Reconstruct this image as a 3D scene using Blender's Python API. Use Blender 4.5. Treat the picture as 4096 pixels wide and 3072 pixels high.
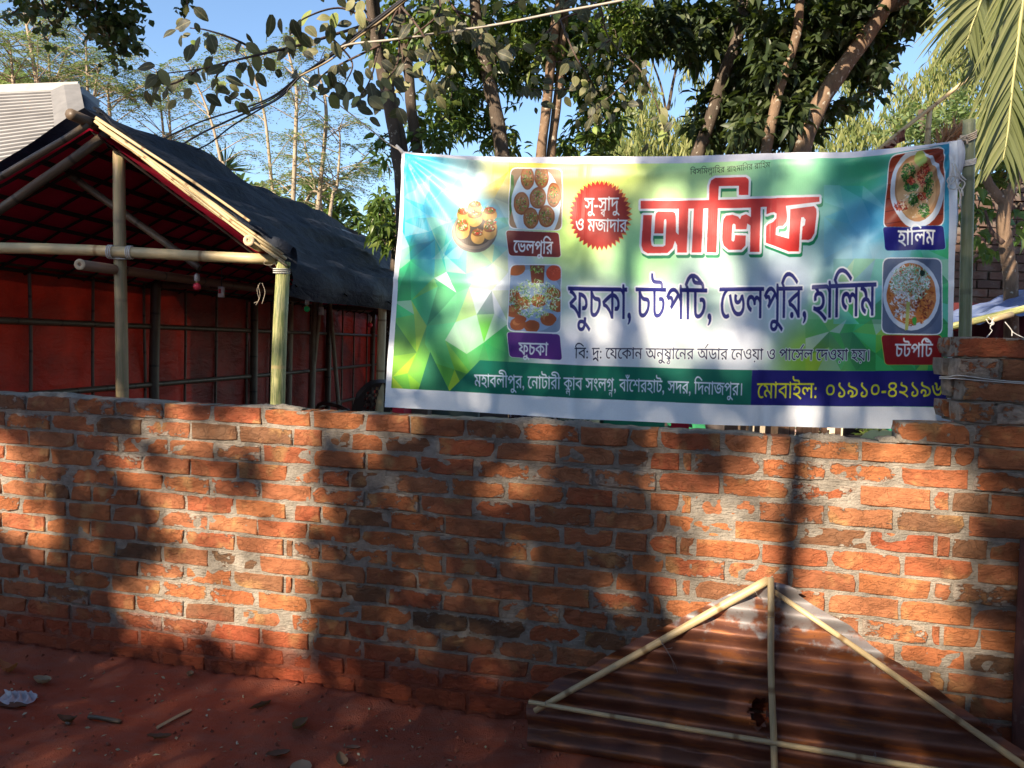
import bpy, math, random
import numpy as np
from mathutils import Vector, Matrix

# ---------------------------------------------------------------- camera, sky, sun, exposure
scene = bpy.context.scene
col = scene.collection
for o in list(bpy.data.objects): bpy.data.objects.remove(o)
rnd = random.Random(11)
rg = np.random.default_rng(7)
FPX, CAMH, ROLL, YH = 769., 1.6, .03, 340.
PITCH = math.atan((384 - YH) / FPX)
vF = np.array([0, math.cos(PITCH), -math.sin(PITCH)]); vX = np.array([1., 0, 0]); vU0 = np.cross(vX, vF)
vR = math.cos(ROLL) * vX + math.sin(ROLL) * vU0
vU = math.cos(ROLL) * vU0 - math.sin(ROLL) * vX
cam = bpy.data.cameras.new('camera'); camo = bpy.data.objects.new('camera', cam); col.objects.link(camo)
cam.sensor_width = 36; cam.lens = 36 * FPX / 1024.; cam.clip_start = .05; cam.clip_end = 2000
M = Matrix([[vR[0], vU[0], -vF[0], 0], [vR[1], vU[1], -vF[1], 0], [vR[2], vU[2], -vF[2], CAMH], [0, 0, 0, 1]])
camo.matrix_world = M
scene.camera = camo
SUN_AZ, SUN_EL = math.radians(35), math.radians(27)          # behind the viewer, to the left
vS = np.array([-math.sin(SUN_AZ) * math.cos(SUN_EL), -math.cos(SUN_AZ) * math.cos(SUN_EL), math.sin(SUN_EL)])
world = bpy.data.worlds.new('World'); scene.world = world; world.use_nodes = True
wn = world.node_tree; bg = wn.nodes['Background']
sky = wn.nodes.new('ShaderNodeTexSky'); sky.sky_type = 'NISHITA'; sky.sun_disc = False
sky.sun_elevation = SUN_EL; sky.sun_rotation = math.atan2(vS[0], vS[1]) % (2 * math.pi)
sky.air_density = 1.0; sky.dust_density = .35; sky.ozone_density = 3.0
wn.links.new(sky.outputs[0], bg.inputs[0]); bg.inputs[1].default_value = .093
sl = bpy.data.lights.new('sun', 'SUN'); sl.energy = 5.0; sl.angle = math.radians(.53); sl.color = (1., .84, .64)
so = bpy.data.objects.new('sun', sl); col.objects.link(so)
so.rotation_euler = Vector(vS).to_track_quat('Z', 'Y').to_euler()
scene.view_settings.view_transform = 'Standard'; scene.view_settings.look = 'None'
scene.view_settings.exposure = 1.42; scene.view_settings.gamma = 1
scene.view_settings.use_curve_mapping = False
scene.render.engine = 'CYCLES'; scene.cycles.max_bounces = 7; scene.cycles.transparent_max_bounces = 6

# ---------------------------------------------------------------- real-world positions read off the photograph (1024 x 768 frame)
O = np.array([0, 0, CAMH])
def ray(x, y): return vF * FPX + vR * (x - 512.) - vU * (y - 384.)
def aty(x, y, Y): d = ray(x, y); return O + d * (Y / d[1])
def atz(x, y, z=0.): d = ray(x, y); return O + d * ((z - CAMH) / d[2])
def proj(P):
    d = np.asarray(P, float) - O
    f = d @ vF
    return 512 + FPX * (d @ vR) / f, 384 - FPX * (d @ vU) / f
_d = ray(-2773, 242); _d[2] = 0
vW = -_d / np.linalg.norm(_d)                     # along the brick wall, to the right
vB = np.array([-vW[1], vW[0], 0])                 # straight back from its face
WD = float(atz(0, 644) @ vB)
def onw(x, y, off=0.):
    d = ray(x, y); t = (WD + off - O @ vB) / (d @ vB); return O + d * t
def wp(u, z, off=0.): return vW * u + vB * (WD + off) + np.array([0, 0, z])

# ---------------------------------------------------------------- helpers
def tag(o, label=None, cat=None, group=None, kind=None):
    if label: o['label'] = label
    if cat: o['category'] = cat
    if group: o['group'] = group
    if kind: o['kind'] = kind
    return o
def thing(name, label, cat, loc=(0, 0, 0), group=None):
    o = bpy.data.objects.new(name, None); col.objects.link(o); o.location = loc; o.empty_display_size = .1
    return tag(o, label, cat, group)
def adopt(o, parent):
    if parent is not None:
        o.parent = parent
        o.matrix_parent_inverse = Matrix.Translation(-parent.location) if parent.parent is None else Matrix.Identity(4)
    return o
def np_mesh(name, V, F, mat=None, smooth=True, attrs=None):
    """F: (n,3) or (n,4) array or list of tuples"""
    me = bpy.data.meshes.new(name)
    V = np.asarray(V, np.float32)
    if isinstance(F, np.ndarray):
        k = F.shape[1]; n = len(F)
        me.vertices.add(len(V)); me.vertices.foreach_set('co', V.ravel())
        me.loops.add(n * k); me.loops.foreach_set('vertex_index', F.astype(np.int32).ravel())
        me.polygons.add(n); me.polygons.foreach_set('loop_start', np.arange(0, n * k, k, dtype=np.int32))
        me.update(calc_edges=True)
    else:
        me.from_pydata([tuple(v) for v in V], [], F)
    if attrs:
        for an, a in attrs.items():
            a = np.asarray(a, np.float32)
            if a.ndim == 1: at = me.attributes.new(an, 'FLOAT', 'POINT'); at.data.foreach_set('value', a)
            else: at = me.attributes.new(an, 'FLOAT_VECTOR', 'POINT'); at.data.foreach_set('vector', a.ravel())
    if smooth: me.polygons.foreach_set('use_smooth', [True] * len(me.polygons))
    if mat: me.materials.append(mat)
    me.update()
    return me
def obj(name, me, parent=None, loc=None):
    o = bpy.data.objects.new(name, me); col.objects.link(o)
    if loc is not None: o.location = loc
    return adopt(o, parent)
class MB:
    def __init__(s): s.v = []; s.f = []; s.t = []
    def add(s, V, F, T=None):
        b = sum(len(x) for x in s.v); V = np.asarray(V, float).reshape(-1, 3)
        s.v.append(V); s.f += [tuple(int(i) + b for i in f) for f in F]
        s.t.append(np.zeros((len(V), 3)) if T is None else np.asarray(T, float)); return s
    def box(s, c, d, ax=None, j=0.):
        c = np.asarray(c, float); d = np.asarray(d, float) / 2
        ax = np.eye(3) if ax is None else np.asarray(ax, float)
        q = np.array([(x, y, z) for z in (-1, 1) for y in (-1, 1) for x in (-1, 1)], float) * d
        if j: q += rg.normal(size=q.shape) * j
        return s.add(c + q @ ax, [(0, 2, 3, 1), (4, 5, 7, 6), (0, 1, 5, 4), (2, 6, 7, 3), (0, 4, 6, 2), (1, 3, 7, 5)])
    def tube(s, P, R, n=8, cap=True, v0=0.):
        P = np.asarray(P, float); k = len(P); R = np.ones(k) * R if np.isscalar(R) else np.asarray(R, float)
        T = np.gradient(P, axis=0); T /= np.linalg.norm(T, axis=1)[:, None] + 1e-9
        a = np.array([0, 0, 1.]) if abs(T[0][2]) < .9 else np.array([0, 1., 0])
        V = []; TC = []; L = v0; pn = None
        for i in range(k):
            if i: L += np.linalg.norm(P[i] - P[i - 1])
            x = np.cross(a, T[i]) if pn is None else pn - T[i] * (pn @ T[i])
            x /= np.linalg.norm(x) + 1e-9; pn = x; y = np.cross(T[i], x)
            for j in range(n):
                an = 2 * math.pi * j / n
                V.append(P[i] + R[i] * (x * math.cos(an) + y * math.sin(an))); TC.append((j / n, L, R[i]))
        F = [(i * n + j, i * n + (j + 1) % n, (i + 1) * n + (j + 1) % n, (i + 1) * n + j) for i in range(k - 1) for j in range(n)]
        if cap: F += [tuple(range(n - 1, -1, -1)), tuple((k - 1) * n + j for j in range(n))]
        return s.add(V, F, TC)
    def mesh(s, name, mat, smooth=False):
        V = np.concatenate(s.v)
        return np_mesh(name, V, s.f, mat, smooth, {'tc': np.concatenate(s.t)})
    def build(s, name, mat, parent=None, smooth=False, loc=None):
        return obj(name, s.mesh(name, mat, smooth), parent, loc)
def spline(P, n):
    P = np.asarray(P, float); k = len(P)
    if k == 2:
        t = np.linspace(0, 1, n)[:, None]; return P[0] * (1 - t) + P[1] * t
    Q = np.vstack([2 * P[0] - P[1], P, 2 * P[-1] - P[-2]]); out = []
    for t in np.linspace(0, k - 1 - 1e-6, n):
        i = int(t); f = t - i; a, b, c, d = Q[i], Q[i + 1], Q[i + 2], Q[i + 3]
        out.append(.5 * (2 * b + (c - a) * f + (2 * a - 5 * b + 4 * c - d) * f * f + (3 * b - a - 3 * c + d) * f ** 3))
    return np.array(out)
def bamboo(name, a, b, r, mat, parent=None, r2=None, gap=.3, seed=0, bend=.01, n=12, loc=None, mid=None):
    """a pole with swollen nodes"""
    q = random.Random(seed); a = np.asarray(a, float); b = np.asarray(b, float); L = np.linalg.norm(b - a); r2 = r if r2 is None else r2
    ts = [0.]; x = gap * q.uniform(.3, .9)
    while x < L - .02:
        for d in (-.016, -.005, 0, .006, .02): ts.append(max(0.001, min(.999, (x + d) / L)))
        ts.append(min(.999, (x + gap * .5) / L)); x += gap * q.uniform(.88, 1.12)
    ts.append(1.); ts = sorted(set(ts))
    nodes = []; k = 0
    side = np.cross(b - a, [q.uniform(-1, 1), q.uniform(-1, 1), q.uniform(-1, 1)]); side /= np.linalg.norm(side) + 1e-9
    P = []; R = []
    x = gap * .0
    for t in ts:
        P.append(a * (1 - t) + b * t + side * bend * math.sin(math.pi * t) + side * .003 * math.sin(9 * t + seed))
        R.append(r * (1 - t) + r2 * t)
    # swelling: every node group is 5 close samples
    d = np.diff(np.array(ts) * L)
    R = np.array(R)
    for i in range(1, len(ts) - 1):
        near = (d[i - 1] < .025) + (d[i] < .025)
        if near == 2: R[i] *= 1.11 if d[i - 1] < .009 or d[i] < .009 else 1.02
    m = MB().tube(P, R, n, True, seed * 1.37)
    tcv = np.concatenate(m.t)
    # node mark in the third coordinate
    per = []
    for i in range(len(ts)):
        c = (i > 0 and d[i - 1] < .009) or (i < len(ts) - 1 and d[i] < .009)
        per += [1. if c else 0.] * n
    tcv[:, 2] = per; m.t = [tcv]
    return m.build(name, mat, parent, True, loc)

# ---------------------------------------------------------------- materials
class NT:
    def __init__(s, name):
        s.m = bpy.data.materials.new(name); s.m.use_nodes = True; s.t = s.m.node_tree
        s.b = s.t.nodes['Principled BSDF']; s.out = s.t.nodes['Material Output']
    def n(s, ty, **k):
        nd = s.t.nodes.new('ShaderNode' + ty)
        for a, b in k.items(): setattr(nd, a, b)
        return nd
    def set(s, sock, v):
        if v is None: return
        if isinstance(v, bpy.types.NodeSocket): s.t.links.new(v, sock)
        elif isinstance(v, (tuple, list, np.ndarray)):
            v = tuple(float(x) for x in v); sock.default_value = v if len(sock.default_value) == len(v) else v + (1.,)
        else: sock.default_value = v
    def math(s, op, a, b=None, c=None, clamp=False):
        nd = s.n('Math', operation=op, use_clamp=clamp); s.set(nd.inputs[0], a); s.set(nd.inputs[1], b)
        if c is not None: s.set(nd.inputs[2], c)
        return nd.outputs[0]
    def mix(s, f, a, b, bt='MIX'):
        nd = s.n('MixRGB', blend_type=bt); s.set(nd.inputs[0], f); s.set(nd.inputs[1], a); s.set(nd.inputs[2], b); return nd.outputs[0]
    def noise(s, vec, scale, detail=4., rough=.55, dist=0.):
        nd = s.n('TexNoise'); s.set(nd.inputs['Vector'], vec); nd.inputs['Scale'].default_value = scale
        nd.inputs['Detail'].default_value = detail; nd.inputs['Roughness'].default_value = rough; nd.inputs['Distortion'].default_value = dist
        return nd.outputs[0]
    def ramp(s, f, stops, interp='LINEAR'):
        nd = s.n('ValToRGB'); cr = nd.color_ramp; cr.interpolation = interp
        while len(cr.elements) < len(stops): cr.elements.new(.5)
        for e, (p, c) in zip(cr.elements, stops):
            e.position = p; e.color = (tuple(c) + (1,)) if not np.isscalar(c) else (c, c, c, 1)
        s.set(nd.inputs[0], f); return nd.outputs[0]
    def map(s, f, a, b, c=0., d=1.):
        nd = s.n('MapRange'); s.set(nd.inputs[0], f)
        for i, v in enumerate((a, b, c, d)): s.set(nd.inputs[i + 1], v)
        return nd.outputs[0]
    def attr(s, name, o=1): return s.n('Attribute', attribute_name=name).outputs[o]
    def obj(s): return s.n('TexCoord').outputs['Object']
    def pos(s): return s.n('NewGeometry').outputs['Position']
    def orand(s): return s.n('ObjectInfo').outputs['Random']
    def scale(s, v, sc, off=None):
        nd = s.n('Mapping'); s.set(nd.inputs[0], v); nd.inputs['Scale'].default_value = sc
        if off is not None: s.set(nd.inputs['Location'], off)
        return nd.outputs[0]
    def sep(s, v, i): nd = s.n('SeparateXYZ'); s.set(nd.inputs[0], v); return nd.outputs[i]
    def comb(s, x, y, z):
        nd = s.n('CombineXYZ')
        for i, v in enumerate((x, y, z)): s.set(nd.inputs[i], v)
        return nd.outputs[0]
    def bump(s, h, st=.5, dist=.01):
        nd = s.n('Bump'); s.set(nd.inputs['Height'], h); nd.inputs['Strength'].default_value = st; nd.inputs['Distance'].default_value = dist
        s.t.links.new(nd.outputs[0], s.b.inputs['Normal']); return nd.outputs[0]
    def base(s, c, rough=.8, spec=None, metal=None):
        s.set(s.b.inputs['Base Color'], c); s.set(s.b.inputs['Roughness'], rough)
        if spec is not None: s.set(s.b.inputs['Specular IOR Level'], spec)
        if metal is not None: s.set(s.b.inputs['Metallic'], metal)
        return s
    def trans(s, c, f):
        """thin translucency"""
        tr = s.n('BsdfTranslucent'); s.set(tr.inputs[0], c); mx = s.n('MixShader'); s.set(mx.inputs[0], f)
        s.t.links.new(s.b.outputs[0], mx.inputs[1]); s.t.links.new(tr.outputs[0], mx.inputs[2]); s.t.links.new(mx.outputs[0], s.out.inputs[0])
        return s
def m_brick():
    n = NT('fired_brick'); tc = n.attr('tc'); r = n.orand(); o = n.obj(); po = n.pos()
    off = n.comb(n.math('MULTIPLY', r, 37.), n.math('MULTIPLY', r, 91.), 0.)
    v = n.scale(o, (1, 1, 1), off)
    c0 = n.ramp(r, [(0, (.40, .125, .050)), (.2, (.47, .175, .07)), (.4, (.36, .095, .045)), (.6, (.44, .18, .085)), (.78, (.35, .125, .06)), (.92, (.25, .115, .06)), (1, (.13, .08, .05))])
    mot = n.noise(v, 16, 5, .6)
    c1 = n.mix(n.map(mot, .4, .65), c0, n.mix(.55, c0, (.20, .085, .04)))
    c1 = n.mix(n.map(n.noise(v, 9, 3, .5), .56, .68, 0, .7), c1, (.46, .26, .11))
    c1 = n.mix(n.map(n.noise(v, 220, 2, .6), .60, .72, 0, .5), c1, (.12, .06, .035))
    ex = n.math('ABSOLUTE', n.sep(tc, 0)); ez = n.math('ABSOLUTE', n.sep(tc, 2))
    e = n.math('MAXIMUM', n.math('POWER', ex, 6.), n.math('POWER', ez, 3.))
    sm = n.noise(n.scale(v, (1, 1, 1.5)), 17, 8, .68, .3)
    thr = n.math('ADD', sm, n.math('MULTIPLY', e, .17))
    lim = n.map(n.math('FRACT', n.math('MULTIPLY', r, 17.3)), 0, 1, .545, .83)
    lim = n.math('SUBTRACT', lim, n.map(n.sep(po, 2), 1.275, 1.29, 0., .12)); mk = n.map(thr, lim, n.math('ADD', lim, .03))
    mort = n.mix(n.map(n.noise(v, 30, 4, .6), .35, .65), (.40, .35, .29), (.25, .215, .18))
    c2 = n.mix(n.math('MULTIPLY', mk, .9), c1, mort)
    dz = n.math('ADD', n.sep(po, 2), n.math('MULTIPLY', n.noise(po, 5, 4, .6), .28))
    dust = n.map(dz, .26, .46, .9, 0.)
    c3 = n.mix(dust, c2, (.33, .07, .032))
    n.base(c3, .93, .2)
    crk = n.noise(n.scale(v, (1.2, 1, 2.6)), 26, 8, .7, 1.6)
    cr2 = n.map(n.math('ABSOLUTE', n.math('SUBTRACT', n.noise(n.scale(v, (1, 1, 1.8)), 11, 5, .6, 1.2), .5)), 0., .035, 0., 1.)
    h = n.math('ADD', n.math('ADD', n.math('MULTIPLY', crk, .8), n.math('MULTIPLY', cr2, .22)), n.math('MULTIPLY', mk, .3))
    h = n.math('ADD', h, n.math('MULTIPLY', n.noise(n.scale(v, (.5, 1, 3)), 60, 4, .6), n.math('MULTIPLY', mk, .35)))
    n.bump(h, 1., .0115); return n.m
def m_mortar():
    n = NT('mortar'); po = n.pos()
    c = n.mix(n.map(n.noise(po, 14, 6, .65), .35, .65), (.42, .37, .31), (.24, .21, .175))
    dz = n.math('ADD', n.sep(po, 2), n.math('MULTIPLY', n.noise(po, 5, 4, .6), .28))
    c = n.mix(n.map(dz, .22, .40, .9, 0.), c, (.30, .065, .03))
    n.base(c, .95, .15)
    h = n.math('ADD', n.noise(n.scale(po, (.2, .2, 1)), 150, 4, .6), n.math('MULTIPLY', n.noise(po, 45, 8, .75), 1.6))
    n.bump(h, 1., .012); return n.m
def m_ground():
    n = NT('red_sand'); po = n.pos()
    a = n.noise(po, 1.6, 6, .6, .4); b = n.noise(n.scale(po, (1, 2.2, 1)), 7, 8, .65)
    c = n.mix(n.map(a, .35, .65), (.47, .135, .075), (.36, .09, .05)); c = n.mix(n.map(b, .45, .7, 0, .7), c, (.37, .16, .115))
    far = n.map(n.sep(po, 1), 5., 12.); c = n.mix(far, c, (.16, .12, .07))
    n.base(c, .97, .12)
    h = n.math('ADD', n.math('MULTIPLY', n.noise(po, 9, 10, .68), 1.6), n.noise(po, 160, 4, .7)); n.bump(h, 1., .014); return n.m
def m_bamboo(name, c1, c2, cn, green=0.):
    n = NT(name); tc = n.attr('tc')
    st = n.noise(n.scale(tc, (24, .8, 0)), 3, 4, .6); la = n.noise(n.scale(tc, (2, 2.2, 0)), 3, 3, .6)
    c = n.mix(n.map(st, .35, .65), c1, c2); c = n.mix(n.map(la, .4, .65, 0, .6), c, np.array(c1) * .7)
    if green: c = n.mix(n.map(n.noise(n.scale(tc, (7, 1.3, 0)), 4, 5, .7), .46, .54, 0, green), c, (.10, .155, .045))
    mk = n.map(n.sep(tc, 2), .2, 1.); c = n.mix(n.math('MULTIPLY', mk, .95), c, cn)
    c = n.mix(n.map(n.noise(n.scale(tc, (30, .7, 0)), 2, 3, .5), .66, .72, 0, .6), c, (.06, .04, .02))
    n.base(c, .45, .4); n.bump(st, .3, .002); return n.m
def m_leaf(name, c1, c2, c3, tr=.3, rough=.42, spec=.5):
    n = NT(name); v = n.attr('lv', 2)
    c = n.ramp(v, [(0, c1), (.5, c2), (1, c3)])
    n.base(c, rough, spec); n.trans(n.mix(.5, c, (.25, .38, .04)), tr); return n.m
def m_cloth(name, c1, c2, tr=.25, sc=3., rough=.8, spec=.2, bumpd=.01):
    n = NT(name); po = n.pos()
    f = n.noise(po, sc, 5, .6); c = n.mix(n.map(f, .35, .65), c1, c2); n.base(c, rough, spec)
    n.bump(n.noise(n.scale(po, (1, .3, 1)), sc * 3, 5, .6, .5), .6, bumpd)
    if tr: n.trans(c, tr)
    return n.m
def m_plain(name, c, rough=.6, spec=.4, metal=None, var=.15, sc=8):
    n = NT(name); f = n.noise(n.obj(), sc, 4, .6); cc = n.mix(n.map(f, .3, .7), np.array(c) * (1 - var), np.minimum(1, np.array(c) * (1 + var))); n.base(cc, rough, spec, metal); return n.m
def m_bark(name, c1, c2, spot=.5):
    n = NT(name); po = n.pos()
    c = n.mix(n.map(n.noise(n.scale(po, (1, 1, .35)), 14, 6, .65), .35, .65), c1, c2)
    c = n.mix(n.map(n.noise(po, 22, 5, .6), .60, .66, 0, spot), c, (.50, .47, .40)); n.base(c, .9, .2)
    n.bump(n.noise(n.scale(po, (1, 1, .4)), 40, 6, .7), .8, .012); return n.m
BR = m_brick(); MO = m_mortar()
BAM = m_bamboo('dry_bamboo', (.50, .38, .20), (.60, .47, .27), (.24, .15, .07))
BAMG = m_bamboo('fresh_green_bamboo', (.52, .47, .22), (.42, .42, .16), (.40, .32, .14), .75)
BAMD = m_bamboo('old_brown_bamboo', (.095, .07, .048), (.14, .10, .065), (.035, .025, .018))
BAMG2 = m_bamboo('grey_green_bamboo', (.20, .22, .14), (.25, .26, .16), (.12, .13, .08), .35)
BARK = m_bark('grey_brown_bark', (.095, .072, .055), (.055, .043, .034)); BARKL = m_bark('lichen_bark', (.22, .145, .095), (.12, .082, .056), .7)
BARKP = m_bark('pale_sapling_bark', (.36, .30, .22), (.27, .21, .15), .2)
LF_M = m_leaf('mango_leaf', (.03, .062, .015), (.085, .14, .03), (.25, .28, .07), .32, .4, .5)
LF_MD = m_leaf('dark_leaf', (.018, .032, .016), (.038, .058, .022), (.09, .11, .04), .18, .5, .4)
LF_B = m_leaf('broad_leaf', (.055, .07, .028), (.12, .135, .045), (.24, .23, .10), .3, .5, .4)
LF_E = m_leaf('weeping_leaf', (.10, .14, .045), (.21, .24, .08), (.34, .33, .13), .4, .55, .3)
LF_F = m_leaf('feather_leaf', (.11, .17, .075), (.19, .26, .11), (.30, .36, .17), .45, .6, .3)
LF_P = m_leaf('palm_leaf', (.085, .105, .045), (.15, .17, .07), (.26, .26, .12), .3, .4, .5)
LF_D = m_leaf('dead_leaf', (.20, .12, .07), (.34, .24, .15), (.46, .38, .27), .15, .8, .2)
# ---------------------------------------------------------------- ground
def gn(x, y, s, seed=0):
    """cheap smooth value noise on arrays"""
    x = np.asarray(x) * s + seed * 13.7; y = np.asarray(y) * s + seed * 7.3
    xi, yi = np.floor(x), np.floor(y); fx, fy = x - xi, y - yi; fx = fx * fx * (3 - 2 * fx); fy = fy * fy * (3 - 2 * fy)
    h = lambda a, b: np.mod(np.sin(a * 127.1 + b * 311.7 + seed) * 43758.5453, 1.)
    return (h(xi, yi) * (1 - fx) + h(xi + 1, yi) * fx) * (1 - fy) + (h(xi, yi + 1) * (1 - fx) + h(xi + 1, yi + 1) * fx) * fy
def ground_h(x, y):
    d = WD - (x * vB[0] + y * vB[1])
    u = x * vW[0] + y * vW[1]
    near = np.exp(-((x / 5.) ** 2 + ((y - 2.8) / 3.) ** 2))
    h = (gn(x, y, 2.2) - .5) * .035 + (gn(x, y, 6, 2) - .5) * .028 + (gn(x, y, 15, 4) - .5) * .015 + (gn(x, y, 34, 9) - .5) * .006
    lip = np.where(d > 0, np.exp(-(d / .12) ** 2) * (.022 + .03 * gn(u, u * 0, 2., 5)), 0.)
    return (h - .012) * near + lip
xs = np.concatenate([-np.geomspace(500, 4.1, 22), np.linspace(-4, 4, 300), np.geomspace(4.1, 500, 22)])
ys = np.concatenate([-np.geomspace(500, 1.1, 20), np.linspace(-1, 5, 240), np.geomspace(5.1, 900, 24)])
gx, gy = np.meshgrid(xs, ys); gz = ground_h(gx, gy)
V = np.stack([gx, gy, gz], -1).reshape(-1, 3); nx = len(xs); ny = len(ys)
ii = (np.arange(ny - 1)[:, None] * nx + np.arange(nx - 1)[None]).ravel()
F = np.stack([ii, ii + 1, ii + 1 + nx, ii + nx], 1)
tag(obj('ground', np_mesh('ground', V, F, m_ground())), kind='structure')

# ---------------------------------------------------------------- brick wall
CR = .0843; NR = 15; HT = CR * NR
P1 = [[102, 278, 460, 651, 848, 1047, 1248, 1460, 1641, 1860, 2088, 2320, 2519, 2636, 2890, 3080, 3167, 3446, 3731, 3815, 3905],
      [22, 201, 380, 567, 760, 954, 1171, 1291, 1403, 1534, 1750, 1982, 2226, 2467, 2599, 2723, 2775, 3044, 3311, 3597, 3886],
      [117, 296, 477, 671, 857, 1047, 1251, 1462, 1676, 1900, 2124, 2373, 2629, 2885, 3160, 3433, 3731, 3806, 3960],
      [20, 199, 380, 571, 760, 949, 1154, 1171, 1283, 1398, 1576, 1800, 2027, 2258, 2457, 2594, 2723, 2770, 3032, 3304, 3582, 3870],
      [102, 281, 462, 651, 841, 1042, 1246, 1460, 1678, 1895, 2129, 2373, 2619, 2671, 2937, 3195, 3473, 3746, 3806, 3955],
      [5, 179, 278, 365, 554, 743, 939, 1144, 1174, 1283, 1388, 1559, 1780, 2014, 2249, 2457, 2591, 2716, 2780, 3045, 3319, 3612, 3900],
      [80, 266, 447, 641, 830, 1030, 1229, 1442, 1661, 1880, 2114, 2343, 2522, 2656, 2905, 3160, 3433, 3727, 3811],
      [181, 360, 544, 736, 939, 1139, 1174, 1281, 1390, 1557, 1775, 1994, 2224, 2460, 2589, 2716, 2773, 3019, 3311, 3600, 3890]]
def row_u(k, px):
    out = []
    for p in px:
        x = p / 4.; yt = 393 + .0545 * x; yb = 644 + .145 * x; y = yt + (yb - yt) * (k + .5) / NR
        out.append(float(onw(x, y) @ vW))
    return out
rows = [row_u(k, p) for k, p in enumerate(P1)]
for k in range(8, NR):
    src = rows[(4, 5, 6, 7)[k % 4]] if k % 2 == 0 else rows[(5, 7)[(k // 2) % 2]]
    rows.append([u + rg.normal() * .006 for u in src])
UL, UR = -5.3, 2.9
def brick_mesh(w, h, d, seed):
    """one hand-moulded brick: flat rough face, narrow worn arris, a chipped corner or two; face at y=0 looks to -y"""
    q = np.random.default_rng(seed); nx_ = 4 if w > .13 else 2; nz_ = 2
    e = .0035; V = []; T = []; F = []; idx = {}
    chip = [q.random() < .3 for _ in range(4)]; cs = .004 + .010 * q.random(4)
    for j in range(nz_ + 1):
        for i in range(nx_ + 1):
            a = i / nx_ * 2 - 1; b = j / nz_ * 2 - 1; x = a * (w / 2 - e); z = b * (h / 2 - e); cor = abs(a) == 1 and abs(b) == 1
            y = q.normal() * .0022
            if abs(b) == 1: z += q.normal() * .0013
            if abs(a) == 1: x += q.normal() * .0016
            if cor:
                k = (a > 0) * 2 + (b > 0)
                if chip[k]: x -= a * cs[k]; z -= b * cs[k] * .6; y += .003
            idx[i, j] = len(V); V.append((x, y, z)); T.append((a * .94, 0, b * .88))
    for j in range(nz_):
        for i in range(nx_): F.append((idx[i, j], idx[i + 1, j], idx[i + 1, j + 1], idx[i, j + 1]))
    ring = [(i, 0) for i in range(nx_)] + [(nx_, j) for j in range(nz_)] + [(i, nz_) for i in range(nx_, 0, -1)] + [(0, j) for j in range(nz_, 0, -1)]
    n_ = len(ring); b0 = len(V)
    for (i, j) in ring:
        x, y, z = V[idx[i, j]]; a, _, b = T[idx[i, j]]; sx = np.sign(a) if i in (0, nx_) else 0; sz = np.sign(b) if j in (0, nz_) else 0
        V.append((x + sx * e, y + .0045, z + sz * e)); T.append((np.sign(a) if sx else a, 0, np.sign(b) if sz else b))
    for k in range(n_):
        v = V[b0 + k]; V.append((v[0], d, v[2])); T.append(T[b0 + k])
    for k in range(n_):
        k2 = (k + 1) % n_; F.append((idx[ring[k2]], idx[ring[k]], b0 + k, b0 + k2)); F.append((b0 + k2, b0 + k, b0 + n_ + k, b0 + n_ + k2))
    return np_mesh('brick', V, F, BR, False, {'tc': T})
WIDTHS = [.05, .075, .10, .12, .145, .17, .20, .225, .24, .255, .27, .29]
lib = {}
for w in WIDTHS:
    for s_ in range(5 if w > .2 else 3): lib[w, s_] = brick_mesh(w, .0712, .11, int(w * 1000) * 7 + s_)
wall = thing('brick_wall', 'unplastered red brick boundary wall with smeared grey mortar and a taller stepped right end', 'wall', wp(-1, 0))
RZ = math.atan2(vW[1], vW[0])
SHEET_ZONE = [(771, 600), (620, 680), (560, 720), (540, 768), (1010, 768), (960, 730), (850, 650)]
def inside(x, y, poly):
    c = False; j = len(poly) - 1
    for i in range(len(poly)):
        (x1, y1), (x2, y2) = poly[i], poly[j]
        if (y1 > y) != (y2 > y) and x < (x2 - x1) * (y - y1) / (y2 - y1) + x1: c = not c
        j = i
    return c
nb = 0; buried = []
def put_brick(u0, u1, zc, off=0., gap=.014, hsc=1., dsc=1.):
    global nb
    w = u1 - u0 - gap
    if w < .02: return
    key = min(WIDTHS, key=lambda q: abs(q - w)); me = lib[key, rnd.randrange(5 if key > .2 else 3)]
    P = wp((u0 + u1) / 2, zc + rnd.gauss(0, .0012), off + rnd.gauss(0, .0022))
    Mx = Matrix.Translation(Vector(P)) @ Matrix.Rotation(RZ + rnd.gauss(0, .006), 4, 'Z') @ Matrix.Rotation(rnd.gauss(0, .007), 4, 'Y') @ Matrix.Diagonal((w / key, dsc, hsc * rnd.uniform(.97, 1.03), 1))
    if rnd.random() < .5: Mx = Mx @ Matrix.Rotation(math.pi, 4, 'Y')
    x, y = proj(P); hid = inside(x, y, SHEET_ZONE) or x < -20 or x > 1040 or y > 790
    if hid: buried.append((me, Mx)); return
    o = bpy.data.objects.new('brick', me); col.objects.link(o); o.parent = wall
    o.matrix_parent_inverse = Matrix.Translation(-wall.location); o.matrix_world = Mx; o.matrix_basis = Mx
    nb += 1
for k, us in enumerate(rows):
    us = sorted(us)
    while us[0] > UL: us.insert(0, us[0] - .262)
    while us[-1] < UR: us.append(us[-1] + .262)
    us = [u for u in us if u > UL - .3 and u < UR + .3]
    zc = HT - (k + .5) * CR
    for a, b in zip(us[:-1], us[1:]): put_brick(a, b, zc, 0., .010 + .012 * rnd.random() ** 2.5)
def ux(px, z):
    y = 430.
    for _ in range(5):
        P = onw(px, y); y += (P[2] - z) * 1. / abs(onw(px, y + 1)[2] - P[2])
    return float(onw(px, y) @ vW)
PC = .0805
zz = HT
pier = [(897, [973]), (957, [996, 1045]), (962, [1040]), (956, [1001]), (957, [1052])]
core = []
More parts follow.
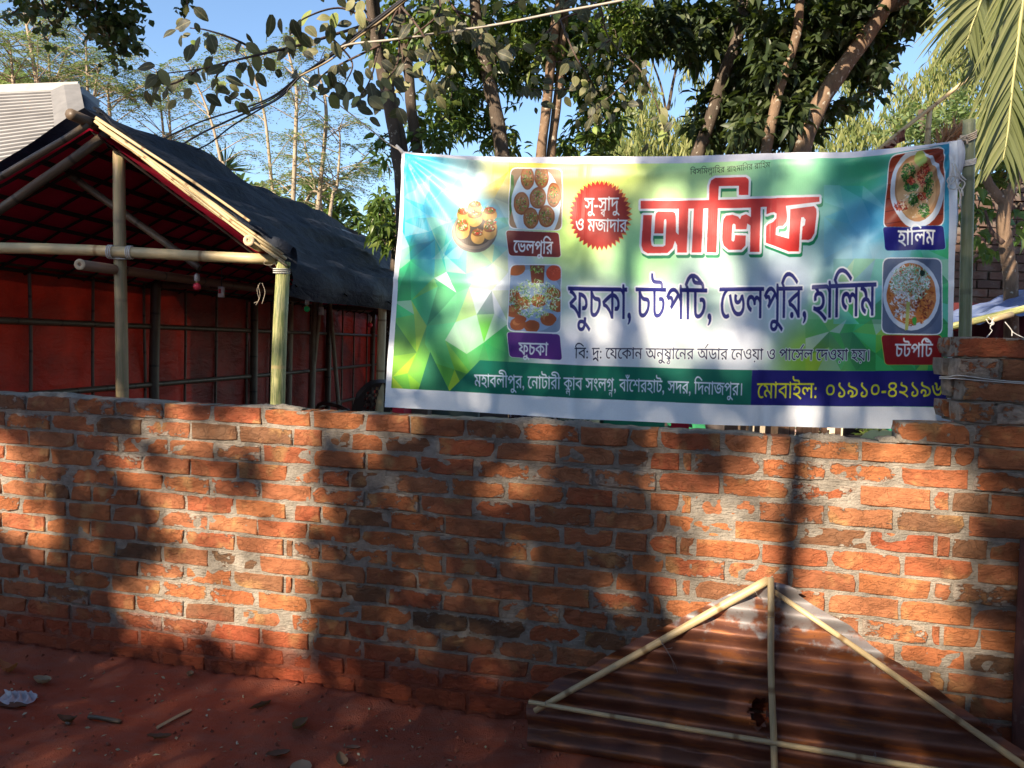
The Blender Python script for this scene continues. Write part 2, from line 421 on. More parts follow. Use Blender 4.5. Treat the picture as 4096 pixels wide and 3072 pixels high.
for k, (l, js) in enumerate(pier):
    zc = zz + .5 * PC; u0 = ux(l, zc); us = [u0] + [ux(j, zc) for j in js]
    while us[-1] < UR: us.append(us[-1] + .262)
    for a, b in zip(us[:-1], us[1:]): put_brick(a, b, zc, 0., .012, 1.02)
    core.append((us[0] + .012, zz))
    if k:      # outer end: headers running back into the thicker pier
        for kk in range(1):
            P = wp(us[0] + .112, zc, .135)
            Mx = Matrix.Translation(Vector(P)) @ Matrix.Rotation(RZ + rnd.gauss(0, .01), 4, 'Z') @ Matrix.Diagonal((1, 1.05, 1, 1))
            o = bpy.data.objects.new('brick', lib[.225, rnd.randrange(5)]); col.objects.link(o); o.parent = wall
            Mx = Matrix.Translation(Vector(wp(us[0] + .113 - .008 * (k % 2), zc, .14))) @ Matrix.Rotation(RZ + rnd.gauss(0, .01), 4, 'Z')
            o.matrix_parent_inverse = Matrix.Translation(-wall.location); o.matrix_basis = Mx
    zz += PC
if buried:
    VV = []; FF = []; TT = []; b = 0
    for me, Mx in buried:
        A = np.array(Mx); v = np.array([vv.co[:] for vv in me.vertices]); VV.append(v @ A[:3, :3].T + A[:3, 3])
        FF += [tuple(i + b for i in p.vertices) for p in me.polygons]; b += len(v)
        q = np.zeros(len(v) * 3, np.float32); me.attributes['tc'].data.foreach_get('vector', q); TT.append(q.reshape(-1, 3))
    o = obj('bricks', np_mesh('bricks', np.concatenate(VV), FF, BR, True, {'tc': np.concatenate(TT)}), wall); tag(o, kind='stuff')
# mortar bed: one rough slab a little behind the brick faces
def slab(u0, u1, z0, z1, o0, o1, nu, nz, topj=.006, seed=0):
    us = np.linspace(u0, u1, nu); zs = np.linspace(z0, z1, nz)
    U, Z = np.meshgrid(us, zs)
    off = o0 + (gn(U, Z, 40, seed) - .5) * .006 + (gn(U, Z, 13, seed + 1) - .5) * .005
    top = (gn(us, us * 0, 9, seed + 2) - .4) * topj * 2 + (gn(us, us * 0, 30, seed + 3) - .5) * topj
    Z = Z.copy(); Z[-1] += top; Z[-2] += top * .4
    fr = np.array([wp(0, 0)]) * 0 + (U[..., None] * vW + (WD + off)[..., None] * vB + Z[..., None] * np.array([0, 0, 1.])).reshape(-1, 3)
    n0 = nu * nz
    md = (us[:, None] * vW + (WD + (o0 + o1) / 2) * vB + (Z[-1] + .004 * gn(us, us * 0, 22, 9))[:, None] * np.array([0, 0, 1.]))
    bk = (us[:, None] * vW + (WD + o1) * vB + Z[-1][:, None] * np.array([0, 0, 1.]))
    bb = (us[:, None] * vW + (WD + o1) * vB + z0 * np.array([0, 0, 1.]))
    V = np.vstack([fr, md, bk, bb]); F = []
    for j in range(nz - 1):
        a = j * nu + np.arange(nu - 1); F.append(np.stack([a, a + 1, a + 1 + nu, a + nu], 1))
    a = (nz - 1) * nu + np.arange(nu - 1)
    F.append(np.stack([a, a + 1, n0 + np.arange(nu - 1) + 1, n0 + np.arange(nu - 1)], 1))
    for q in (0, 1):
        a = n0 + q * nu + np.arange(nu - 1); F.append(np.stack([a, a + 1, a + 1 + nu, a + nu], 1))
    # ends
    e = []
    for c, s in ((0, 0), (nu - 1, 1)):
        ring = [j * nu + c for j in range(nz)] + [n0 + c, n0 + nu + c, n0 + 2 * nu + c]
        for j in range(1, len(ring) - 2, 2):
            pass
        b0 = n0 + 2 * nu + c
        for j in range(nz - 1): e.append((ring[j], ring[j + 1], b0, b0))
        e.append((ring[nz - 1], n0 + c, n0 + nu + c, b0))
    e3 = [t for t in e]
    Fl = [tuple(r) for r in np.concatenate(F)] + [tuple(dict.fromkeys(t)) for t in e3]
    return V, Fl
V, F = slab(UL - .1, UR + .1, -.05, HT - .006, .0058, .125, 860, 110)
obj('mortar', np_mesh('mortar', V, F, MO, True), wall)
mb = MB(); VV = []
for k, (u, z) in enumerate(core):
    V, F = slab(u + (.01 if k else .0), UR + .1, z - .002, z + PC - .006 - .002, .008, .125 if k == 0 else .25, 180, 12, .004, 20 + k); mb.add(V, F)
mb.build('mortar', MO, wall, True)
# loose smears of mortar along the top
mb = MB()
for (a, b, w) in [(ux(505, HT), ux(560, HT), .05), (ux(243, HT), ux(300, HT), .03), (ux(880, HT), ux(905, HT), .06), (ux(560, HT), ux(600, HT), .04), (ux(800, HT), ux(850, HT), .03), (ux(20, HT), ux(95, HT), .03)]:
    n_ = 22; us = np.linspace(a, b, n_); V = []
    for i, u in enumerate(us):
        e = math.sin(math.pi * i / (n_ - 1)) ** .5; h = .014 * e * (.6 + .8 * rnd.random())
        for o_, z_ in ((.012, -.004), (.02, h * .8), (.02 + w * .5, h), (.02 + w * 1.4, h * .7), (.02 + w * 1.8, -.004)):
            V.append(wp(u, HT + z_, o_ + rnd.gauss(0, .002)))
    F = [(i * 5 + j, (i + 1) * 5 + j, (i + 1) * 5 + j + 1, i * 5 + j + 1) for i in range(n_ - 1) for j in range(4)]
    mb.add(V, F)
mb.build('mortar_smear', MO, wall, True)
# thin cord round the pier
CORD = m_plain('white_cord', (.62, .60, .56), .8, .2)
m = MB()
for dz in (0, .006):
    zc = HT + PC * 2.95 + dz
    u0 = ux(956, zc)
    path = [wp(u0 + .02, zc - .004, .26), wp(u0 - .012, zc, .14), wp(u0 - .016, zc + .004, .03), wp(u0 + .01, zc + .006 + dz, -.008), wp(u0 + .15, zc - .001, -.009), wp(u0 + .5, zc - .012 - dz, -.009)]
    m.tube(spline(path, 24), .0022, 5)
tag(m.build('cord', CORD, None, True), 'thin white cord wound twice round the tall brick pier at right', 'cord')

# ---------------------------------------------------------------- rusty gable panel leaning on the wall
def m_rust():
    n = NT('rusted_iron'); o = n.attr('tc'); 
    st = n.scale(o, (.22, 1, 1)); a = n.noise(st, 22, 8, .65, .5); b = n.noise(o, 9, 5, .6)
    c = n.mix(n.map(a, .35, .65), (.12, .048, .036), (.21, .085, .05)); c = n.mix(n.map(n.noise(n.scale(o, (.15, 1, 1), (3, 0, 0)), 30, 6, .6), .52, .62, 0, .85), c, (.33, .115, .035))
    grey = n.map(n.math('ADD', b, n.map(n.sep(o, 1), .35, .72, 0., .42)), .70, .78, 0, .85)
    c = n.mix(grey, c, n.mix(a, (.20, .21, .225), (.34, .33, .33))); c = n.mix(n.map(n.noise(o, 70, 5, .7), .62, .68, 0, .5), c, (.04, .02, .018))
    c = n.mix(n.map(n.noise(o, 150, 3, .7), .62, .70, 0, .6), c, (.34, .16, .07)); n.base(c, n.map(a, .3, .7, .34, .62), .5, .35); n.bump(n.noise(st, 40, 6, .65), .35, .004); return n.m
RUST = m_rust()
A = onw(771, 574, -.045); BL = atz(528, 748, .012)
ua, ubl = A @ vW, BL @ vW
offb = BL @ vB - WD
Dn = (vW * ua + vB * (WD + offb) + np.array([0, 0, .012]))
b_ax = A - Dn; HB = np.linalg.norm(b_ax); b_ax /= HB; a_ax = vW; n_ax = np.cross(a_ax, b_ax)       # n points to the viewer side
def plane_ab(px, py):
    d = ray(px, py); t = ((Dn - O) @ n_ax) / (d @ n_ax); q = O + d * t - Dn; return q @ a_ax, q @ b_ax
def P3(a, b, h=0.): return Dn + a * a_ax + b * b_ax + h * n_ax
r7 = lambda z: (500 + z[0] * .12425, 561.75 + z[1] * .12425)
r8 = lambda z: (749 + z[0] * .12425, 561.75 + z[1] * .12425)
left = [plane_ab(*r7(z)) for z in [(215, 1490), (205, 1150), (250, 1080), (380, 1010), (420, 960), (750, 830), (930, 720), (1090, 630), (1390, 490), (1690, 330), (2010, 190), (2150, 160)]]
right = [plane_ab(*r8(z)) for z in [(200, 158), (330, 190), (400, 262), (440, 250), (560, 370), (690, 440), (820, 515), (900, 580), (1000, 680), (1110, 760), (1240, 830), (1340, 910), (1430, 960), (1690, 1150), (1990, 1370), (2212, 1515), (2500, 1690)]]
lb = np.array(sorted((b, a) for a, b in left)); rb = np.array(sorted((b, a) for a, b in right))
bs = np.linspace(max(lb[0, 0], -.0), lb[-1, 0], 190)
hole = plane_ab(*r7((2075, 1215)))
NA = 110; V = []; T = []; keep = []
for j, b in enumerate(bs):
    l = np.interp(b, lb[:, 0], lb[:, 1]) + .004 * gn(np.array([b]), np.array([0.]), 60, 3)[0]; r = np.interp(b, rb[:, 0], rb[:, 1]) - .008 * gn(np.array([b]), np.array([0.]), 50, 6)[0]
    if b < rb[0, 0]: r = rb[0, 1] + (rb[0, 0] - b) * .2
    for i in range(NA):
        a = l + (r - l) * i / (NA - 1)
        h = .0175 * math.sin(2 * math.pi * b / .097 + .25 * math.sin(a * 3)) + .004 * math.sin(a * 4 + b * 3) - .011
        if abs(b - .02) < .05: h += .004 * math.sin(a * 31)
        V.append(P3(a, b, h)); T.append((a, b, 0))
V = np.array(V); T = np.array(T)
F = []
for j in range(len(bs) - 1):
    for i in range(NA - 1):
        q = j * NA + i; a, b = T[q][:2]
        if ((a - hole[0]) / .030) ** 2 + ((b - hole[1]) / .052) ** 2 < 1 + .25 * math.sin(7 * math.atan2(b - hole[1], a - hole[0])): continue
        F.append((q, q + 1, q + 1 + NA, q + NA))
back = V - n_ax * .0012
panel = thing('gable_panel', 'triangular gable of rusty corrugated iron on a bamboo frame, leaning on the brick wall', 'gable panel', tuple(Dn))
obj('corrugated_sheet', np_mesh('corrugated_sheet', V, F, RUST, True, {'tc': T}), panel)
# torn lip of the hole
mb = MB()
for k in range(6):
    an = math.pi * (.75 + .25 * k); c0 = np.array([hole[0] + .029 * math.cos(an), hole[1] + .050 * math.sin(an)])
    t_ = np.array([-math.sin(an), math.cos(an)]) * .017
    mb.add([P3(*(c0 - t_), -.008), P3(*(c0 + t_), -.008), P3(*(c0 + np.array([math.cos(an), math.sin(an)]) * .012), .010)], [(0, 1, 2)], [(c0[0], c0[1], 0)] * 3)
mb.build('torn_lip', RUST, panel)
def bar(p, q, r, h, seed, r2=None, gap=.2):
    a = plane_ab(*p); b = plane_ab(*q); return bamboo('bamboo_bar', P3(*a, h), P3(*b, h), r, BAM, panel, r2, gap, seed, .004)
tipL = r7((2150, 150))
bar(r7((285, 1195)), (768, 580), .0115, .016, 3, .017, .34)
bar((769.5, 577), (774, 790), .0125, .031, 4, .012, .3)
bar((772, 590), r8((2290, 1700)), .0098, .014, 5, .0125, .42)
bar(r7((245, 1115)), r8((2300, 1790)), .0088, .034, 6, .012, .42)
WIRE = m_plain('tie_wire', (.30, .27, .25), .5, .5, .6)
mb = MB()
def ring(px, py, ang, r, h):
    a, b = plane_ab(px, py); c = P3(a, b, h); u = math.cos(ang) * a_ax + math.sin(ang) * b_ax
    P = [c + (r * math.cos(t)) * u + (r * 1.0 * math.sin(t)) * n_ax for t in np.linspace(0, 6.28, 14)]; MB().tube(P, .0009, 4, False).build('tie_wire', WIRE, panel, True)
for z, an, r, h in [((1300, 630), 2.2, .014, .016), ((2050, 240), 2.2, .018, .016), ((380, 1130), 1.57, .014, .03), ((1495, 1320), 1.5, .0125, .034), ((2170, 440), 0, .0145, .031)]: ring(*r7(z), an, r, h)
for z, an, r, h in [((230, 290), .9, .012, .014), ((1265, 1000), .9, .013, .014), ((995, 1545), 1.5, .0125, .034)]: ring(*r8(z), an, r, h)
for pts in ([(1300, 640), (1350, 720), (1400, 800), (1432, 880)], [(1305, 640), (1345, 700), (1385, 780), (1405, 855)], [(1340, 690), (1365, 690), (1390, 678)], [(2140, 1390), (2190, 1430), (2212, 1475)]):
    MB().tube(spline([P3(*plane_ab(*r7(z)), .036) for z in pts], 10), .0009, 4).build('tie_wire', WIRE, panel, True)
# ---------------------------------------------------------------- banner print (flat lettering and pictures)
CW, CH = 2048, 960
YT = [(0, 327), (.04, 333), (.1, 337), (.18, 339), (.5, 336), (.67, 330), (.8, 326), (.88, 321), (.95, 312), (1, 303)]
YB = [(0, 879), (.1, 886), (.22, 896), (.35, 906), (.6, 918), (.8, 925), (.9, 927), (1, 931)]
def b_xl(y): return 868 - 35 * (y - 327) / 553
def b_xr(y): return 2068 - 14 * (y - 305) / 620
def b_yt(s): return np.interp(s, [a for a, _ in YT], [b for _, b in YT])
def b_yb(s): return np.interp(s, [a for a, _ in YB], [b for _, b in YB])
def disp2st(x, y):
    s = (x - b_xl(y)) / (b_xr(y) - b_xl(y))
    t = (y - b_yt(s)) / (b_yb(s) - b_yt(s))
    return s, t
def st2disp(s, t):
    y = b_yt(s) + t * (b_yb(s) - b_yt(s))
    for _ in range(2):
        x = b_xl(y) + s * (b_xr(y) - b_xl(y))
    return x, y
def d2c(P):
    P = np.asarray(P, float)
    s, t = disp2st(P[:, 0], P[:, 1])
    return np.stack([s * CW, t * CH], 1)

class Canvas:
    def __init__(self):
        self.a = np.ones((CH, CW, 3), np.float32) * .8
    def mask(self, loops, ss=2):
        """non-zero winding coverage of closed loops given in canvas pixels"""
        P = [np.asarray(l, float) * ss for l in loops if len(l) > 2]
        al = np.concatenate(P)
        x0 = int(max(0, al[:, 0].min() // ss - 1)); x1 = int(min(CW, al[:, 0].max() // ss + 2))
        y0 = int(max(0, al[:, 1].min() // ss - 1)); y1 = int(min(CH, al[:, 1].max() // ss + 2))
        if x1 <= x0 or y1 <= y0: return None
        W, H = (x1 - x0) * ss, (y1 - y0) * ss
        acc = np.zeros((H, W + 1), np.int16)
        for l in P:
            q = l - [x0 * ss, y0 * ss]
            r = np.roll(q, -1, 0)
            for (ax, ay), (bx, by) in zip(q, r):
                if ay == by: continue
                sg = 1
                if ay > by: ax, ay, bx, by, sg = bx, by, ax, ay, -1
                a, b = int(np.ceil(ay - .5)), int(np.ceil(by - .5))
                a = max(a, 0); b = min(b, H)
                if b <= a: continue
                rows = np.arange(a, b)
                xs = ax + (rows + .5 - ay) * (bx - ax) / (by - ay)
                xi = np.clip(np.ceil(xs - .5).astype(int), 0, W)
                acc[rows, xi] += sg
        m = (np.cumsum(acc, 1)[:, :W] != 0).astype(np.float32)
        m = m.reshape(y1 - y0, ss, x1 - x0, ss).mean((1, 3))
        return x0, y0, m
    def put(self, M, col, al=1.):
        if M is None: return
        x0, y0, m = M
        h, w = m.shape
        v = self.a[y0:y0 + h, x0:x0 + w]
        c = np.asarray(col, np.float32)
        v += (m * al)[..., None] * (c - v)
    def fill(self, pts, col, al=1.): self.put(self.mask([d2c(pts)]), col, al)
    @staticmethod
    def grow(M, r):
        x0, y0, m = M
        R = int(np.ceil(r)); h, w = m.shape
        o = np.zeros((h + 2 * R, w + 2 * R), np.float32)
        for dy in range(-R, R + 1):
            for dx in range(-R, R + 1):
                d = np.hypot(dx, dy)
                if d > r + .5: continue
                k = min(1., r + .5 - d)
                v = o[R + dy:R + dy + h, R + dx:R + dx + w]
                np.maximum(v, m * k, out=v)
        X0, Y0 = x0 - R, y0 - R
        a, b = max(0, -X0), max(0, -Y0)
        o = o[b:, a:]; X0 += a; Y0 += b
        o = o[:max(0, CH - Y0), :max(0, CW - X0)]
        return X0, Y0, o
def S(r, g, b):
    f = lambda v: (v / 255. / 12.92) if v <= 10 else ((v / 255. + .055) / 1.055) ** 2.4
    return np.array([f(r), f(g), f(b)], np.float32)
GL = {
',': (0.219, [[30,-59,62,-42,82,-16,88,13,84,38,72,56,52,62,38,58,27,48,23,33,26,18,34,9,48,5,48,-14,42,-34,30,-50]]),
'-': (0.323, [[142,134,20,134,20,87,142,87]]),
':': (0.219, [[54,229,40,225,28,214,24,199,28,184,40,173,54,169,70,173,80,184,84,199,80,214,70,225], [54,56,40,52,28,40,24,26,28,10,40,0,54,-4,70,0,80,10,84,26,80,40,70,52]]),
'।': (0.379, [[97,311,138,311,138,0,97,0]]),
'ঁ': (0.0, [[21,430,15,400,10,386,2,373,-8,362,-19,354,-32,348,-66,342,-84,344,-114,354,-125,362,-135,373,-148,399,-155,430,-120,434,-118,418,-113,403,-106,392,-96,382,-84,378,-68,376,-52,377,-40,382,-30,391,-22,402,-17,417,-14,435], [-46,409,-48,404,-56,396,-61,394,-74,394,-84,400,-89,416,-84,430,-80,434,-60,436,-50,431,-46,422]]),
'ং': (0.438, [[62,157,102,128,122,112,156,75,173,56,200,16,212,-4,180,-20,152,18,139,36,110,68,94,83,58,111,36,125], [40,256,48,279,64,296,74,302,96,310,110,311,134,307,156,296,171,279,176,268,180,243,179,230,171,207,164,198,146,183,134,178,110,174,84,178,64,190,48,207,40,230], [74,232,84,216,91,211,110,207,120,208,136,217,141,224,146,243,144,254,136,270,120,278,100,278,91,274,78,262,74,253]]),
'অ': (0.893, [[452,311,452,276,399,276,399,0,360,0,350,19,324,52,310,66,278,90,291,123,317,105,354,68,362,54,360,97,360,276,-5,276,-5,311], [188,46,144,52,103,74,84,92,65,116,47,144,30,180,14,221,51,233,63,200,89,148,102,128,117,112,133,99,150,90,169,85,206,84,234,92,252,107,258,116,264,138,264,168,258,184,250,197,238,207,225,213,210,215,192,212,185,208,180,202,176,186,180,166,142,158,138,171,136,206,146,225,162,239,194,250,226,248,242,244,258,237,271,227,282,215,298,184,302,166,302,130,298,112,280,82,268,70,252,60,234,52,212,47], [172,232,170,243,158,261,148,268,122,278,134,300,173,287,197,270,204,260,212,234]]),
'ই': (0.53, [[179,311,178,324,170,340,162,346,139,350,103,350,52,354,31,362,22,368,7,384,2,394,-4,416,-2,456,34,454,32,437,36,410,42,401,54,392,72,387,128,386,170,382,189,374,202,361,212,336,215,311], [146,248,167,244,185,237,200,227,212,216,227,190,232,162,229,137,219,116,204,98,181,84,152,75,118,70,123,76,170,58,204,40,254,8,270,-5,247,-32,208,-4,190,8,140,38,86,60,46,72,23,77,30,112,64,104,89,102,144,106,170,116,185,132,192,150,190,176,184,190,173,201,142,214,102,214,82,206,74,191,77,169,40,162,35,188,36,204,46,224,54,232,76,244,104,250], [88,232,80,252,72,261,51,274,36,278,48,300,72,294,88,287,112,270,120,260,127,234], [270,311,270,276,-5,276,-5,311]]),
'ও': (0.738, [[278,312,298,306,314,295,326,280,333,262,336,242,330,212,324,198,303,176,290,166,258,148,240,141,224,177,262,194,276,203,287,214,294,226,296,241,291,262,285,270,267,278,254,279,220,273,200,264,172,238,166,226,170,206,175,202,193,198,182,160,165,165,140,180,132,190,127,202,126,227,130,238,153,272,176,291,190,299,238,314], [340,112,337,86,327,64,310,46,287,32,259,24,226,21,204,22,182,26,160,34,140,44,120,57,84,94,68,118,53,146,38,178,26,214,14,254,52,264,66,220,80,180,96,148,114,120,132,98,154,80,176,68,200,62,228,59,248,60,280,72,291,83,298,96,300,114,294,138,288,147,267,163,254,169,294,186,308,178,320,168,335,142,339,128]]),
'ক': (0.807, [[408,311,408,276,246,276,246,236,246,0,208,0,183,38,167,56,149,72,108,100,85,110,38,122,18,170,51,188,83,204,116,220,148,234,183,246,218,258,208,238,208,276,-5,276,-5,311], [208,234,218,219,183,208,130,184,112,176,65,152,103,140,123,131,160,108,178,94,204,62,214,45,210,44,208,94], [380,133,378,123,362,96,342,83,328,80,292,80,283,82,286,118,300,116,328,120,338,132,342,148,338,165,330,180,316,194,296,204,270,213,240,219,241,256,289,246,311,238,348,213,362,198,372,182,378,164]]),
'গ': (0.656, [[242,0,242,212,252,181,220,224,200,246,172,268,142,278,132,278,100,272,89,264,69,244,60,232,74,240,108,244,135,240,146,234,161,220,166,212,172,194,173,184,171,166,164,148,153,132,137,116,91,86,66,122,113,148,124,158,131,170,133,182,129,196,124,201,110,208,76,206,52,196,11,229,32,260,44,274,69,296,82,304,112,314,144,314,174,306,214,280,254,236,244,242,242,292,242,344,268,344,280,311,333,311,333,276,280,276,280,0]]),
'চ': (0.567, [[288,311,288,276,86,276,84,224,86,189,86,102,88,72,94,58,102,52,110,49,135,49,148,52,170,64,198,91,206,102,216,124,218,158,215,165,210,170,194,174,144,178,118,188,103,198,85,216,80,224,86,267,108,237,116,229,136,218,149,214,188,212,218,209,236,202,248,190,253,182,258,164,257,133,244,94,222,61,181,28,152,16,136,13,108,12,97,14,72,26,56,46,48,78,48,96,48,276,-5,276,-5,311]]),
'জ': (0.917, [[181,32,162,36,126,50,110,62,78,93,50,138,37,166,26,197,14,232,52,242,64,204,77,171,90,143,105,120,122,101,139,87,158,78,179,72,202,70,244,76,258,86,268,98,275,114,277,134,273,160,265,179,295,179,266,153,234,135,209,129,196,128,172,132,161,136,144,149,138,158,130,180,130,207,144,237,157,252,174,264,197,276,149,276,-5,276,-5,311,464,311,464,276,307,276,268,277,220,253,182,223,175,214,168,198,168,182,171,175,181,166,187,164,206,165,217,168,250,188,262,198,304,182,308,176,314,148,314,110,304,80,294,66,268,45,226,33], [401,86,402,70,412,23,418,5,380,-4,366,54,362,91,364,144,366,158,378,194,332,198,296,211,268,230,256,242,246,256,238,272,276,280,288,262,304,247,328,236,342,232,389,230,403,231,422,196,406,152,402,137]]),
'ট': (0.567, [[288,311,288,276,86,276,86,102,88,72,94,58,102,52,110,49,135,49,147,52,170,64,190,81,206,102,212,114,220,150,216,168,212,174,196,181,172,181,158,178,153,214,187,220,218,216,228,212,244,200,255,180,258,166,257,132,252,113,234,76,222,61,182,29,152,16,136,13,108,12,97,14,72,26,56,46,48,78,48,96,48,276,-5,276,-5,311], [198,311,193,333,188,340,180,346,158,350,110,350,60,354,39,362,30,368,15,384,10,394,4,416,6,456,42,454,40,438,42,421,50,401,62,392,93,386,108,386,164,385,178,384,208,374,225,354,231,336,234,311]]),
'ঠ': (0.591, [[141,0,122,1,86,11,71,19,45,40,25,68,18,84,29,124,54,128,75,134,92,142,105,152,116,164,123,177,128,192,132,224,127,258,121,276,-5,276,-5,311,100,311,74,352,64,388,70,414,76,426,96,448,109,458,134,430,112,408,107,400,104,382,109,361,124,338,146,311,300,311,300,276,214,276,182,276,206,252,225,228,242,203,254,178,262,150,264,120,263,98,258,76,250,58,239,41,225,26,188,7,166,2], [158,38,174,42,188,49,208,68,215,80,223,108,224,122,221,152,217,167,202,198,192,214,164,248,146,268,154,266,163,238,166,216,164,178,161,166,150,143,142,132,119,112,104,104,66,90,43,84,50,114,60,84,68,71,78,60,114,40,127,38]]),
'ড': (0.712, [[361,311,361,276,178,276,178,186,182,165,190,159,210,160,238,183,264,216,294,221,320,172,327,139,328,122,322,84,314,66,304,50,274,26,254,18,208,12,166,17,128,32,94,61,64,102,50,129,38,159,26,194,14,232,52,242,65,199,78,162,92,131,108,105,124,84,142,70,162,58,183,52,206,50,231,52,252,59,268,70,280,84,288,102,290,136,279,170,268,186,290,196,260,154,239,136,218,124,197,121,176,124,158,134,145,154,142,164,140,196,140,276,-5,276,-5,311]]),
'দ': (0.603, [[306,311,306,276,80,276,80,126,72,136,102,165,118,178,154,203,174,214,216,234,238,243,270,211,255,177,248,154,244,102,248,56,261,5,224,-4,210,54,206,72,205,124,208,150,216,182,226,205,232,202,195,185,177,174,142,150,124,136,88,105,70,88,41,108,41,276,-5,276,-5,311]]),
'ন': (0.604, [[307,311,307,276,254,276,254,0,216,0,216,122,224,94,188,135,162,156,148,164,121,174,108,176,86,171,77,166,70,158,64,137,68,119,83,104,107,92,88,56,53,77,40,90,30,105,25,121,23,138,24,154,28,168,35,180,54,198,65,204,102,212,134,208,150,202,177,188,214,155,226,142,218,140,216,186,216,276,-5,276,-5,311]]),
'প': (0.716, [[363,311,363,276,310,276,310,0,272,0,272,198,283,166,257,202,246,218,214,252,193,267,160,278,124,274,113,270,92,258,58,224,64,228,87,232,104,231,119,226,130,217,137,206,142,192,142,162,132,163,168,200,230,258,255,232,113,98,84,125,124,164,106,142,92,131,104,150,110,172,106,186,102,192,89,198,64,197,49,190,11,226,38,258,52,272,81,295,96,304,128,314,164,314,196,304,226,286,254,258,284,220,274,223,272,279,272,344,298,344,310,311]]),
'ফ': (0.838, [[424,311,424,276,65,276,100,264,126,248,160,224,168,216,170,188,133,170,107,158,62,132,57,141,105,128,126,120,162,102,178,90,209,64,224,50,222,86,222,255,265,253,299,247,315,242,344,228,358,218,384,189,393,168,396,133,390,113,368,88,343,80,303,80,298,82,301,117,318,116,343,120,354,132,357,148,354,164,346,180,332,193,312,204,288,212,261,217,261,0,222,0,194,34,178,49,140,74,120,84,70,100,42,106,24,152,56,172,80,184,126,207,82,233,46,246,24,251,40,285,40,276,-5,276,-5,311]]),
'ব': (0.596, [[303,311,303,276,250,276,250,0,212,0,201,20,171,56,132,86,88,108,38,122,18,170,51,188,84,206,118,222,152,237,188,250,224,262,212,241,212,276,-5,276,-5,311], [212,237,222,223,170,204,142,192,115,180,65,152,84,147,122,132,142,121,179,95,195,80,219,44,214,44,212,94]]),
'ভ': (0.721, [[190,22,170,26,132,40,114,52,80,85,52,132,38,161,26,194,14,232,52,242,65,202,78,166,94,136,109,112,126,92,145,78,165,68,186,62,227,60,256,69,267,76,284,96,290,107,294,143,291,160,283,182,271,199,295,238,316,202,323,184,331,150,332,133,326,94,318,76,308,60,278,36,258,28,236,23], [192,142,172,144,156,149,142,158,132,170,126,184,126,216,130,231,136,243,176,231,166,208,170,188,179,180,200,178,221,185,245,206,264,233,295,238,291,211,272,184,242,156,231,150,206,143], [366,311,366,276,-5,276,-5,311]]),
'ম': (0.622, [[316,311,316,276,264,276,264,0,225,0,225,68,234,41,210,74,199,90,162,126,148,134,134,139,106,140,87,131,80,124,74,102,76,92,86,75,107,61,122,56,109,17,78,32,66,40,47,59,36,81,33,104,34,119,38,132,45,144,64,162,75,168,99,176,130,176,164,166,179,158,216,123,236,94,227,93,225,140,225,276,-5,276,-5,311], [148,150,110,161,106,194,94,218,84,227,58,240,19,247,26,283,48,276,78,272,92,267,114,254,123,245,138,224,143,210,149,180]]),
'য': (0.626, [[318,311,318,276,266,276,266,0,227,0,197,34,180,50,143,74,122,85,72,101,42,106,24,152,56,172,80,184,126,207,82,233,46,246,24,251,40,285,40,276,-5,276,-5,311], [227,276,68,276,100,264,139,240,168,216,170,188,133,170,107,158,62,132,56,140,84,135,132,120,152,110,189,86,205,72,235,42,228,40,227,86]]),
'র': (0.596, [[303,311,303,276,250,276,250,0,212,0,201,20,171,56,132,86,88,108,38,122,18,170,51,188,84,206,118,222,152,237,188,250,224,262,212,241,212,276,-5,276,-5,311], [212,237,222,223,170,204,142,192,115,180,65,152,84,147,122,132,142,121,179,95,195,80,219,44,214,44,212,94], [84,-2,78,0,66,11,62,26,66,42,72,48,84,55,92,56,108,52,114,48,122,34,122,18,114,5,108,0,100,-2]]),
'ল': (0.731, [[370,311,370,276,318,276,318,0,280,0,280,168,282,154,268,173,251,186,232,190,212,184,204,176,199,150,200,136,168,133,162,158,156,168,142,184,134,190,116,196,106,197,84,192,69,178,64,165,64,158,70,134,90,115,120,100,107,64,77,76,64,84,42,104,34,116,24,144,24,174,34,199,42,209,64,224,76,229,104,233,121,232,150,224,174,205,184,192,177,192,188,210,196,217,206,222,226,226,257,218,286,198,281,191,280,226,280,276,-5,276,-5,311]]),
'শ': (0.677, [[344,311,344,276,291,276,291,0,252,0,252,256,255,266,252,296,252,344,279,344,291,311], [193,314,227,302,237,294,261,266,267,254,265,202,242,243,228,258,214,269,198,276,182,278,170,277,150,268,144,259,138,236,140,223,145,212,154,203,184,191,206,188,203,150,182,152,164,157,136,172,126,182,112,207,108,222,108,254,118,281,126,292,135,300,156,311,168,314], [52,314,78,306,90,299,109,279,116,266,120,249,120,217,111,192,103,180,93,170,65,155,27,150,24,188,53,192,64,196,80,206,90,227,89,246,84,258,78,266,68,273,32,278,0,272,-4,310,18,314]]),
'ষ': (0.633, [[322,311,322,276,269,276,269,0,230,0,197,35,162,64,121,86,98,94,42,106,24,152,60,172,78,184,119,204,140,212,170,216,170,188,118,164,71,138,116,126,136,118,172,98,188,88,232,50,230,86,230,156,232,184,230,217,230,276,-5,276,-5,311], [38,284,80,271,122,254,163,232,182,219,218,192,234,178,234,132,190,172,156,196,137,207,99,226,80,234,24,251]]),
'স': (0.682, [[346,311,346,276,294,276,294,0,255,0,255,176,266,145,240,176,225,186,218,188,205,184,196,175,172,134,147,94,132,76,115,66,85,64,68,69,44,88,26,108,18,122,48,140,70,109,83,102,101,104,118,117,144,160,173,206,181,214,198,224,218,224,238,216,268,187,258,186,255,222,255,276,-5,276,-5,311], [136,136,126,190,115,212,98,228,73,238,19,248,26,286,54,276,101,264,123,253,132,246,150,218,158,178]]),
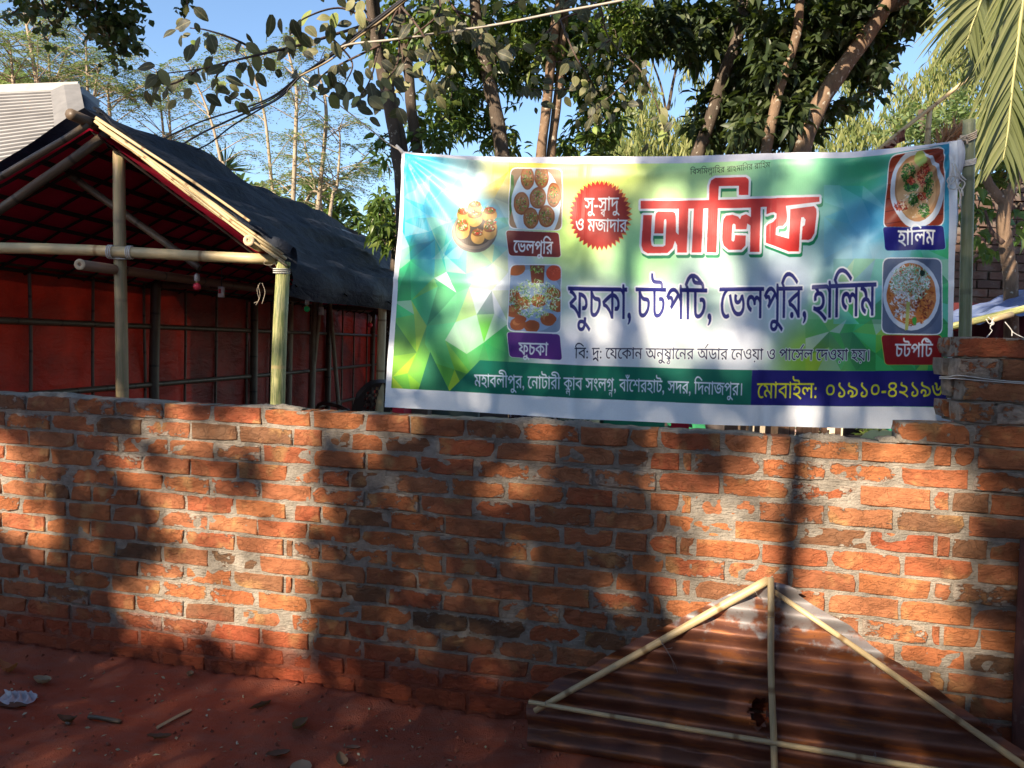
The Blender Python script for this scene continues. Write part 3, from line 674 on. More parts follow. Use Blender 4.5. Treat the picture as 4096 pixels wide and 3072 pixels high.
'হ': (0.53, [[146,248,167,244,185,237,200,227,212,216,227,190,232,162,229,137,219,116,204,98,181,84,152,75,118,70,123,76,170,58,204,40,254,8,270,-5,247,-32,208,-4,190,8,140,38,86,60,46,72,23,77,30,112,64,104,89,102,144,106,170,116,185,132,192,150,190,176,184,190,173,201,142,214,102,214,82,206,74,191,77,169,40,162,35,188,36,204,46,224,54,232,76,244,104,250], [88,232,80,252,72,261,51,274,36,278,48,300,72,294,88,287,112,270,120,260,127,234], [270,311,270,276,-5,276,-5,311]]),
'া': (0.266, [[138,311,138,276,86,276,86,0,47,0,47,234,30,264,10,274,-5,276,-5,311,19,308,28,304,42,290,48,280,47,306,47,344,74,344,85,311]]),
'ি': (0.28, [[138,311,138,276,86,276,86,0,47,0,47,276,-5,276,-5,311,41,311,10,352,34,389,46,406,60,421,92,444,112,452,132,457,174,458,191,456,240,441,255,434,302,404,336,379,352,366,332,338,288,372,270,385,234,406,216,413,181,421,162,422,129,418,102,406,80,386,70,374,53,346,80,311]]),
'ী': (0.266, [[138,276,86,276,86,0,47,0,47,276,-5,276,-5,311,47,311,44,332,38,350,30,366,20,379,-8,400,-25,408,-83,422,-126,424,-177,421,-210,412,-220,402,-220,390,-216,386,-200,382,-192,382,-134,382,-92,377,-83,374,-62,356,-54,340,-50,308,-84,308,-86,328,-91,336,-102,343,-127,346,-176,346,-212,349,-238,356,-252,367,-260,388,-257,412,-246,428,-228,441,-202,450,-170,456,-129,458,-66,454,-14,442,28,423,58,394,78,357,87,311,138,311]]),
'ু': (0.0, [[-152,-132,-172,-128,-192,-116,-200,-109,-206,-100,-210,-88,-211,-76,-209,-60,-202,-46,-192,-35,-177,-26,-158,-21,-116,-21,-96,-24,-58,-39,-38,-50,2,-76,44,-108,22,-136,-20,-102,-39,-89,-74,-68,-91,-61,-124,-52,-160,-54,-172,-64,-176,-76,-171,-92,-159,-100,-152,-102,-132,-101,-122,-98,-106,-88,-100,-82,-90,-60,-87,-44,-86,4,-48,4,-49,-44,-58,-80,-72,-103,-92,-122,-106,-128,-124,-132]]),
'ে': (0.346, [[178,311,178,276,168,276,134,260,122,252,100,230,90,216,74,186,68,169,64,131,65,108,75,74,82,61,102,44,112,38,134,34,160,39,174,46,192,16,173,5,142,-2,112,0,93,5,76,14,62,26,48,42,38,60,30,81,24,130,26,156,40,204,52,226,66,244,82,260,100,274,120,286,140,294,108,278,65,276,-5,276,-5,311]]),
'ো': (0.953, [[178,311,178,276,168,276,134,260,122,252,100,230,90,216,74,186,68,169,64,131,65,108,75,74,82,61,102,44,112,38,134,34,160,39,174,46,192,16,173,5,142,-2,112,0,93,5,76,14,62,26,48,42,38,60,30,81,24,130,26,156,40,204,52,226,66,244,82,260,100,274,120,286,140,294,108,278,65,276,-5,276,-5,311], [482,311,482,276,429,276,429,0,390,0,390,234,386,246,373,264,364,270,338,276,338,311,362,308,371,304,386,290,392,280,390,306,390,344,418,344,428,311], [250,134,243,136,232,147,229,154,229,170,232,178,243,188,250,191,266,191,280,184,287,170,288,162,284,147,280,141,273,136,266,134]]),
'০': (0.592, [[145,46,125,47,106,51,89,58,74,67,60,79,50,94,42,112,36,156,38,176,48,212,70,243,86,256,104,264,126,270,150,272,175,270,196,265,214,256,229,245,250,216,259,180,260,160,254,122,248,104,238,88,226,74,210,62,192,52], [137,236,124,232,102,220,86,200,78,172,76,156,80,130,88,108,96,98,116,86,130,82,160,82,173,86,195,99,204,108,216,132,220,162,216,190,212,202,206,212,189,228,165,236]]),
'১': (0.592, [[144,0,118,2,97,8,82,18,70,31,64,46,62,61,63,74,67,86,74,97,84,107,98,116,117,122,132,84,114,78,104,66,102,60,107,48,120,40,143,38,162,39,178,44,191,52,206,76,208,90,206,109,202,118,182,142,144,172,108,198,76,228,70,237,62,264,66,281,81,308,88,316,122,298,110,283,106,273,106,260,116,242,128,232,169,202,215,166,234,143,240,132,246,106,245,73,234,42,224,30,197,11,163,1]]),
'২': (0.592, [[64,277,78,307,85,316,116,298,108,286,106,278,110,263,144,250,189,240,213,230,230,218,241,204,248,187,250,168,247,146,238,128,222,111,202,98,176,88,138,84,124,88,144,92,189,73,219,56,262,26,276,14,254,-13,216,16,166,48,149,56,96,76,56,87,32,92,40,128,76,120,120,116,151,118,174,122,191,130,202,140,208,152,210,174,205,188,194,198,145,214,111,222,78,238,72,245,64,260]]),
'৪': (0.592, [[148,0,113,2,84,10,61,24,44,41,34,62,31,85,33,103,40,119,51,134,67,146,88,158,114,168,114,156,71,179,60,186,40,212,37,236,38,248,42,261,60,284,72,293,104,306,123,310,172,310,194,306,212,300,240,284,248,273,258,250,260,238,255,213,250,203,233,186,222,178,184,160,182,170,206,161,227,150,244,138,256,124,262,106,265,86,262,60,252,38,235,22,212,10,183,2], [172,37,192,42,206,50,217,60,223,72,225,86,224,96,220,106,206,122,173,139,148,146,106,131,91,122,80,110,74,98,72,84,74,72,80,60,91,50,106,42,125,37], [148,182,182,194,201,205,218,227,219,236,217,246,211,256,200,264,186,270,146,276,102,268,87,258,78,244,77,236,79,224,84,214,94,204,126,188]]),
'৬': (0.592, [[156,20,140,24,108,38,94,48,80,62,66,80,54,100,30,154,20,188,10,226,48,238,55,206,71,154,88,114,108,86,120,75,144,62,157,58,191,60,208,66,222,77,233,92,240,112,242,136,236,172,224,196,244,196,225,159,209,142,200,136,170,128,157,130,140,137,135,141,122,160,118,184,116,240,113,249,100,256,83,258,88,296,122,292,137,285,143,280,153,262,156,236,156,182,160,170,168,164,190,168,206,185,222,219,250,226,266,198,273,176,280,134,274,94,268,76,260,60,248,46,234,34,216,26,196,21]]),
'৯': (0.592, [[87,158,116,154,128,149,156,126,166,103,164,67,148,40,139,31,138,36,166,40,191,48,212,58,226,72,235,88,238,107,234,129,230,139,223,148,200,164,183,172,137,188,109,196,66,212,37,227,22,245,18,256,18,276,20,284,34,308,42,316,73,298,62,285,60,266,68,254,102,239,152,224,198,208,217,200,256,173,270,154,274,143,279,108,278,89,272,72,264,57,254,44,225,24,208,16,168,6,145,2,92,0,80,34,106,46,123,62,127,73,128,95,118,112,110,118,100,122,76,122,68,120,62,116,55,104,54,91,60,76,22,68,14,97,14,114,22,132,28,140,47,151]]),
}

def glyph(c):
    adv, ls = GL[c]
    return adv, [np.array(l, float).reshape(-1, 2) / 500. for l in ls]
def layout(txt):
    """visual-order text; ~x puts x small under the previous letter, ^ a reph stroke, _ a ra-phala, . a dot below"""
    x = 0; loops = []; last = 0; i = 0
    while i < len(txt):
        c = txt[i]
        if c == ' ': x += .28
        elif c == '~':
            i += 1; adv, g = glyph(txt[i])
            for l in g: loops.append(l * [.55, .55] + [last + .22, -.3])
        elif c == '^': loops.append(np.array([(x - .30, .66), (x - .22, .66), (x + .02, .92), (x - .07, .92)]))
        elif c == '_': loops.append(np.array([(last + .08, -.02), (last + .12, -.12), (last + .3, -.02), (last + .52, -.2), (last + .54, -.08), (last + .3, .08)]))
        elif c == '.': loops.append(np.array([(last + .22 + .05 * math.cos(k), -.1 + .05 * math.sin(k)) for k in np.linspace(0, 5.5, 8)]))
        else:
            adv, g = glyph(c)
            for l in g: loops.append(l + [x, 0])
            if c == 'জ': adv -= 0.02
            if adv > .3 or c in 'ে': last = x
            x += adv
        i += 1
    return x, loops
def text(cv, txt, p0, p1, h, col, outline=None, orad=0, bold=0, slant=0.):
    """headline runs p0 -> p1 (points read off the print), h is headline to foot"""
    W, loops = layout(txt)
    p0 = np.array(p0, float); p1 = np.array(p1, float)
    ex = (p1 - p0) / W
    L = []
    for l in loops:
        dn = (.6 - l[:, 1]) / .6 * h
        q = p0 + l[:, :1] * ex
        q[:, 0] += -dn * (.03 + slant); q[:, 1] += dn
        L.append(d2c(q))
    # one winding rule per glyph: merge by maximum
    M = None
    al = np.concatenate(L)
    x0 = int(max(0, al[:, 0].min() - 2)); x1 = int(min(CW, al[:, 0].max() + 3)); y0 = int(max(0, al[:, 1].min() - 2)); y1 = int(min(CH, al[:, 1].max() + 3))
    M = cv.mask(L, 3)
    if M is None: return
    if bold: M = cv.grow(M, bold)
    if outline is not None: cv.put(cv.grow(M, orad), outline)
    cv.put(M, col)
def vnoise(w, h, cell, rng):
    g = rng.random((int(h / cell) + 3, int(w / cell) + 3))
    yy, xx = np.mgrid[0:h, 0:w] / float(cell)
    yi, xi = yy.astype(int), xx.astype(int); fy, fx = yy - yi, xx - xi
    fy = fy * fy * (3 - 2 * fy); fx = fx * fx * (3 - 2 * fx)
    return (g[yi, xi] * (1 - fx) + g[yi, xi + 1] * fx) * (1 - fy) + (g[yi + 1, xi] * (1 - fx) + g[yi + 1, xi + 1] * fx) * fy
def rrect(pts, r=.12, n=5):
    """quad corners rounded"""
    P = [np.array(p, float) for p in pts]; out = []
    for i in range(len(P)):
        a, b, c = P[i - 1], P[i], P[(i + 1) % len(P)]
        d = r * min(np.linalg.norm(a - b), np.linalg.norm(c - b))
        u = b + (a - b) / np.linalg.norm(a - b) * d; v = b + (c - b) / np.linalg.norm(c - b) * d
        for k in range(n + 1):
            t = k / n; out.append(u * (1 - t) ** 2 + 2 * b * t * (1 - t) + v * t * t)
    return out
def ell(cx, cy, rx, ry, n=28, rng=None, w=0.):
    ph = rng.random(3) * 6.3 if rng is not None else (0, 0, 0)
    o = []
    for k in range(n):
        a = 2 * math.pi * k / n
        f = 1 + w * (math.sin(3 * a + ph[0]) * .5 + math.sin(5 * a + ph[1]) * .35 + math.sin(9 * a + ph[2]) * .3)
        o.append((cx + rx * f * math.cos(a), cy + ry * f * math.sin(a)))
    return o
def shreds(cv, rng, cx, cy, rx, ry, n, cols, ln=5., wd=.8):
    for _ in range(n):
        a = rng.random() * 6.3; r = math.sqrt(rng.random())
        x, y = cx + rx * r * math.cos(a), cy + ry * r * math.sin(a)
        d = rng.random() * 3.14; l = ln * (.5 + rng.random()); u = np.array([math.cos(d), math.sin(d)]) * l; v = np.array([-u[1], u[0]]) / l * wd * (.6 + rng.random())
        bend = v * rng.normal() * 1.6
        p = np.array([x, y]); c = cols[int(rng.random() * len(cols))] * (.75 + .5 * rng.random())
        cv.fill([p - u, p - v + bend, p + u, p + v + bend], np.clip(c, 0, 1))
def paint():
    rng = np.random.default_rng(5)
    cv = Canvas()
    # soft colour wash of the print ground, blended from control spots
    yy, xx = np.mgrid[0:CH:4, 0:CW:4].astype(np.float32)
    spots = [((880, 350), (60, 215, 250)), ((880, 480), (50, 200, 245)), ((940, 560), (70, 205, 235)), ((930, 430), (110, 220, 250)), ((1010, 400), (190, 232, 240)), ((1040, 470), (20, 150, 205)), ((1120, 350), (250, 225, 60)),
             ((1240, 380), (250, 240, 110)), ((1080, 385), (235, 205, 60)), ((1330, 345), (225, 245, 130)), ((1500, 380), (195, 240, 165)), ((1700, 380), (150, 220, 170)), ((1850, 380), (70, 175, 130)),
             ((2045, 340), (40, 150, 185)), ((2045, 470), (50, 170, 205)), ((1880, 480), (80, 175, 215)), ((1230, 500), (205, 245, 140)), ((1400, 560), (170, 240, 165)), ((1080, 560), (200, 215, 235)),
             ((1070, 640), (215, 225, 240)), ((1500, 620), (200, 230, 220)), ((1700, 620), (200, 215, 235)), ((1350, 700), (225, 230, 240)), ((1600, 740), (222, 228, 240)), ((1240, 770), (225, 228, 240)),
             ((1880, 570), (170, 215, 235)), ((2040, 560), (60, 190, 120)), ((870, 560), (40, 175, 110)), ((870, 640), (35, 165, 95)), ((860, 780), (140, 195, 50)), ((960, 820), (110, 185, 55)),
             ((1060, 720), (60, 170, 80)), ((1750, 770), (150, 205, 70)), ((1900, 770), (70, 180, 80)), ((1860, 690), (45, 170, 100)), ((1790, 690), (120, 200, 140)), ((960, 620), (120, 210, 150)), ((2040, 780), (60, 180, 90))]
    num = np.zeros(xx.shape + (3,), np.float32); den = np.zeros(xx.shape, np.float32)
    for (x, y), c in spots:
        q = d2c([(x, y)])[0]
        w = 1. / ((xx - q[0]) ** 2 + (yy - q[1]) ** 2 + 900.) ** 1.7
        num += w[..., None] * S(*c); den += w
    g = num / den[..., None]
    g = np.repeat(np.repeat(g, 4, 0), 4, 1)[:CH, :CW]
    cv.a[:] = g
    # crystal facets
    def facets(x0, y0, x1, y1, nx, ny, amp, seed, cols, keep=1.):
        r = np.random.default_rng(seed)
        G = [[(x0 + (x1 - x0) * (i + (r.random() - .5) * .8 * (0 < i < nx)) / nx, y0 + (y1 - y0) * (j + (r.random() - .5) * .8 * (0 < j < ny)) / ny) for i in range(nx + 1)] for j in range(ny + 1)]
        for j in range(ny):
            for i in range(nx):
                a, b, c, d = G[j][i], G[j][i + 1], G[j + 1][i + 1], G[j + 1][i]
                for tri in (((a, b, c), (a, c, d)) if r.random() < .5 else ((a, b, d), (b, c, d))):
                    if r.random() < keep: cv.fill(tri, S(*cols[int(r.random() * len(cols))]), amp * (.45 + .55 * r.random()))
    green = [(20, 150, 90), (35, 175, 75), (130, 200, 45), (15, 120, 75), (190, 215, 60), (60, 200, 130), (10, 95, 75), (225, 235, 240)]
    facets(850, 470, 1100, 860, 6, 7, .55, 3, green)
    facets(1740, 690, 2050, 800, 8, 3, .55, 8, green)
    facets(1800, 560, 2050, 700, 6, 3, .5, 9, green + [(120, 215, 235)])
    facets(872, 338, 1100, 560, 5, 5, .28, 4, [(10, 160, 215), (120, 215, 240), (0, 130, 195), (200, 235, 245)], .8)
    facets(1780, 400, 2050, 560, 6, 4, .32, 12, [(30, 160, 200), (120, 205, 235), (60, 175, 215), (150, 215, 230)], .8)
    # plate of filled snack shells
    sh = S(214, 168, 98)
    cv.fill(ell(1027, 500, 50, 46), S(120, 112, 105)); cv.fill(ell(1027, 497, 49, 42), S(150, 135, 120)); cv.fill(ell(1027, 495, 44, 37), S(96, 84, 74))
    for (x, y, r) in [(1003, 462, 15), (1058, 460, 16), (1026, 446, 15), (1001, 488, 16), (1061, 486, 14), (1027, 470, 17), (1034, 508, 16), (1000, 497, 15), (1060, 500, 15)]:
        cv.fill(ell(x, y + 4, r, r, 20, rng, .03), sh * (.8 + .3 * rng.random())); cv.fill(ell(x - r * .3, y + r * .5, r * .5, r * .45), sh * 1.25, .6)
        cv.fill(ell(x, y - r * .3, r * .82, r * .5), S(150, 95, 60))
        shreds(cv, rng, x, y - r * .45, r * .7, r * .38, 22, [S(90, 150, 50), S(200, 60, 50), S(225, 225, 190), S(60, 110, 40), S(170, 120, 80)], 3, 1.3)
    # picture 1: round shells on a white dish
    W = S(236, 240, 244)
    def frame(q, col):
        cv.fill(rrect(q, .13), W)
        c = np.mean(np.array(q, float), 0); cv.fill(rrect([c + (np.array(p) - c) * .97 for p in q], .13), col)
    def clipped(q, fn):
        m = cv.mask([d2c(rrect([np.mean(np.array(q, float), 0) + (np.array(p) - np.mean(np.array(q, float), 0)) * .965 for p in q], .13))])
        keep = cv.a.copy(); fn()
        x0, y0, mm = m; full = np.zeros((CH, CW, 1), np.float32); full[y0:y0 + mm.shape[0], x0:x0 + mm.shape[1], 0] = mm
        cv.a[:] = keep * (1 - full) + cv.a * full
    herb = [S(120, 175, 70), S(80, 140, 50), S(170, 205, 110), S(60, 100, 40), S(120, 60, 50), S(190, 150, 140)]
    q1 = [(1103, 362), (1217, 364), (1216, 500), (1098, 494)]
    frame(q1, S(150, 125, 100))
    def f1():
        cv.fill([(1098, 372), (1110, 380), (1112, 440), (1098, 480)], S(70, 120, 60))
        cv.fill(ell(1159, 442, 53, 82), S(205, 225, 238))
        for (x, y, rx, ry) in [(1140, 385, 15, 25), (1171, 382, 16, 25), (1197, 422, 15, 27), (1128, 440, 17, 25), (1163, 428, 18, 24), (1148, 472, 17, 23), (1182, 468, 18, 24)]:
            cv.fill(ell(x, y, rx, ry, 24, rng, .03), S(150, 88, 52)); cv.fill(ell(x, y, rx * .85, ry * .85, 24, rng, .05), S(170, 112, 66))
            shreds(cv, rng, x, y, rx * .7, ry * .7, 60, herb, 2.6, .9)
    clipped(q1, f1)
    q2 = [(1104, 571), (1214, 571), (1213, 721), (1096, 716)]
    frame(q2, S(130, 150, 175))
    def f2():
        cv.fill(ell(1150, 650, 68, 68), S(150, 175, 205)); cv.fill(ell(1115, 580, 22, 16), S(175, 100, 55))
        cv.fill([(1147, 573), (1178, 573), (1176, 612), (1150, 612)], S(120, 55, 30)); shreds(cv, rng, 1162, 582, 13, 8, 40, herb, 3, .9)
        cv.fill(ell(1198, 590, 17, 17), S(205, 75, 45)); shreds(cv, rng, 1198, 586, 14, 8, 25, [S(220, 90, 60)], 3)
        for (x, y) in [(1108, 640), (1120, 700), (1150, 705), (1185, 690), (1205, 660), (1130, 655), (1165, 650), (1195, 635), (1110, 672)]:
            cv.fill(ell(x, y, 17, 14, 20, rng, .05), S(165, 88, 45)); cv.fill(ell(x - 3, y - 3, 8, 6), S(205, 130, 75), .7)
        shreds(cv, rng, 1155, 645, 55, 42, 520, [S(200, 225, 150), S(150, 195, 90), S(215, 235, 190), S(90, 150, 70), S(225, 235, 225)], 4.5, .8)
        for (x, y) in [(1150, 702), (1190, 690), (1125, 690)]: cv.fill(ell(x, y, 13, 9, 20, rng, .08), S(160, 80, 40))
    clipped(q2, f2)
    q3 = [(1921, 338), (2040, 314), (2040, 489), (1906, 497)]
    frame(q3, S(150, 62, 42))
    def f3():
        for k in range(6): cv.fill([(1905, 345 + k * 28), (2050, 318 + k * 28), (2050, 320 + k * 28), (1905, 347 + k * 28)], S(105, 40, 30))
        cv.fill(ell(1981, 409, 58, 84), S(215, 225, 238)); cv.fill(ell(1981, 406, 48, 72, 30, rng, .02), S(190, 140, 95)); cv.fill(ell(1978, 410, 42, 62, 30, rng, .05), S(214, 170, 120))
        cv.fill(ell(1988, 345, 13, 19), S(190, 205, 110))
        for (x, y, rx, ry) in [(1962, 378, 14, 26), (2004, 400, 11, 30), (1995, 455, 9, 15), (1972, 432, 10, 12), (1968, 405, 14, 10)]:
            shreds(cv, rng, x, y, rx, ry, 150, [S(50, 105, 45), S(30, 75, 35), S(90, 150, 60)], 3, 1.5)
        for (x, y, rx, ry) in [(1990, 385, 8, 22), (1945, 445, 12, 12), (2000, 365, 8, 10), (1968, 390, 8, 6), (1992, 425, 10, 7)]:
            shreds(cv, rng, x, y, rx, ry, 60, [S(170, 50, 35), S(120, 35, 25), S(215, 110, 80)], 4, 1.2)
        shreds(cv, rng, 1975, 440, 30, 30, 90, [S(225, 200, 160), S(235, 220, 200)], 4, .8)
    clipped(q3, f3)
    q4 = [(1906, 556), (2036, 556), (2037, 724), (1903, 722)]
    frame(q4, S(95, 110, 140))
    def f4():
        cv.fill(ell(1974, 645, 62, 76), S(70, 85, 115), .6); cv.fill(ell(1969, 638, 62, 76), S(205, 218, 235)); cv.fill(ell(1969, 636, 54, 66, 30, rng, .04), S(196, 120, 62))
        shreds(cv, rng, 1969, 640, 50, 62, 420, [S(180, 95, 50), S(205, 140, 80), S(150, 70, 40)], 4, 1.5)
        shreds(cv, rng, 1966, 610, 44, 38, 560, [S(225, 235, 235), S(200, 225, 210), S(120, 190, 140), S(240, 245, 245), S(150, 200, 170)], 5.5, 1.)
        shreds(cv, rng, 1955, 660, 28, 30, 150, [S(225, 228, 240), S(210, 215, 220), S(180, 120, 90)], 6, 1.5)
        cv.fill([(1958, 652), (1966, 652), (1962, 712), (1955, 714)], S(180, 190, 110)); cv.fill(ell(1976, 693, 5, 9, 16, rng, .2), S(60, 160, 70)); cv.fill(ell(1993, 590, 6, 7, 10, rng, .2), S(30, 60, 50))
        shreds(cv, rng, 1995, 660, 14, 26, 40, [S(130, 50, 35), S(200, 120, 50)], 4, 2)
    clipped(q4, f4)
    # captions
    ink = S(238, 242, 246)
    def cap(q, col, bord, t, p0, p1, h):
        cv.fill(rrect([np.mean(np.array(q, float), 0) + (np.array(p) - np.mean(np.array(q, float), 0)) * 1.02 for p in q], .14), bord); cv.fill(rrect(q, .14), col); text(cv, t, p0, p1, h, ink, bold=1.2)
    cap([(1094, 498), (1208, 503), (1212, 556), (1103, 553)], S(120, 28, 30), W, 'েভলপুির', (1112, 521), (1195, 524), 25)
    cap([(1097, 717), (1210, 722), (1215, 778), (1102, 771)], S(92, 42, 130), W, 'ফুচকা', (1122, 741), (1185, 743), 25)
    cap([(1906, 492), (2038, 487), (2043, 538), (1912, 542)], S(35, 35, 125), S(120, 200, 230), 'হািলম', (1940, 499), (2020, 498), 30)
    cap([(1903, 724), (2034, 724), (2040, 788), (1912, 788)], S(150, 22, 28), S(190, 210, 90), 'চটপিট', (1934, 744), (2016, 744), 27)
    # burst
    def burst(cx, cy, rx, ry, rot, col):
        pts = []
        for k in range(80):
            a = math.pi * 2 * k / 80 + rot; f = 1. if k % 2 else .865
            pts.append((cx + rx * f * math.cos(a), cy + ry * f * math.sin(a)))
        cv.fill(pts, col)
    burst(1299, 466, 69, 77, .045, S(240, 150, 70)); burst(1297, 466, 67, 76, 0., S(165, 40, 32))
    text(cv, 'সু-স~বাদু', (1265, 430), (1338, 429), 26, ink, bold=1.)
    text(cv, 'ও মজাদার', (1245, 475), (1356, 477), 25, ink, bold=1.)
    # small worn line on top
    text(cv, 'িবস্‌িমল~লািহর'.replace('্‌', ''), (1492, 367), (1566, 362), 11, S(50, 80, 50)); text(cv, 'রাহমািনর রািহম', (1571, 362), (1664, 352), 11, S(50, 80, 50))
    # the big name, traced stroke by stroke
    def Z(L): return [(1371.5 + x * .1953, 324 + y * .1953) for x, y in L]
    big = [[(70, 568), (820, 556), (2040, 522), (2040, 578), (1670, 622), (1390, 634), (1285, 640), (70, 655)],
           [(100, 725), (195, 725), (185, 1000), (195, 1060), (215, 1075), (320, 1075), (345, 1060), (355, 800), (350, 770), (335, 770), (328, 790), (322, 928), (222, 928), (232, 740), (240, 705), (262, 686), (420, 685), (448, 700), (457, 740), (460, 915), (490, 945), (490, 640), (595, 640), (580, 1140), (475, 1140), (475, 1060), (450, 1010), (425, 1090), (370, 1145), (150, 1148), (100, 1120), (82, 1060)],
           [(655, 640), (760, 640), (740, 1138), (635, 1138)], [(812, 640), (920, 630), (905, 1138), (798, 1138)],
           [(820, 570), (825, 400), (845, 340), (890, 312), (1225, 305), (1255, 325), (1262, 350), (1255, 500), (1150, 500), (1153, 400), (930, 402), (920, 570)],
           [(970, 860), (980, 770), (1010, 728), (1080, 718), (1140, 738), (1165, 768), (1180, 730), (1230, 712), (1285, 745), (1285, 630), (1392, 626), (1380, 1132), (1275, 1132), (1280, 840), (1245, 815), (1235, 880), (1115, 880), (1115, 830), (1095, 815), (1080, 830), (1070, 1000), (1090, 1020), (1105, 1000), (1110, 945), (1230, 950), (1225, 1060), (1180, 1108), (1040, 1108), (985, 1060), (968, 1000)],
           [(1460, 626), (1670, 612), (1685, 740), (1680, 800), (1640, 848), (1590, 850), (1565, 870), (1560, 945), (1705, 990), (1715, 770), (1720, 660), (1980, 628), (2005, 660), (2010, 720), (1985, 930), (1950, 990), (1920, 1003), (1845, 1003), (1855, 860), (1880, 840), (1888, 780), (1865, 750), (1840, 755), (1830, 850), (1815, 1128), (1700, 1128), (1450, 1030), (1455, 850), (1480, 820), (1530, 800), (1565, 760), (1570, 710), (1540, 690), (1500, 695), (1455, 715)]]
    ms = [cv.mask([d2c(Z(L))]) for L in big]
    for m in ms:
        x0, y0, o = cv.grow(m, 9); cv.put((x0 + 5, y0 + 11, o), S(0, 130, 85))
    for m in ms: cv.put(cv.grow(m, 9), S(240, 240, 244))
    for m in ms: cv.put(m, S(212, 48, 45))
    # menu line
    nv = S(38, 42, 120)
    for t, a, b, h in [('ফুচকা,', (1229, 622), (1366, 625), 64), ('চটপিট,', (1376, 624), (1540, 627), 64), ('েভলপুির,', (1556, 624), (1744, 622), 64), ('হািলম', (1755, 620), (1892, 613), 68)]:
        text(cv, t, a, b, h, nv, W, 6.5, bold=1.5, slant=-.02)
    text(cv, 'িব: দ_: েযেকান অনুষ~ঠােনর অ^ডার েনওয.া ও পােস^ল েদওয.া হয.।', (1243, 752), (1880, 757), 22, S(22, 28, 66), W, 3, bold=.8)
    # foot bands
    cv.fill([(930, 760), (970, 845), (905, 842)], S(15, 105, 85), .9)
    cv.fill([(970, 845), (1036, 778), (1625, 799), (1622, 875), (1263, 861)], S(14, 112, 92))
    cv.fill([(1625, 799), (2080, 800), (2080, 879), (1622, 875)], S(32, 32, 118))
    text(cv, 'মহাবলীপুর, েনাটারী ক~লাব সংলগ~ন, বাঁেশরহাট, সদর, িদনাজপুর।', (1023, 810), (1606, 829), 25, S(215, 230, 245), S(10, 80, 72), 1.2, bold=.9)
    text(cv, 'েমাবাইল:', (1636, 829), (1766, 829), 31, S(225, 225, 45), bold=.8)
    text(cv, '০১৯১০-৪২১৯৬২', (1782, 828), (2062, 826), 31, S(225, 225, 45), bold=.8)
    # white margins of the flex sheet
    Wm = S(232, 236, 242)
    cv.fill([(825, 837), (847, 838), (970, 845), (1263, 861), (1623, 875), (2080, 880), (2080, 960), (820, 920)], Wm)
    cv.fill([(860, 290), (876, 330), (863, 560), (847, 845), (800, 860)], Wm)
    cv.fill([(2052, 290), (2050, 330), (2047, 930), (2100, 960), (2100, 290)], Wm)
    cv.fill([(860, 300), (868, 330), (1000, 345), (1240, 355), (1560, 350), (1750, 343), (1900, 337), (2000, 322), (2070, 304), (2080, 280)], S(215, 216, 226))
    n = vnoise(CW, CH, 3, rng)[..., None] * .05 + .975
    cv.a *= n
    return np.clip(cv.a, 0, 1)
# ---------------------------------------------------------------- banner: a slack sheet tied at its corners
art = paint()
img = bpy.data.images.new('banner_print', CW, CH, float_buffer=False)
sr = np.where(art < .0031308, art * 12.92, 1.055 * np.maximum(art, 1e-6) ** (1 / 2.4) - .055)
px_ = np.ones((CH, CW, 4), np.float32); px_[..., :3] = sr[::-1]; img.pixels.foreach_set(px_.ravel()); img.update(); img.pack()
YL, YR = 4.02, 3.10
PL = aty(868 * .46294, 327 * .46294, YL); PR = aty(2068 * .46294, 303 * .46294, YR)
bW = PR - PL; bW[2] = 0; bW /= np.linalg.norm(bW); bN = np.array([bW[1], -bW[0], 0])      # towards the viewer
def onb(x, y):
    d = ray(x, y); t = ((PL - O) @ bN) / (d @ bN); return O + d * t
NX, NY = 220, 110
V = []; UV = []
cTL, cTR = np.array([0., 0.]), np.array([1., 0.])
for j in range(NY):
    t = j / (NY - 1)
    for i in range(NX):
        s = i / (NX - 1)
        x, y = st2disp(s, t)
        P = onb(x * .46294, y * .46294)
        h = 0.
        dL = math.hypot(s * 2.1, t); aL = math.atan2(t, s * 2.1)
        h += .020 * math.sin(aL * 19 + .6) * math.exp(-dL * 2.6) * min(1, dL * 9)
        dR = math.hypot((1 - s) * 2.1, t); aR = math.atan2(t, (1 - s) * 2.1)
        h += .024 * math.sin(aR * 17) * math.exp(-dR * 2.2) * min(1, dR * 9)
        h += .010 * math.sin(s * 9 + t * 3) * t + .006 * math.sin(s * 21 - t * 5) + .004 * math.sin(t * 16 + s * 4) * (1 - t)
        h += .016 * math.sin(math.pi * s) * math.sin(t * 3.4 + .3)
        h += .007 * math.exp(-((s - .333) / .007) ** 2) - .006 * math.exp(-((s - .668) / .007) ** 2) + .005 * math.exp(-((t - .5) / .012) ** 2) + .004 * math.exp(-((s - .167 - .02 * t) / .008) ** 2)
        h += .007 * float(gn(np.array([s * 5]), np.array([t * 2.4]), 1.6, 4)[0] - .5) * 2 + .012 * math.sin((s - t * .5) * 30) * math.exp(-((s - .84 - t * .1) / .10) ** 2) * (1 - t)
        h += .005 * math.exp(-((t - .06 - .03 * math.sin(6 * s)) / .02) ** 2)
        if t < .05: h -= (.05 - t) * .35 * math.sin(math.pi * s)
        V.append(P + bN * h); UV.append((s, t))
V = np.array(V); UVa = np.array(UV)
ii = (np.arange(NY - 1)[:, None] * NX + np.arange(NX - 1)[None]).ravel()
F = np.stack([ii, ii + NX, ii + 1 + NX, ii + 1], 1)
me = np_mesh('printed_sheet', V, F, None, True)
uvl = me.uv_layers.new(name='print'); li = np.zeros(len(me.loops), np.int32); me.loops.foreach_get('vertex_index', li)
uvl.data.foreach_set('uv', np.stack([UVa[li, 0], 1 - UVa[li, 1]], 1).astype(np.float32).ravel())
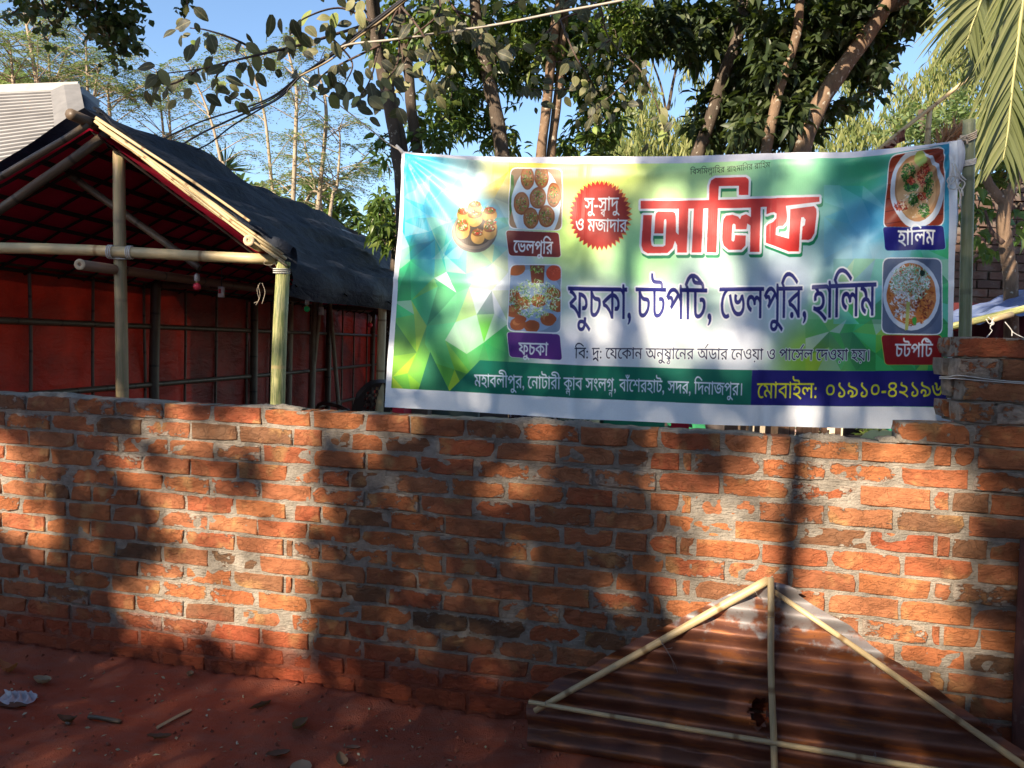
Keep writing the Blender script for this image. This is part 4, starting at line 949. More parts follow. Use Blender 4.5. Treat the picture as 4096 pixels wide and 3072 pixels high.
n = NT('flex_print'); tx = n.n('TexImage'); tx.image = img; tx.extension = 'EXTEND'; tx.interpolation = 'Cubic'
uvn = n.n('UVMap', uv_map='print').outputs[0]; n.set(tx.inputs[0], uvn)
n.base(tx.outputs[0], .42, .35); wv = n.n('TexWave', wave_type='BANDS', bands_direction='X'); wv.inputs['Scale'].default_value = 90; n.set(wv.inputs[0], uvn)
n.bump(n.math('ADD', n.math('MULTIPLY', wv.outputs[1], .12), n.noise(n.scale(uvn, (3, 1.4, 1)), 9, 5, .6)), .25, .006); n.trans(tx.outputs[0], .12)
me.materials.append(n.m)
banner = thing('banner', 'wide printed food stall banner in green, yellow and blue with red and navy Bengali lettering', 'banner', tuple(PL))
obj('printed_sheet', me, banner)
SEAM = m_cloth('white_hem', (.70, .71, .76), (.62, .64, .70), .1)
mb = MB()
xr = [st2disp(1., t) for t in np.linspace(0, .36, 24)]
Vh = []
for k, (x, y) in enumerate(xr):
    t = k / 23; P = onb(x * .46294, y * .46294)
    w = .030 * (1 - t) ** .8 * (.8 + .3 * math.sin(t * 9)); Vh += [P + bN * .004, P + bW * w * .5 + bN * (.018 * math.sin(t * 8) + .01), P + bW * w - bN * (.02 - .02 * math.sin(t * 11))]
mb.add(Vh, [(i * 3 + j, (i + 1) * 3 + j, (i + 1) * 3 + j + 1, i * 3 + j + 1) for i in range(23) for j in (0, 1)])
mb.build('folded_hem', SEAM, banner, True)
# banner pole and its lashings
pt, pb = aty(968.5, 120, 3.12), aty(966, 352, 3.12); pb = pb + (pb - pt) / (pt[2] - pb[2]) * (pb[2] - .0)
pole = thing('bamboo_pole', 'grey green bamboo pole holding up the right end of the banner', 'pole', tuple(pb))
bamboo('culm', pb, pt, .0245, BAMG2, pole, .0225, .42, 21, .003, 16)
ROPE = m_plain('pale_rope', (.50, .42, .33), .85, .2); ROPE2 = m_plain('white_rope', (.62, .60, .57), .8, .2)
mb = MB()
def coil(c, r, turns, dz, rr, tilt=.1):
    P = [c + np.array([r * math.cos(t), r * math.sin(t), dz * t / 6.28 + tilt * r * math.sin(t + 1)]) for t in np.linspace(0, 6.28 * turns, int(18 * turns))]
    mb.tube(P, rr, 6)
c1 = aty(968, 141, 3.12); coil(c1, .0275, 4, .008, .0032, .5)
mb.tube(spline([PR, PR + [.02, -.02, .012], c1 + [-.02, -.03, .0]], 8), .004, 6); mb.tube(spline([PR, PR + [.03, -.01, 0], c1 + [-.02, -.03, -.02]], 8), .004, 6)
tag(mb.build('rope', ROPE, None, True), 'brown rope lashing the banner corner to the top of the bamboo pole', 'rope')
mb = MB(); c2 = aty(968, 166, 3.12); coil(c2, .0265, 4, .006, .003, .25)
q = lambda x, y, Y=3.07: aty(x, y, Y)
for L in ([(955, 164), (957, 176), (951, 184), (947, 181), (951, 176), (959, 178)], [(953, 166), (951, 178), (948, 187), (955, 189), (960, 182)], [(956, 168), (960, 178), (965, 183), (962, 190)], [(955, 165), (961, 175), (966, 180)],
          [(957, 185), (960, 193), (960, 205)], [(958, 186), (962, 190), (963, 196)], [(952, 163), (954, 175), (957, 187)]):
    mb.tube(spline([q(*p) for p in L], 14), .0026, 6)
for p in ((960, 205), (962, 192)): mb.tube([q(p[0] - .5, p[1] - 2), q(*p), q(p[0] + .6, p[1] + 3)], [.003, .0045, .002], 6)
tag(mb.build('rope', ROPE2, None, True), 'white rope knotted in loops below the top lashing of the banner pole', 'rope')

# ---------------------------------------------------------------- the bamboo shed with black tarpaulin roof
D0 = np.array([.114, 1., 0.])
def sh(x, t, z): return np.array([x, 5., z]) + D0 * t
AX, LX, RX = -2.72, -4.12, -1.53; AZ, EZ = 2.93, 2.09; TL_ = 11.9
shed = thing('bamboo_shed', 'open fronted bamboo shed with black tarpaulin roof and red cloth walls', 'shed', tuple(sh(AX, 0, 0)))
RED = m_cloth('red_cloth', (.27, .017, .008), (.13, .008, .004), .08, 2.6, .6, .35, .06)
REDR = m_cloth('red_roof_lining', (.80, .025, .08), (.62, .018, .06), .5, 1.6, .7, .2, .02)
TARP = m_cloth('black_blue_tarpaulin', (.010, .013, .020), (.024, .029, .042), .22, 5., .68, .2, .05)
n = 0
posts = {}
pA, pB = aty(119.5, 152, 5.0), aty(124.6, 420, 4.97)
pB2 = pB + (pB - pA) / (pA[2] - pB[2]) * pB[2]
bamboo('post', pB2, pA, .039, m_bamboo('split_green_bamboo', (.36, .26, .15), (.28, .20, .11), (.22, .16, .09), .35), shed, .037, .55, 31, .012, 14)
pA, pB = aty(283.5, 262, 4.88), aty(278.5, 420, 4.86); pB2 = pB + (pB - pA) / (pA[2] - pB[2]) * pB[2]
bamboo('post', pB2, pA, .049, BAMG, shed, .043, .62, 32, .01, 16)
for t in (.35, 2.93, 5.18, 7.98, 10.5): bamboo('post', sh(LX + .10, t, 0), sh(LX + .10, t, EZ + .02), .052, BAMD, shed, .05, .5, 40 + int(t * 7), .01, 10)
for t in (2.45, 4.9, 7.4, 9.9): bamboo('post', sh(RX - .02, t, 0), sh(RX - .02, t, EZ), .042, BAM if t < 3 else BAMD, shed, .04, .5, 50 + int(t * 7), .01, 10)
bamboo('crossbeam', aty(-60, 246.5, 4.93), aty(276, 260, 4.93), .036, BAM, shed, .034, .62, 61, .012, 14)
bamboo('purlin', aty(80, 264.5, 4.62), sh(-2.70, 11.5, 2.03), .033, m_bamboo('dark_red_bamboo', (.26, .15, .09), (.20, .11, .07), (.08, .05, .03)), shed, .04, .5, 62, .02, 10)
bamboo('purlin', aty(249, 240.5, 4.70), sh(-1.86, 1.5, 2.03), .033, BAM, shed, .04, .5, 63, .02, 8)
def cut_end(px, py, Y, r, m_):
    c_ = aty(px, py, Y) - np.array([0, .004, 0]); m__ = MB(); n_ = 14; V_ = []
    for rr_, dy_ in ((r * .99, .002), (r * .96, -.002), (r * .34, -.001), (r * .30, .03)):
        V_ += [c_ + np.array([rr_ * math.cos(6.283 * k / n_), dy_, rr_ * math.sin(6.283 * k / n_)]) for k in range(n_)]
    m__.add(V_, [(a_ * n_ + k, a_ * n_ + (k + 1) % n_, (a_ + 1) * n_ + (k + 1) % n_, (a_ + 1) * n_ + k) for a_ in range(3) for k in range(n_)]); m__.build('cut_end', m_, shed, True)
CUT = m_plain('cut_bamboo', (.52, .40, .26), .8, .2); cut_end(80, 264.5, 4.62, .034, CUT); cut_end(249, 240.5, 4.70, .035, CUT)
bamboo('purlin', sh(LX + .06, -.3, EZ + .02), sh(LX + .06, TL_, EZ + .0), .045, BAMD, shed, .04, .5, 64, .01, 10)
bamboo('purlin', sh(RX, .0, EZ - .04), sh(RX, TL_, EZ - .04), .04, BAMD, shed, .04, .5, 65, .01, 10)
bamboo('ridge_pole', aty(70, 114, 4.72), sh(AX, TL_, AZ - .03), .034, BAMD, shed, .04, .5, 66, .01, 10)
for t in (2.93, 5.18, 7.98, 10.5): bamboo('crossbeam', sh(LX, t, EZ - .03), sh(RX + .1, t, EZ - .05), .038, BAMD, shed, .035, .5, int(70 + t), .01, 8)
# rafters of the open gable
bamboo('rafter', aty(107, 134, 4.98), aty(-10, 216, 4.98), .03, BAMD, shed, .03, .45, 81, .01, 10)
bamboo('rafter', aty(88, 124, 4.85), aty(-12, 183, 4.85), .022, BAMD, shed, .022, .45, 82, .01, 10)
bamboo('rafter', aty(45, 158, 5.3), aty(200, 268, 5.3), .026, BAMD, shed, .026, .45, 83, .01, 10)
bamboo('rafter', aty(118, 140, 5.15), aty(262, 246, 5.15), .026, BAMD, shed, .026, .45, 84, .01, 10)
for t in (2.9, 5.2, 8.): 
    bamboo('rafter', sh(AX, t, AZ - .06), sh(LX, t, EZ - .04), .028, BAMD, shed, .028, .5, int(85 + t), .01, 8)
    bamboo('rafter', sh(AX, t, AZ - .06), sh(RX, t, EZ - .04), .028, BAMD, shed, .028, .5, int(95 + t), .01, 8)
# lit bundle of split bamboo along the right rake
for k, (a, b, dy, r) in enumerate([((95, 121), (284, 262), 0, .011), ((100, 127), (283, 254), -.03, .009), ((112, 136), (281, 259), .02, .010), ((108, 131), (238, 221), -.02, .012), ((150, 161), (287, 266), -.05, .008), ((96, 118), (250, 221), -.04, .010), ((190, 188), (286, 259), -.01, .012)]):
    bamboo('rake_strip', aty(*a, 4.74 + dy * .6), aty(*b, 4.74 + dy * .6), r, BAM, shed, r * .8, .4, 110 + k, .012, 7)
# lattice of split bamboo under the lining (every strip of its own)
LATM = m_plain('dark_lath', (.030, .022, .018), .8, .2)
def strip_mesh(L, seed):
    q = random.Random(seed); m = MB(); n_ = 5; P = []
    V = []; 
    for i in range(n_ + 1):
        x = L * i / n_; w = .024 * q.uniform(.7, 1.3); y = q.gauss(0, .012)
        V += [(x, y - w, 0), (x, y + w, 0), (x, y, -.012)]
    F = []
    for i in range(n_):
        a = i * 3; F += [(a, a + 3, a + 5, a + 2), (a + 2, a + 5, a + 4, a + 1), (a + 1, a + 4, a + 3, a)]
    m.add(V, F); return m.mesh('lattice_strip', LATM)
RL = math.hypot(AX - LX, AZ - EZ)
lm = [strip_mesh(RL, s) for s in range(3)]; ll = [strip_mesh(TL_ - .3, 9 + s) for s in range(3)]
def place(me, o, xd, zd, name='lattice_strip'):
    xd = np.array(xd, float); xd /= np.linalg.norm(xd); zd = np.array(zd, float); zd -= xd * (zd @ xd); zd /= np.linalg.norm(zd); yd = np.cross(zd, xd)
    Mx = Matrix([[xd[i], yd[i], zd[i], o[i]] for i in range(3)] + [[0, 0, 0, 1]])
    ob = bpy.data.objects.new(name, me); col.objects.link(ob); ob.parent = shed; ob.matrix_parent_inverse = Matrix.Translation(-shed.location); ob.matrix_basis = Mx; return ob
for sx, EX in ((-1, LX), (1, RX)):
    up = np.array([sx * (AZ - EZ), 0, abs(EX - AX)]); dn = sh(EX, 0, EZ) - sh(AX, 0, AZ)
    k = 0; t = -.02
    while t < TL_:
        place(lm[k % 3], sh(AX, t, AZ - .085), dn + np.array([0, rnd.gauss(0, .03), 0]), up); t += .30 + rnd.uniform(-.05, .06) + t * .012; k += 1
    for f in np.arange(.10, 1.0, .125):
        f += rnd.gauss(0, .01); o_ = sh(AX + (EX - AX) * f, -.04, AZ + (EZ - AZ) * f - .095); place(ll[k % 3], o_, D0 + np.array([0, 0, rnd.gauss(0, .002)]), up); k += 1
def sheet(fn, nu, nv, name, mat, parent, thick=0.):
    us = np.linspace(0, 1, nu); vs = np.linspace(0, 1, nv)
    V = np.array([fn(u, v) for v in vs for u in us]); i = (np.arange(nv - 1)[:, None] * nu + np.arange(nu - 1)[None]).ravel()
    return obj(name, np_mesh(name, V, np.stack([i, i + 1, i + 1 + nu, i + nu], 1), mat, True), parent)
def wr(u, v, s=1.):
    g = lambda a, b, k, sd: float(gn(np.array([a]), np.array([b]), k, sd)[0]) - .5
    return g(u, v * 5, 1.6, 1) * .05 * s + g(u * 1.0, v * 16, 1., 2) * .035 * s + abs(g(u * .5, v * 34, 1., 3)) * .04 * s
def roofR(u, v):          # u along the shed, v from ridge to the drooping hem
    t = -.10 + u * (TL_ + .1)
    if v < .86:
        f = v / .86; x = AX + (RX + .10 - AX) * f; z = AZ + .035 + (EZ - .06 - AZ) * f - .02 * math.sin(math.pi * f) - .04 * math.sin(math.pi * f) * min(1, max(0, t))
        return sh(x, t - .02 * math.sin(v * 9), z + wr(t * .6, f + t * .06, 2.4) * min(1, .3 + u * 6))
    f = (v - .86) / .14; g = gn(np.array([t]), np.array([0.]), 1.1, 8)[0]
    return sh(RX + .10 + .05 * math.sin(f * 3) + .03 * math.sin(t * 5), t, EZ - .03 - f * (.17 + .09 * g) + wr(t, 1.) * .5)
sheet(roofR, 200, 46, 'roof_tarpaulin', TARP, shed)
def roofL(u, v):
    t = -.10 + u * (TL_ + .1); x = AX + (LX - .1 - AX) * v; z = AZ + .03 + (EZ - .06 - AZ) * v - .03 * math.sin(math.pi * v); return sh(x, t, z + wr(t, v) * .7)
sheet(roofL, 80, 20, 'roof_tarpaulin', TARP, shed)
# rolled front edge of the right slope
def roll(u, v):
    f = u; a = v * 5.2; r = .020 + .05 * max(0, f - .72) * 3; x = AX + .08 + (RX + .06 - AX) * f; z = AZ + .045 + (EZ - .04 - AZ) * f - .015 * math.sin(math.pi * f)
    if f > .9: r *= 1.2
    return sh(x + .01 * math.sin(f * 40), -.12 - r * math.cos(a) * .8 + .01 * math.sin(f * 31), z - .02 + r * math.sin(a) + .006 * math.sin(f * 55))
sheet(roll, 70, 14, 'rolled_edge', TARP, shed)
for EX in (LX, RX):
    def lin(u, v, EX=EX): return sh(AX + (EX - AX) * v, -.06 + u * (TL_ + .06), AZ + (EZ - AZ) * v - .055 + .5 * wr(u * 12, v, .3) - .012)
    sheet(lin, 60, 14, 'roof_lining', REDR, shed)
def wallL(u, v):
    t = -1.4 + u * (TL_ + 1.4); z = EZ * v; k = math.sin(t * 2.6 + v * 2) * .012 + .02 * math.sin(t * 7 + v * 5) * math.sin(v * 3) + (gn(np.array([t]), np.array([v * 1.3]), 2.4, 5)[0] - .5) * .05; return sh(LX + .02 + k, t, z)
sheet(wallL, 160, 30, 'red_wall', RED, shed)
def wallE(u, v): return sh(LX + (RX - LX) * u, TL_ + .02 * math.sin(u * 20), EZ * v)
sheet(wallE, 30, 10, 'red_wall', RED, shed)
for z in (.42, 1.03, 1.62): 
    bamboo('wall_rail', sh(LX + .075, -1.3, z + .02), sh(LX + .075, TL_, z - .02), .03, BAMD, shed, .026, .45, int(z * 100), .01, 7)
t = -.9
k = 0
while t < TL_:
    bamboo('wall_batten', sh(LX + .055, t, 0), sh(LX + .055, t + rnd.gauss(0, .02), EZ), .017, BAMD, shed, .015, .4, 300 + k, .006, 6); t += rnd.uniform(.66, .84); k += 1
# lashings at the joints
mb = MB()
def lash(x, y, Y, r, n_=3, rr=.0035, sp=.012, ax='x'):
    c = aty(x, y, Y)
    for k in range(n_):
        o_ = (k - n_ / 2) * sp
        P = [c + (np.array([o_, r * math.cos(a), r * math.sin(a)]) if ax == 'x' else np.array([r * math.cos(a), r * math.sin(a), o_ + .004 * math.sin(a)])) for a in np.linspace(0, 6.28, 14)]; MB().tube(P, rr, 5, False).build('lashing', ROPE2, shed, True)
lash(112, 252, 4.93, .043); lash(131, 252.5, 4.93, .041); lash(121, 247, 4.97, .048, 2, ax='z'); lash(122, 257, 4.97, .048, 2, ax='z')
lash(282, 270, 4.88, .052, 3, ax='z')
for L in ([(266, 259), (264, 264), (271, 265), (276, 262)], [(274, 262), (277, 268), (276, 275)], [(258, 285), (260, 296), (256, 305)], [(262, 283), (265, 292), (262, 304)], [(260, 283), (257, 290), (259, 300), (254, 303)]): MB().tube(spline([aty(*p, 4.85) for p in L], 10), 0.0012, 4).build('rope_end', ROPE, shed, True)
# hanging lamps and switches
def bulb(px, py, Y, r, rgb, label):
    c = aty(px, py, Y); t = thing('light_bulb', label, 'light bulb', tuple(c), 'light bulbs hanging in the shed')
    gl = m_plain(label[:8].strip() + '_glass', rgb, .25, .5, None, .05)
    V = MB().tube([c + [0, 0, r * math.cos(a) * 1.0] for a in np.linspace(math.pi, .42, 9)], [max(.001, r * math.sin(a)) for a in np.linspace(math.pi, .42, 9)], 12); V.build('glass', gl, t, True)
    MB().tube([c + [0, 0, r * .85], c + [0, 0, r * 1.5]], r * .42, 10).build('metal_cap', m_plain('brass', (.5, .4, .2), .35, .5, .9), t, True)
    MB().tube([c + [0, 0, r * v] for v in (1.4, 1.5, 2.7, 3.2, 3.35)], [r * .55, r * .7, r * .72, r * .6, r * .2], 12).build('holder', m_plain('white_plastic', (.55, .55, .55), .4, .5), t, True)
    MB().tube(spline([c + [0, 0, r * 3.3], c + [r * .8, 0, r * 4.2], c + [r * .2, .02, r * 5.4]], 8), r * .1, 5).build('cord', m_plain('dark_cable', (.03, .03, .03), .6), t, True)
bulb(197, 286.5, 5.4, .027, (.95, .07, .12), 'round red bulb in a white holder, the largest of the hanging bulbs')
bulb(307, 309, 7., .028, (.03, .65, .2), 'round green bulb hanging behind the bright front post')
bulb(370, 325, 9.6, .033, (.95, .06, .1), 'small far red bulb at the back right of the shed')
for (px, py, Y, lb, c2) in [(221.5, 292, 6.3, 'white switch with red button dangling beside the large red bulb', (.5, .02, .03)), (321, 311, 8.2, 'pale switch dangling behind the green bulb', (.3, .35, .3))]:
    c = aty(px, py, Y); t = thing('pendant_switch', lb, 'switch', tuple(c))
    MB().box(c, (.045, .03, .085)).build('case', m_plain('switch_case', (.55, .5, .5), .4), t); MB().box(c + [-.008, -.018, .005], (.018, .012, .035)).build('button', m_plain('switch_button', c2, .4), t)
    MB().tube([c + [0, 0, .042], c + [0, 0, .2]], .003, 5).build('cord', m_plain('dark_cable', (.03, .03, .03), .6), t)
# dark plastic chair inside
def chair(base, ang, mat, label, group=None, sc=1.):
    t = thing('plastic_chair', label, 'chair', tuple(base), group)
    ca, sa = math.cos(ang), math.sin(ang)
    def X(x, y, z): return np.array([base[0] + (x * ca - y * sa) * sc, base[1] + (x * sa + y * ca) * sc, base[2] + z * sc])
    def S_(fn, nu, nv, name, skip=None):
        V = [X(*fn(i / (nu - 1), j / (nv - 1))) for j in range(nv) for i in range(nu)]
        F = [(j * nu + i, j * nu + i + 1, (j + 1) * nu + i + 1, (j + 1) * nu + i) for j in range(nv - 1) for i in range(nu - 1) if not (skip and skip(i, j))]
        obj(name, np_mesh(name, V, F, mat, True), t)
    def bk(u, v):
        a = (u - .5) * 2; h = .42 + v * (.44 - .13 * abs(a) ** 3.); return (a * (.235 - .03 * v), .22 + .10 * v - .07 * a * a * (1), h)
    S_(bk, 15, 17, 'backrest', lambda i, j: 3 < j < 14 and 2 < i < 11 and (i + j) % 2 == 0)
    def rim(u, v):
        a = (u - .5) * 2; b = bk(u, 1); return (b[0] * (1.02), b[1] + .03 * v, b[2] + .01 - .03 * v)
    S_(rim, 15, 3, 'back_rim')
    S_(lambda u, v: ((u - .5) * .46, -.22 + v * .44, .43 - .02 * math.sin(math.pi * u) + .01 * v), 8, 8, 'seat')
    for sx in (-1, 1):
        MB().tube(spline([X(sx * .25, .22, .60), X(sx * .27, .05, .64), X(sx * .26, -.18, .62), X(sx * .24, -.22, .42)], 12), .018 * sc, 6).build('armrest', mat, t, True)
        for y, y2 in ((-.2, -.24), (.2, .27)): MB().tube([X(sx * .22, y, .43), X(sx * .26, y2, 0)], [.024 * sc, .016 * sc], 6).build('leg', mat, t, True)
DP = m_plain('dark_plastic', (.035, .022, .018), .4, .5)
c = aty(355, 400, 7.6); chair(np.array([c[0], c[1], 0.21]), math.radians(232), DP, 'dark brown plastic chair with lattice back inside the shed', None, 1.12)
# chair stands on a low earth platform inside the shed
def plat(u, v): return sh(LX + .12 + (RX - LX - .25) * u, .3 + (TL_ - .5) * v, 0.208 if 0 < u < 1 and 0 < v < 1 else -.01)
tag(sheet(plat, 14, 30, 'earth_platform', m_plain('packed_earth', (.20, .12, .08), .95, .1, None, .2, 3), None), kind='structure')
# ---------------------------------------------------------------- foliage tools
def unit(v): return v / (np.linalg.norm(v, axis=-1, keepdims=True) + 1e-9)
def leaves(P, A, L, W, shape=0, droop=.3):
    """P bases, A unit directions, L lengths, W widths -> verts, faces, per-vertex tone"""
    n = len(P); up = unit(rg.normal(size=(n, 3)) * .55 + [0, 0, 1.])
    Sd = unit(np.cross(A, up)); N = np.cross(Sd, A)
    L = L[:, None]; W = W[:, None]
    if shape == 0:      # pointed leaf folded along its midrib: six points
        m1 = P + A * L * .35 + N * L * .03; m2 = P + A * L * .72 - N * L * .05 * droop
        tip = P + A * L - N * L * .22 * droop - np.array([0, 0, 1.]) * L * .15 * droop
        e = N * W * .22
        V = np.stack([P, m1 + Sd * W * .5 + e, m2 + Sd * W * .36 + e, tip, m2 - Sd * W * .36 + e, m1 - Sd * W * .5 + e, m1, m2], 1)
        f = np.array([[0, 1, 6, 6], [1, 2, 7, 6], [2, 3, 7, 7], [0, 6, 5, 5], [6, 7, 4, 5], [7, 3, 4, 4]])
        V = V.reshape(-1, 3); q = np.array([(1, 2, 7, 6), (6, 7, 4, 5), (0, 1, 6, 5), (2, 3, 4, 7)])
        F = (q[None] + (np.arange(n) * 8)[:, None, None]).reshape(-1, 4); k = 8
    else:               # small plain diamond
        V = np.stack([P, P + A * L * .45 + Sd * W * .5, P + A * L - np.array([0, 0, 1.]) * L * .1, P + A * L * .45 - Sd * W * .5], 1).reshape(-1, 3)
        F = (np.array([[0, 1, 2, 3]])[None] + (np.arange(n) * 4)[:, None, None]).reshape(-1, 4); k = 4
    return V, F, k
class Fol:
    def __init__(s): s.V = []; s.F = []; s.T = []; s.n = 0
    def add(s, P, A, L, W, shape=0, droop=.3, tone=None):
        if len(P) == 0: return
        L = np.ones(len(P)) * L; W = np.ones(len(P)) * W
        V, F, k = leaves(np.asarray(P), np.asarray(A), L, W, shape, droop); t = rg.random(len(P)) if tone is None else np.clip(tone, 0, 1)
        s.V.append(V); s.F.append(F + s.n); s.T.append(np.repeat(t, k)); s.n += len(V)
    def build(s, name, mat, parent, kind='stuff'):
        o = obj(name, np_mesh(name, np.concatenate(s.V), np.concatenate(s.F), mat, False, {'lv': np.concatenate(s.T)}), parent)
        return tag(o, kind=kind) if kind else o
def in_holes(x, y, holes):
    for (cx, cy, rx, ry) in holes:
        if ((x - cx) / rx) ** 2 + ((y - cy) / ry) ** 2 < 1: return True
    return False
def crown(parent, ell_, Y, dY, dens, mat, L=.15, W=.045, per=14, holes=(), droop=.6, twig=True, name='leaves', shape=0, out=1., tonef=None, tmat=None):
    """rosettes of leaves through ellipsoidal masses; ell_: (cx, cy, rx, ry) seen in the photograph, dens rosettes per 100 px2"""
    fo = Fol(); mb = MB(); nt = 0
    for (cx, cy, rx, ry) in ell_:
        n_ = max(1, int(math.pi * rx * ry / 100. * dens))
        c0 = aty(cx, cy, Y)
        for _ in range(n_):
            a = rnd.uniform(0, 6.283); r = math.sqrt(rnd.random()); px, py = cx + rx * r * math.cos(a), cy + ry * r * math.sin(a)
            if in_holes(px, py, holes): continue
            Yc = Y + dY * rnd.uniform(-1, 1) * math.sqrt(max(0, 1 - r * r * .8)); c = aty(px, py, Yc)
            k = rnd.randint(int(per * .6), per); dirv = unit(rg.normal(size=(k, 3)) * [1, 1, .6] + [0, 0, -droop * .8])
            base = c + dirv * .02 * out + rg.normal(size=(k, 3)) * .03 * out
            tn = .15 + .5 * rnd.random() + rg.normal(size=k) * .18
            fo.add(base, dirv, L * rg.uniform(.65, 1.15, k), W * rg.uniform(.8, 1.15, k), shape, droop, tn)
            if twig and rnd.random() < .35 and nt < 900:
                nt += 1; d = (c0 - c) * .25 + np.array([rnd.gauss(0, .08), 0, rnd.gauss(0, .1) - .05]); mb.tube(spline([c, c + d * .5 + [0, 0, .03], c + d], 4), [.004, .006, .009], 4, False) if False else mb.tube([c, c + d * .5 + [0, 0, .03], c + d], [.004, .006, .009], 4, False)
    fo.build(name, mat, parent)
    if twig and nt: tag(mb.build('twigs', tmat or BARK, parent, True), kind='stuff')
def stem(parent, pts, Y, r0, r1, mat, name='trunk', ground=True, n=26, seg=12, dY=0.):
    """tapered limb through photo points (last point lowest)"""
    k = len(pts); P = [aty(x, y, Y + dY * i / max(1, k - 1)) for i, (x, y) in enumerate(pts)]
    if ground:
        b = P[-1].copy(); d = (P[-1] - P[-2]) / max(.05, abs(P[-1][2] - P[-2][2])); g = b + d * b[2] * .5; g[2] = -.05; P.append(g)
    S_ = spline(P, n); R = np.linspace(r1, r0, n) * (1 + .05 * np.sin(np.arange(n) * 1.7 + pts[0][0]))
    mb = MB().tube(S_, R, seg); return mb.build(name, mat, parent, True)
def foot(pts, Y): p = aty(*pts[-1], Y); return (p[0], p[1], 0)
HO = [(524, 116, 13, 30), (676, 80, 17, 24), (640, 60, 6, 8), (436, 70, 5, 12), (533, 62, 5, 9), (468, 142, 12, 8), (895, 60, 30, 60), (925, 30, 25, 40)]
def mango(name, label, stems, Y, ells, dens, mat=LF_M, bark=BARK, L=.16, W=.045, extra=None, holes=HO, dY=.8):
    t = thing(name, label, 'tree', foot(stems[0][0], Y))
    for i, (p, r0, r1, g) in enumerate(stems): stem(t, p, Y + i * .08, r0, r1, bark, 'trunk' if g else 'branch', g)
    crown(t, ells, Y + .5, dY * .85, dens * 1.15, mat, L, W, 15, holes)
    if extra: crown(t, extra, Y, 1.6, dens * .35, mat, L * 1.3, W * 1.5, 12, ())
    return t
mango('leafy_tree', 'dark tree with three thin leaning stems right behind the top left corner of the banner',
      [([(366, -40), (372, 20), (377, 50), (382, 75), (390, 112), (397, 156), (402, 215)], .055, .035, True), ([(372, -40), (379, 31), (388, 77), (395, 112), (403, 149), (408, 210)], .05, .03, True), ([(397, -40), (401, 19), (409, 75), (411, 106), (417, 149), (424, 200)], .055, .038, True)],
      6.6, [(392, 30, 22, 32), (430, 30, 26, 34), (440, 88, 18, 22), (430, 130, 22, 16), (384, 140, 6, 16), (380, 165, 6, 12)], 1.15, LF_M, BARK, .13, .045, [(420, -55, 90, 40)])
mango('mango_tree', 'full green tree with one slim grey trunk left of the pale pair of trunks',
      [([(472, -40), (477, 25), (483, 56), (490, 87), (497, 118), (502, 153), (508, 210)], .075, .05, True)],
      7.2, [(470, 75, 26, 42), (498, 40, 26, 40), (458, 25, 30, 28), (515, 85, 14, 26), (455, 118, 20, 26), (482, 132, 22, 18), (513, 140, 14, 12), (520, 30, 22, 30)], 1.7, LF_M, BARK, .13, .036, [(490, -60, 80, 45)])
mango('tall_tree', 'pair of pale sun spotted trunks rising close together behind the middle of the banner',
      [([(562, -40), (560, 0), (556, 19), (551, 62), (546, 112), (541, 155), (538, 210)], .05, .042, True), ([(568, -40), (566, 0), (562, 43), (560, 75), (556, 112), (551, 155), (549, 210)], .046, .036, True)],
      7.4, [(585, 60, 30, 40), (545, 35, 22, 34), (600, 20, 40, 30), (598, 110, 24, 32), (625, 55, 22, 30), (580, 140, 18, 14), (596, 150, 14, 10), (532, 75, 10, 22)], 1.5, LF_M, BARKL, .135, .042, [(570, -60, 90, 45)])
mango('leaning_tree', 'dark leaning trunk with gloomy foliage between the weeping tree and the thick bare limb',
      [([(756, -40), (748, -10), (743, 12), (736, 43), (722, 80), (711, 118), (698, 154), (680, 215)], .07, .055, True)],
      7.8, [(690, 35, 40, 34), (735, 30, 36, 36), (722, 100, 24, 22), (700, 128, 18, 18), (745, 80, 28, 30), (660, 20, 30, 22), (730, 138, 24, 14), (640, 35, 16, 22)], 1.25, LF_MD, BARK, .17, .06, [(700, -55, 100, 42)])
mango('slim_tree', 'slim tree with orange lit bark patches just left of the thick bare limb',
      [([(802, -40), (800, 0), (796, 37), (780, 87), (774, 112), (766, 151), (760, 205)], .055, .036, True)],
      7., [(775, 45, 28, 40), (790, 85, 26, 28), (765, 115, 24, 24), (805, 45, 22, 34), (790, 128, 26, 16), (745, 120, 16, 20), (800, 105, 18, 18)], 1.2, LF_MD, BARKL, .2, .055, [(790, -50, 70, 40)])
big = mango('spreading_tree', 'thick lichen spotted limb leaning right across the sky at upper right',
      [([(902, -30), (889, 0), (884, 7), (876, 22), (861, 43), (843, 68), (826, 93), (813, 118), (802, 151), (795, 215)], .088, .062, True), ([(930, -40), (905, 0), (886, 10), (874, 26)], .05, .04, False)],
      7.0, [(850, 20, 34, 34), (885, 20, 32, 28), (868, 60, 22, 22), (842, 52, 16, 20), (905, 8, 26, 18), (828, 110, 8, 12), (870, 85, 12, 12), (820, 22, 22, 34), (848, 100, 12, 10), (965, 0, 20, 12)], 1.25, LF_MD, BARKL, .13, .07, [(890, -60, 100, 45)], [(872, 112, 20, 9), (935, 60, 22, 60)])
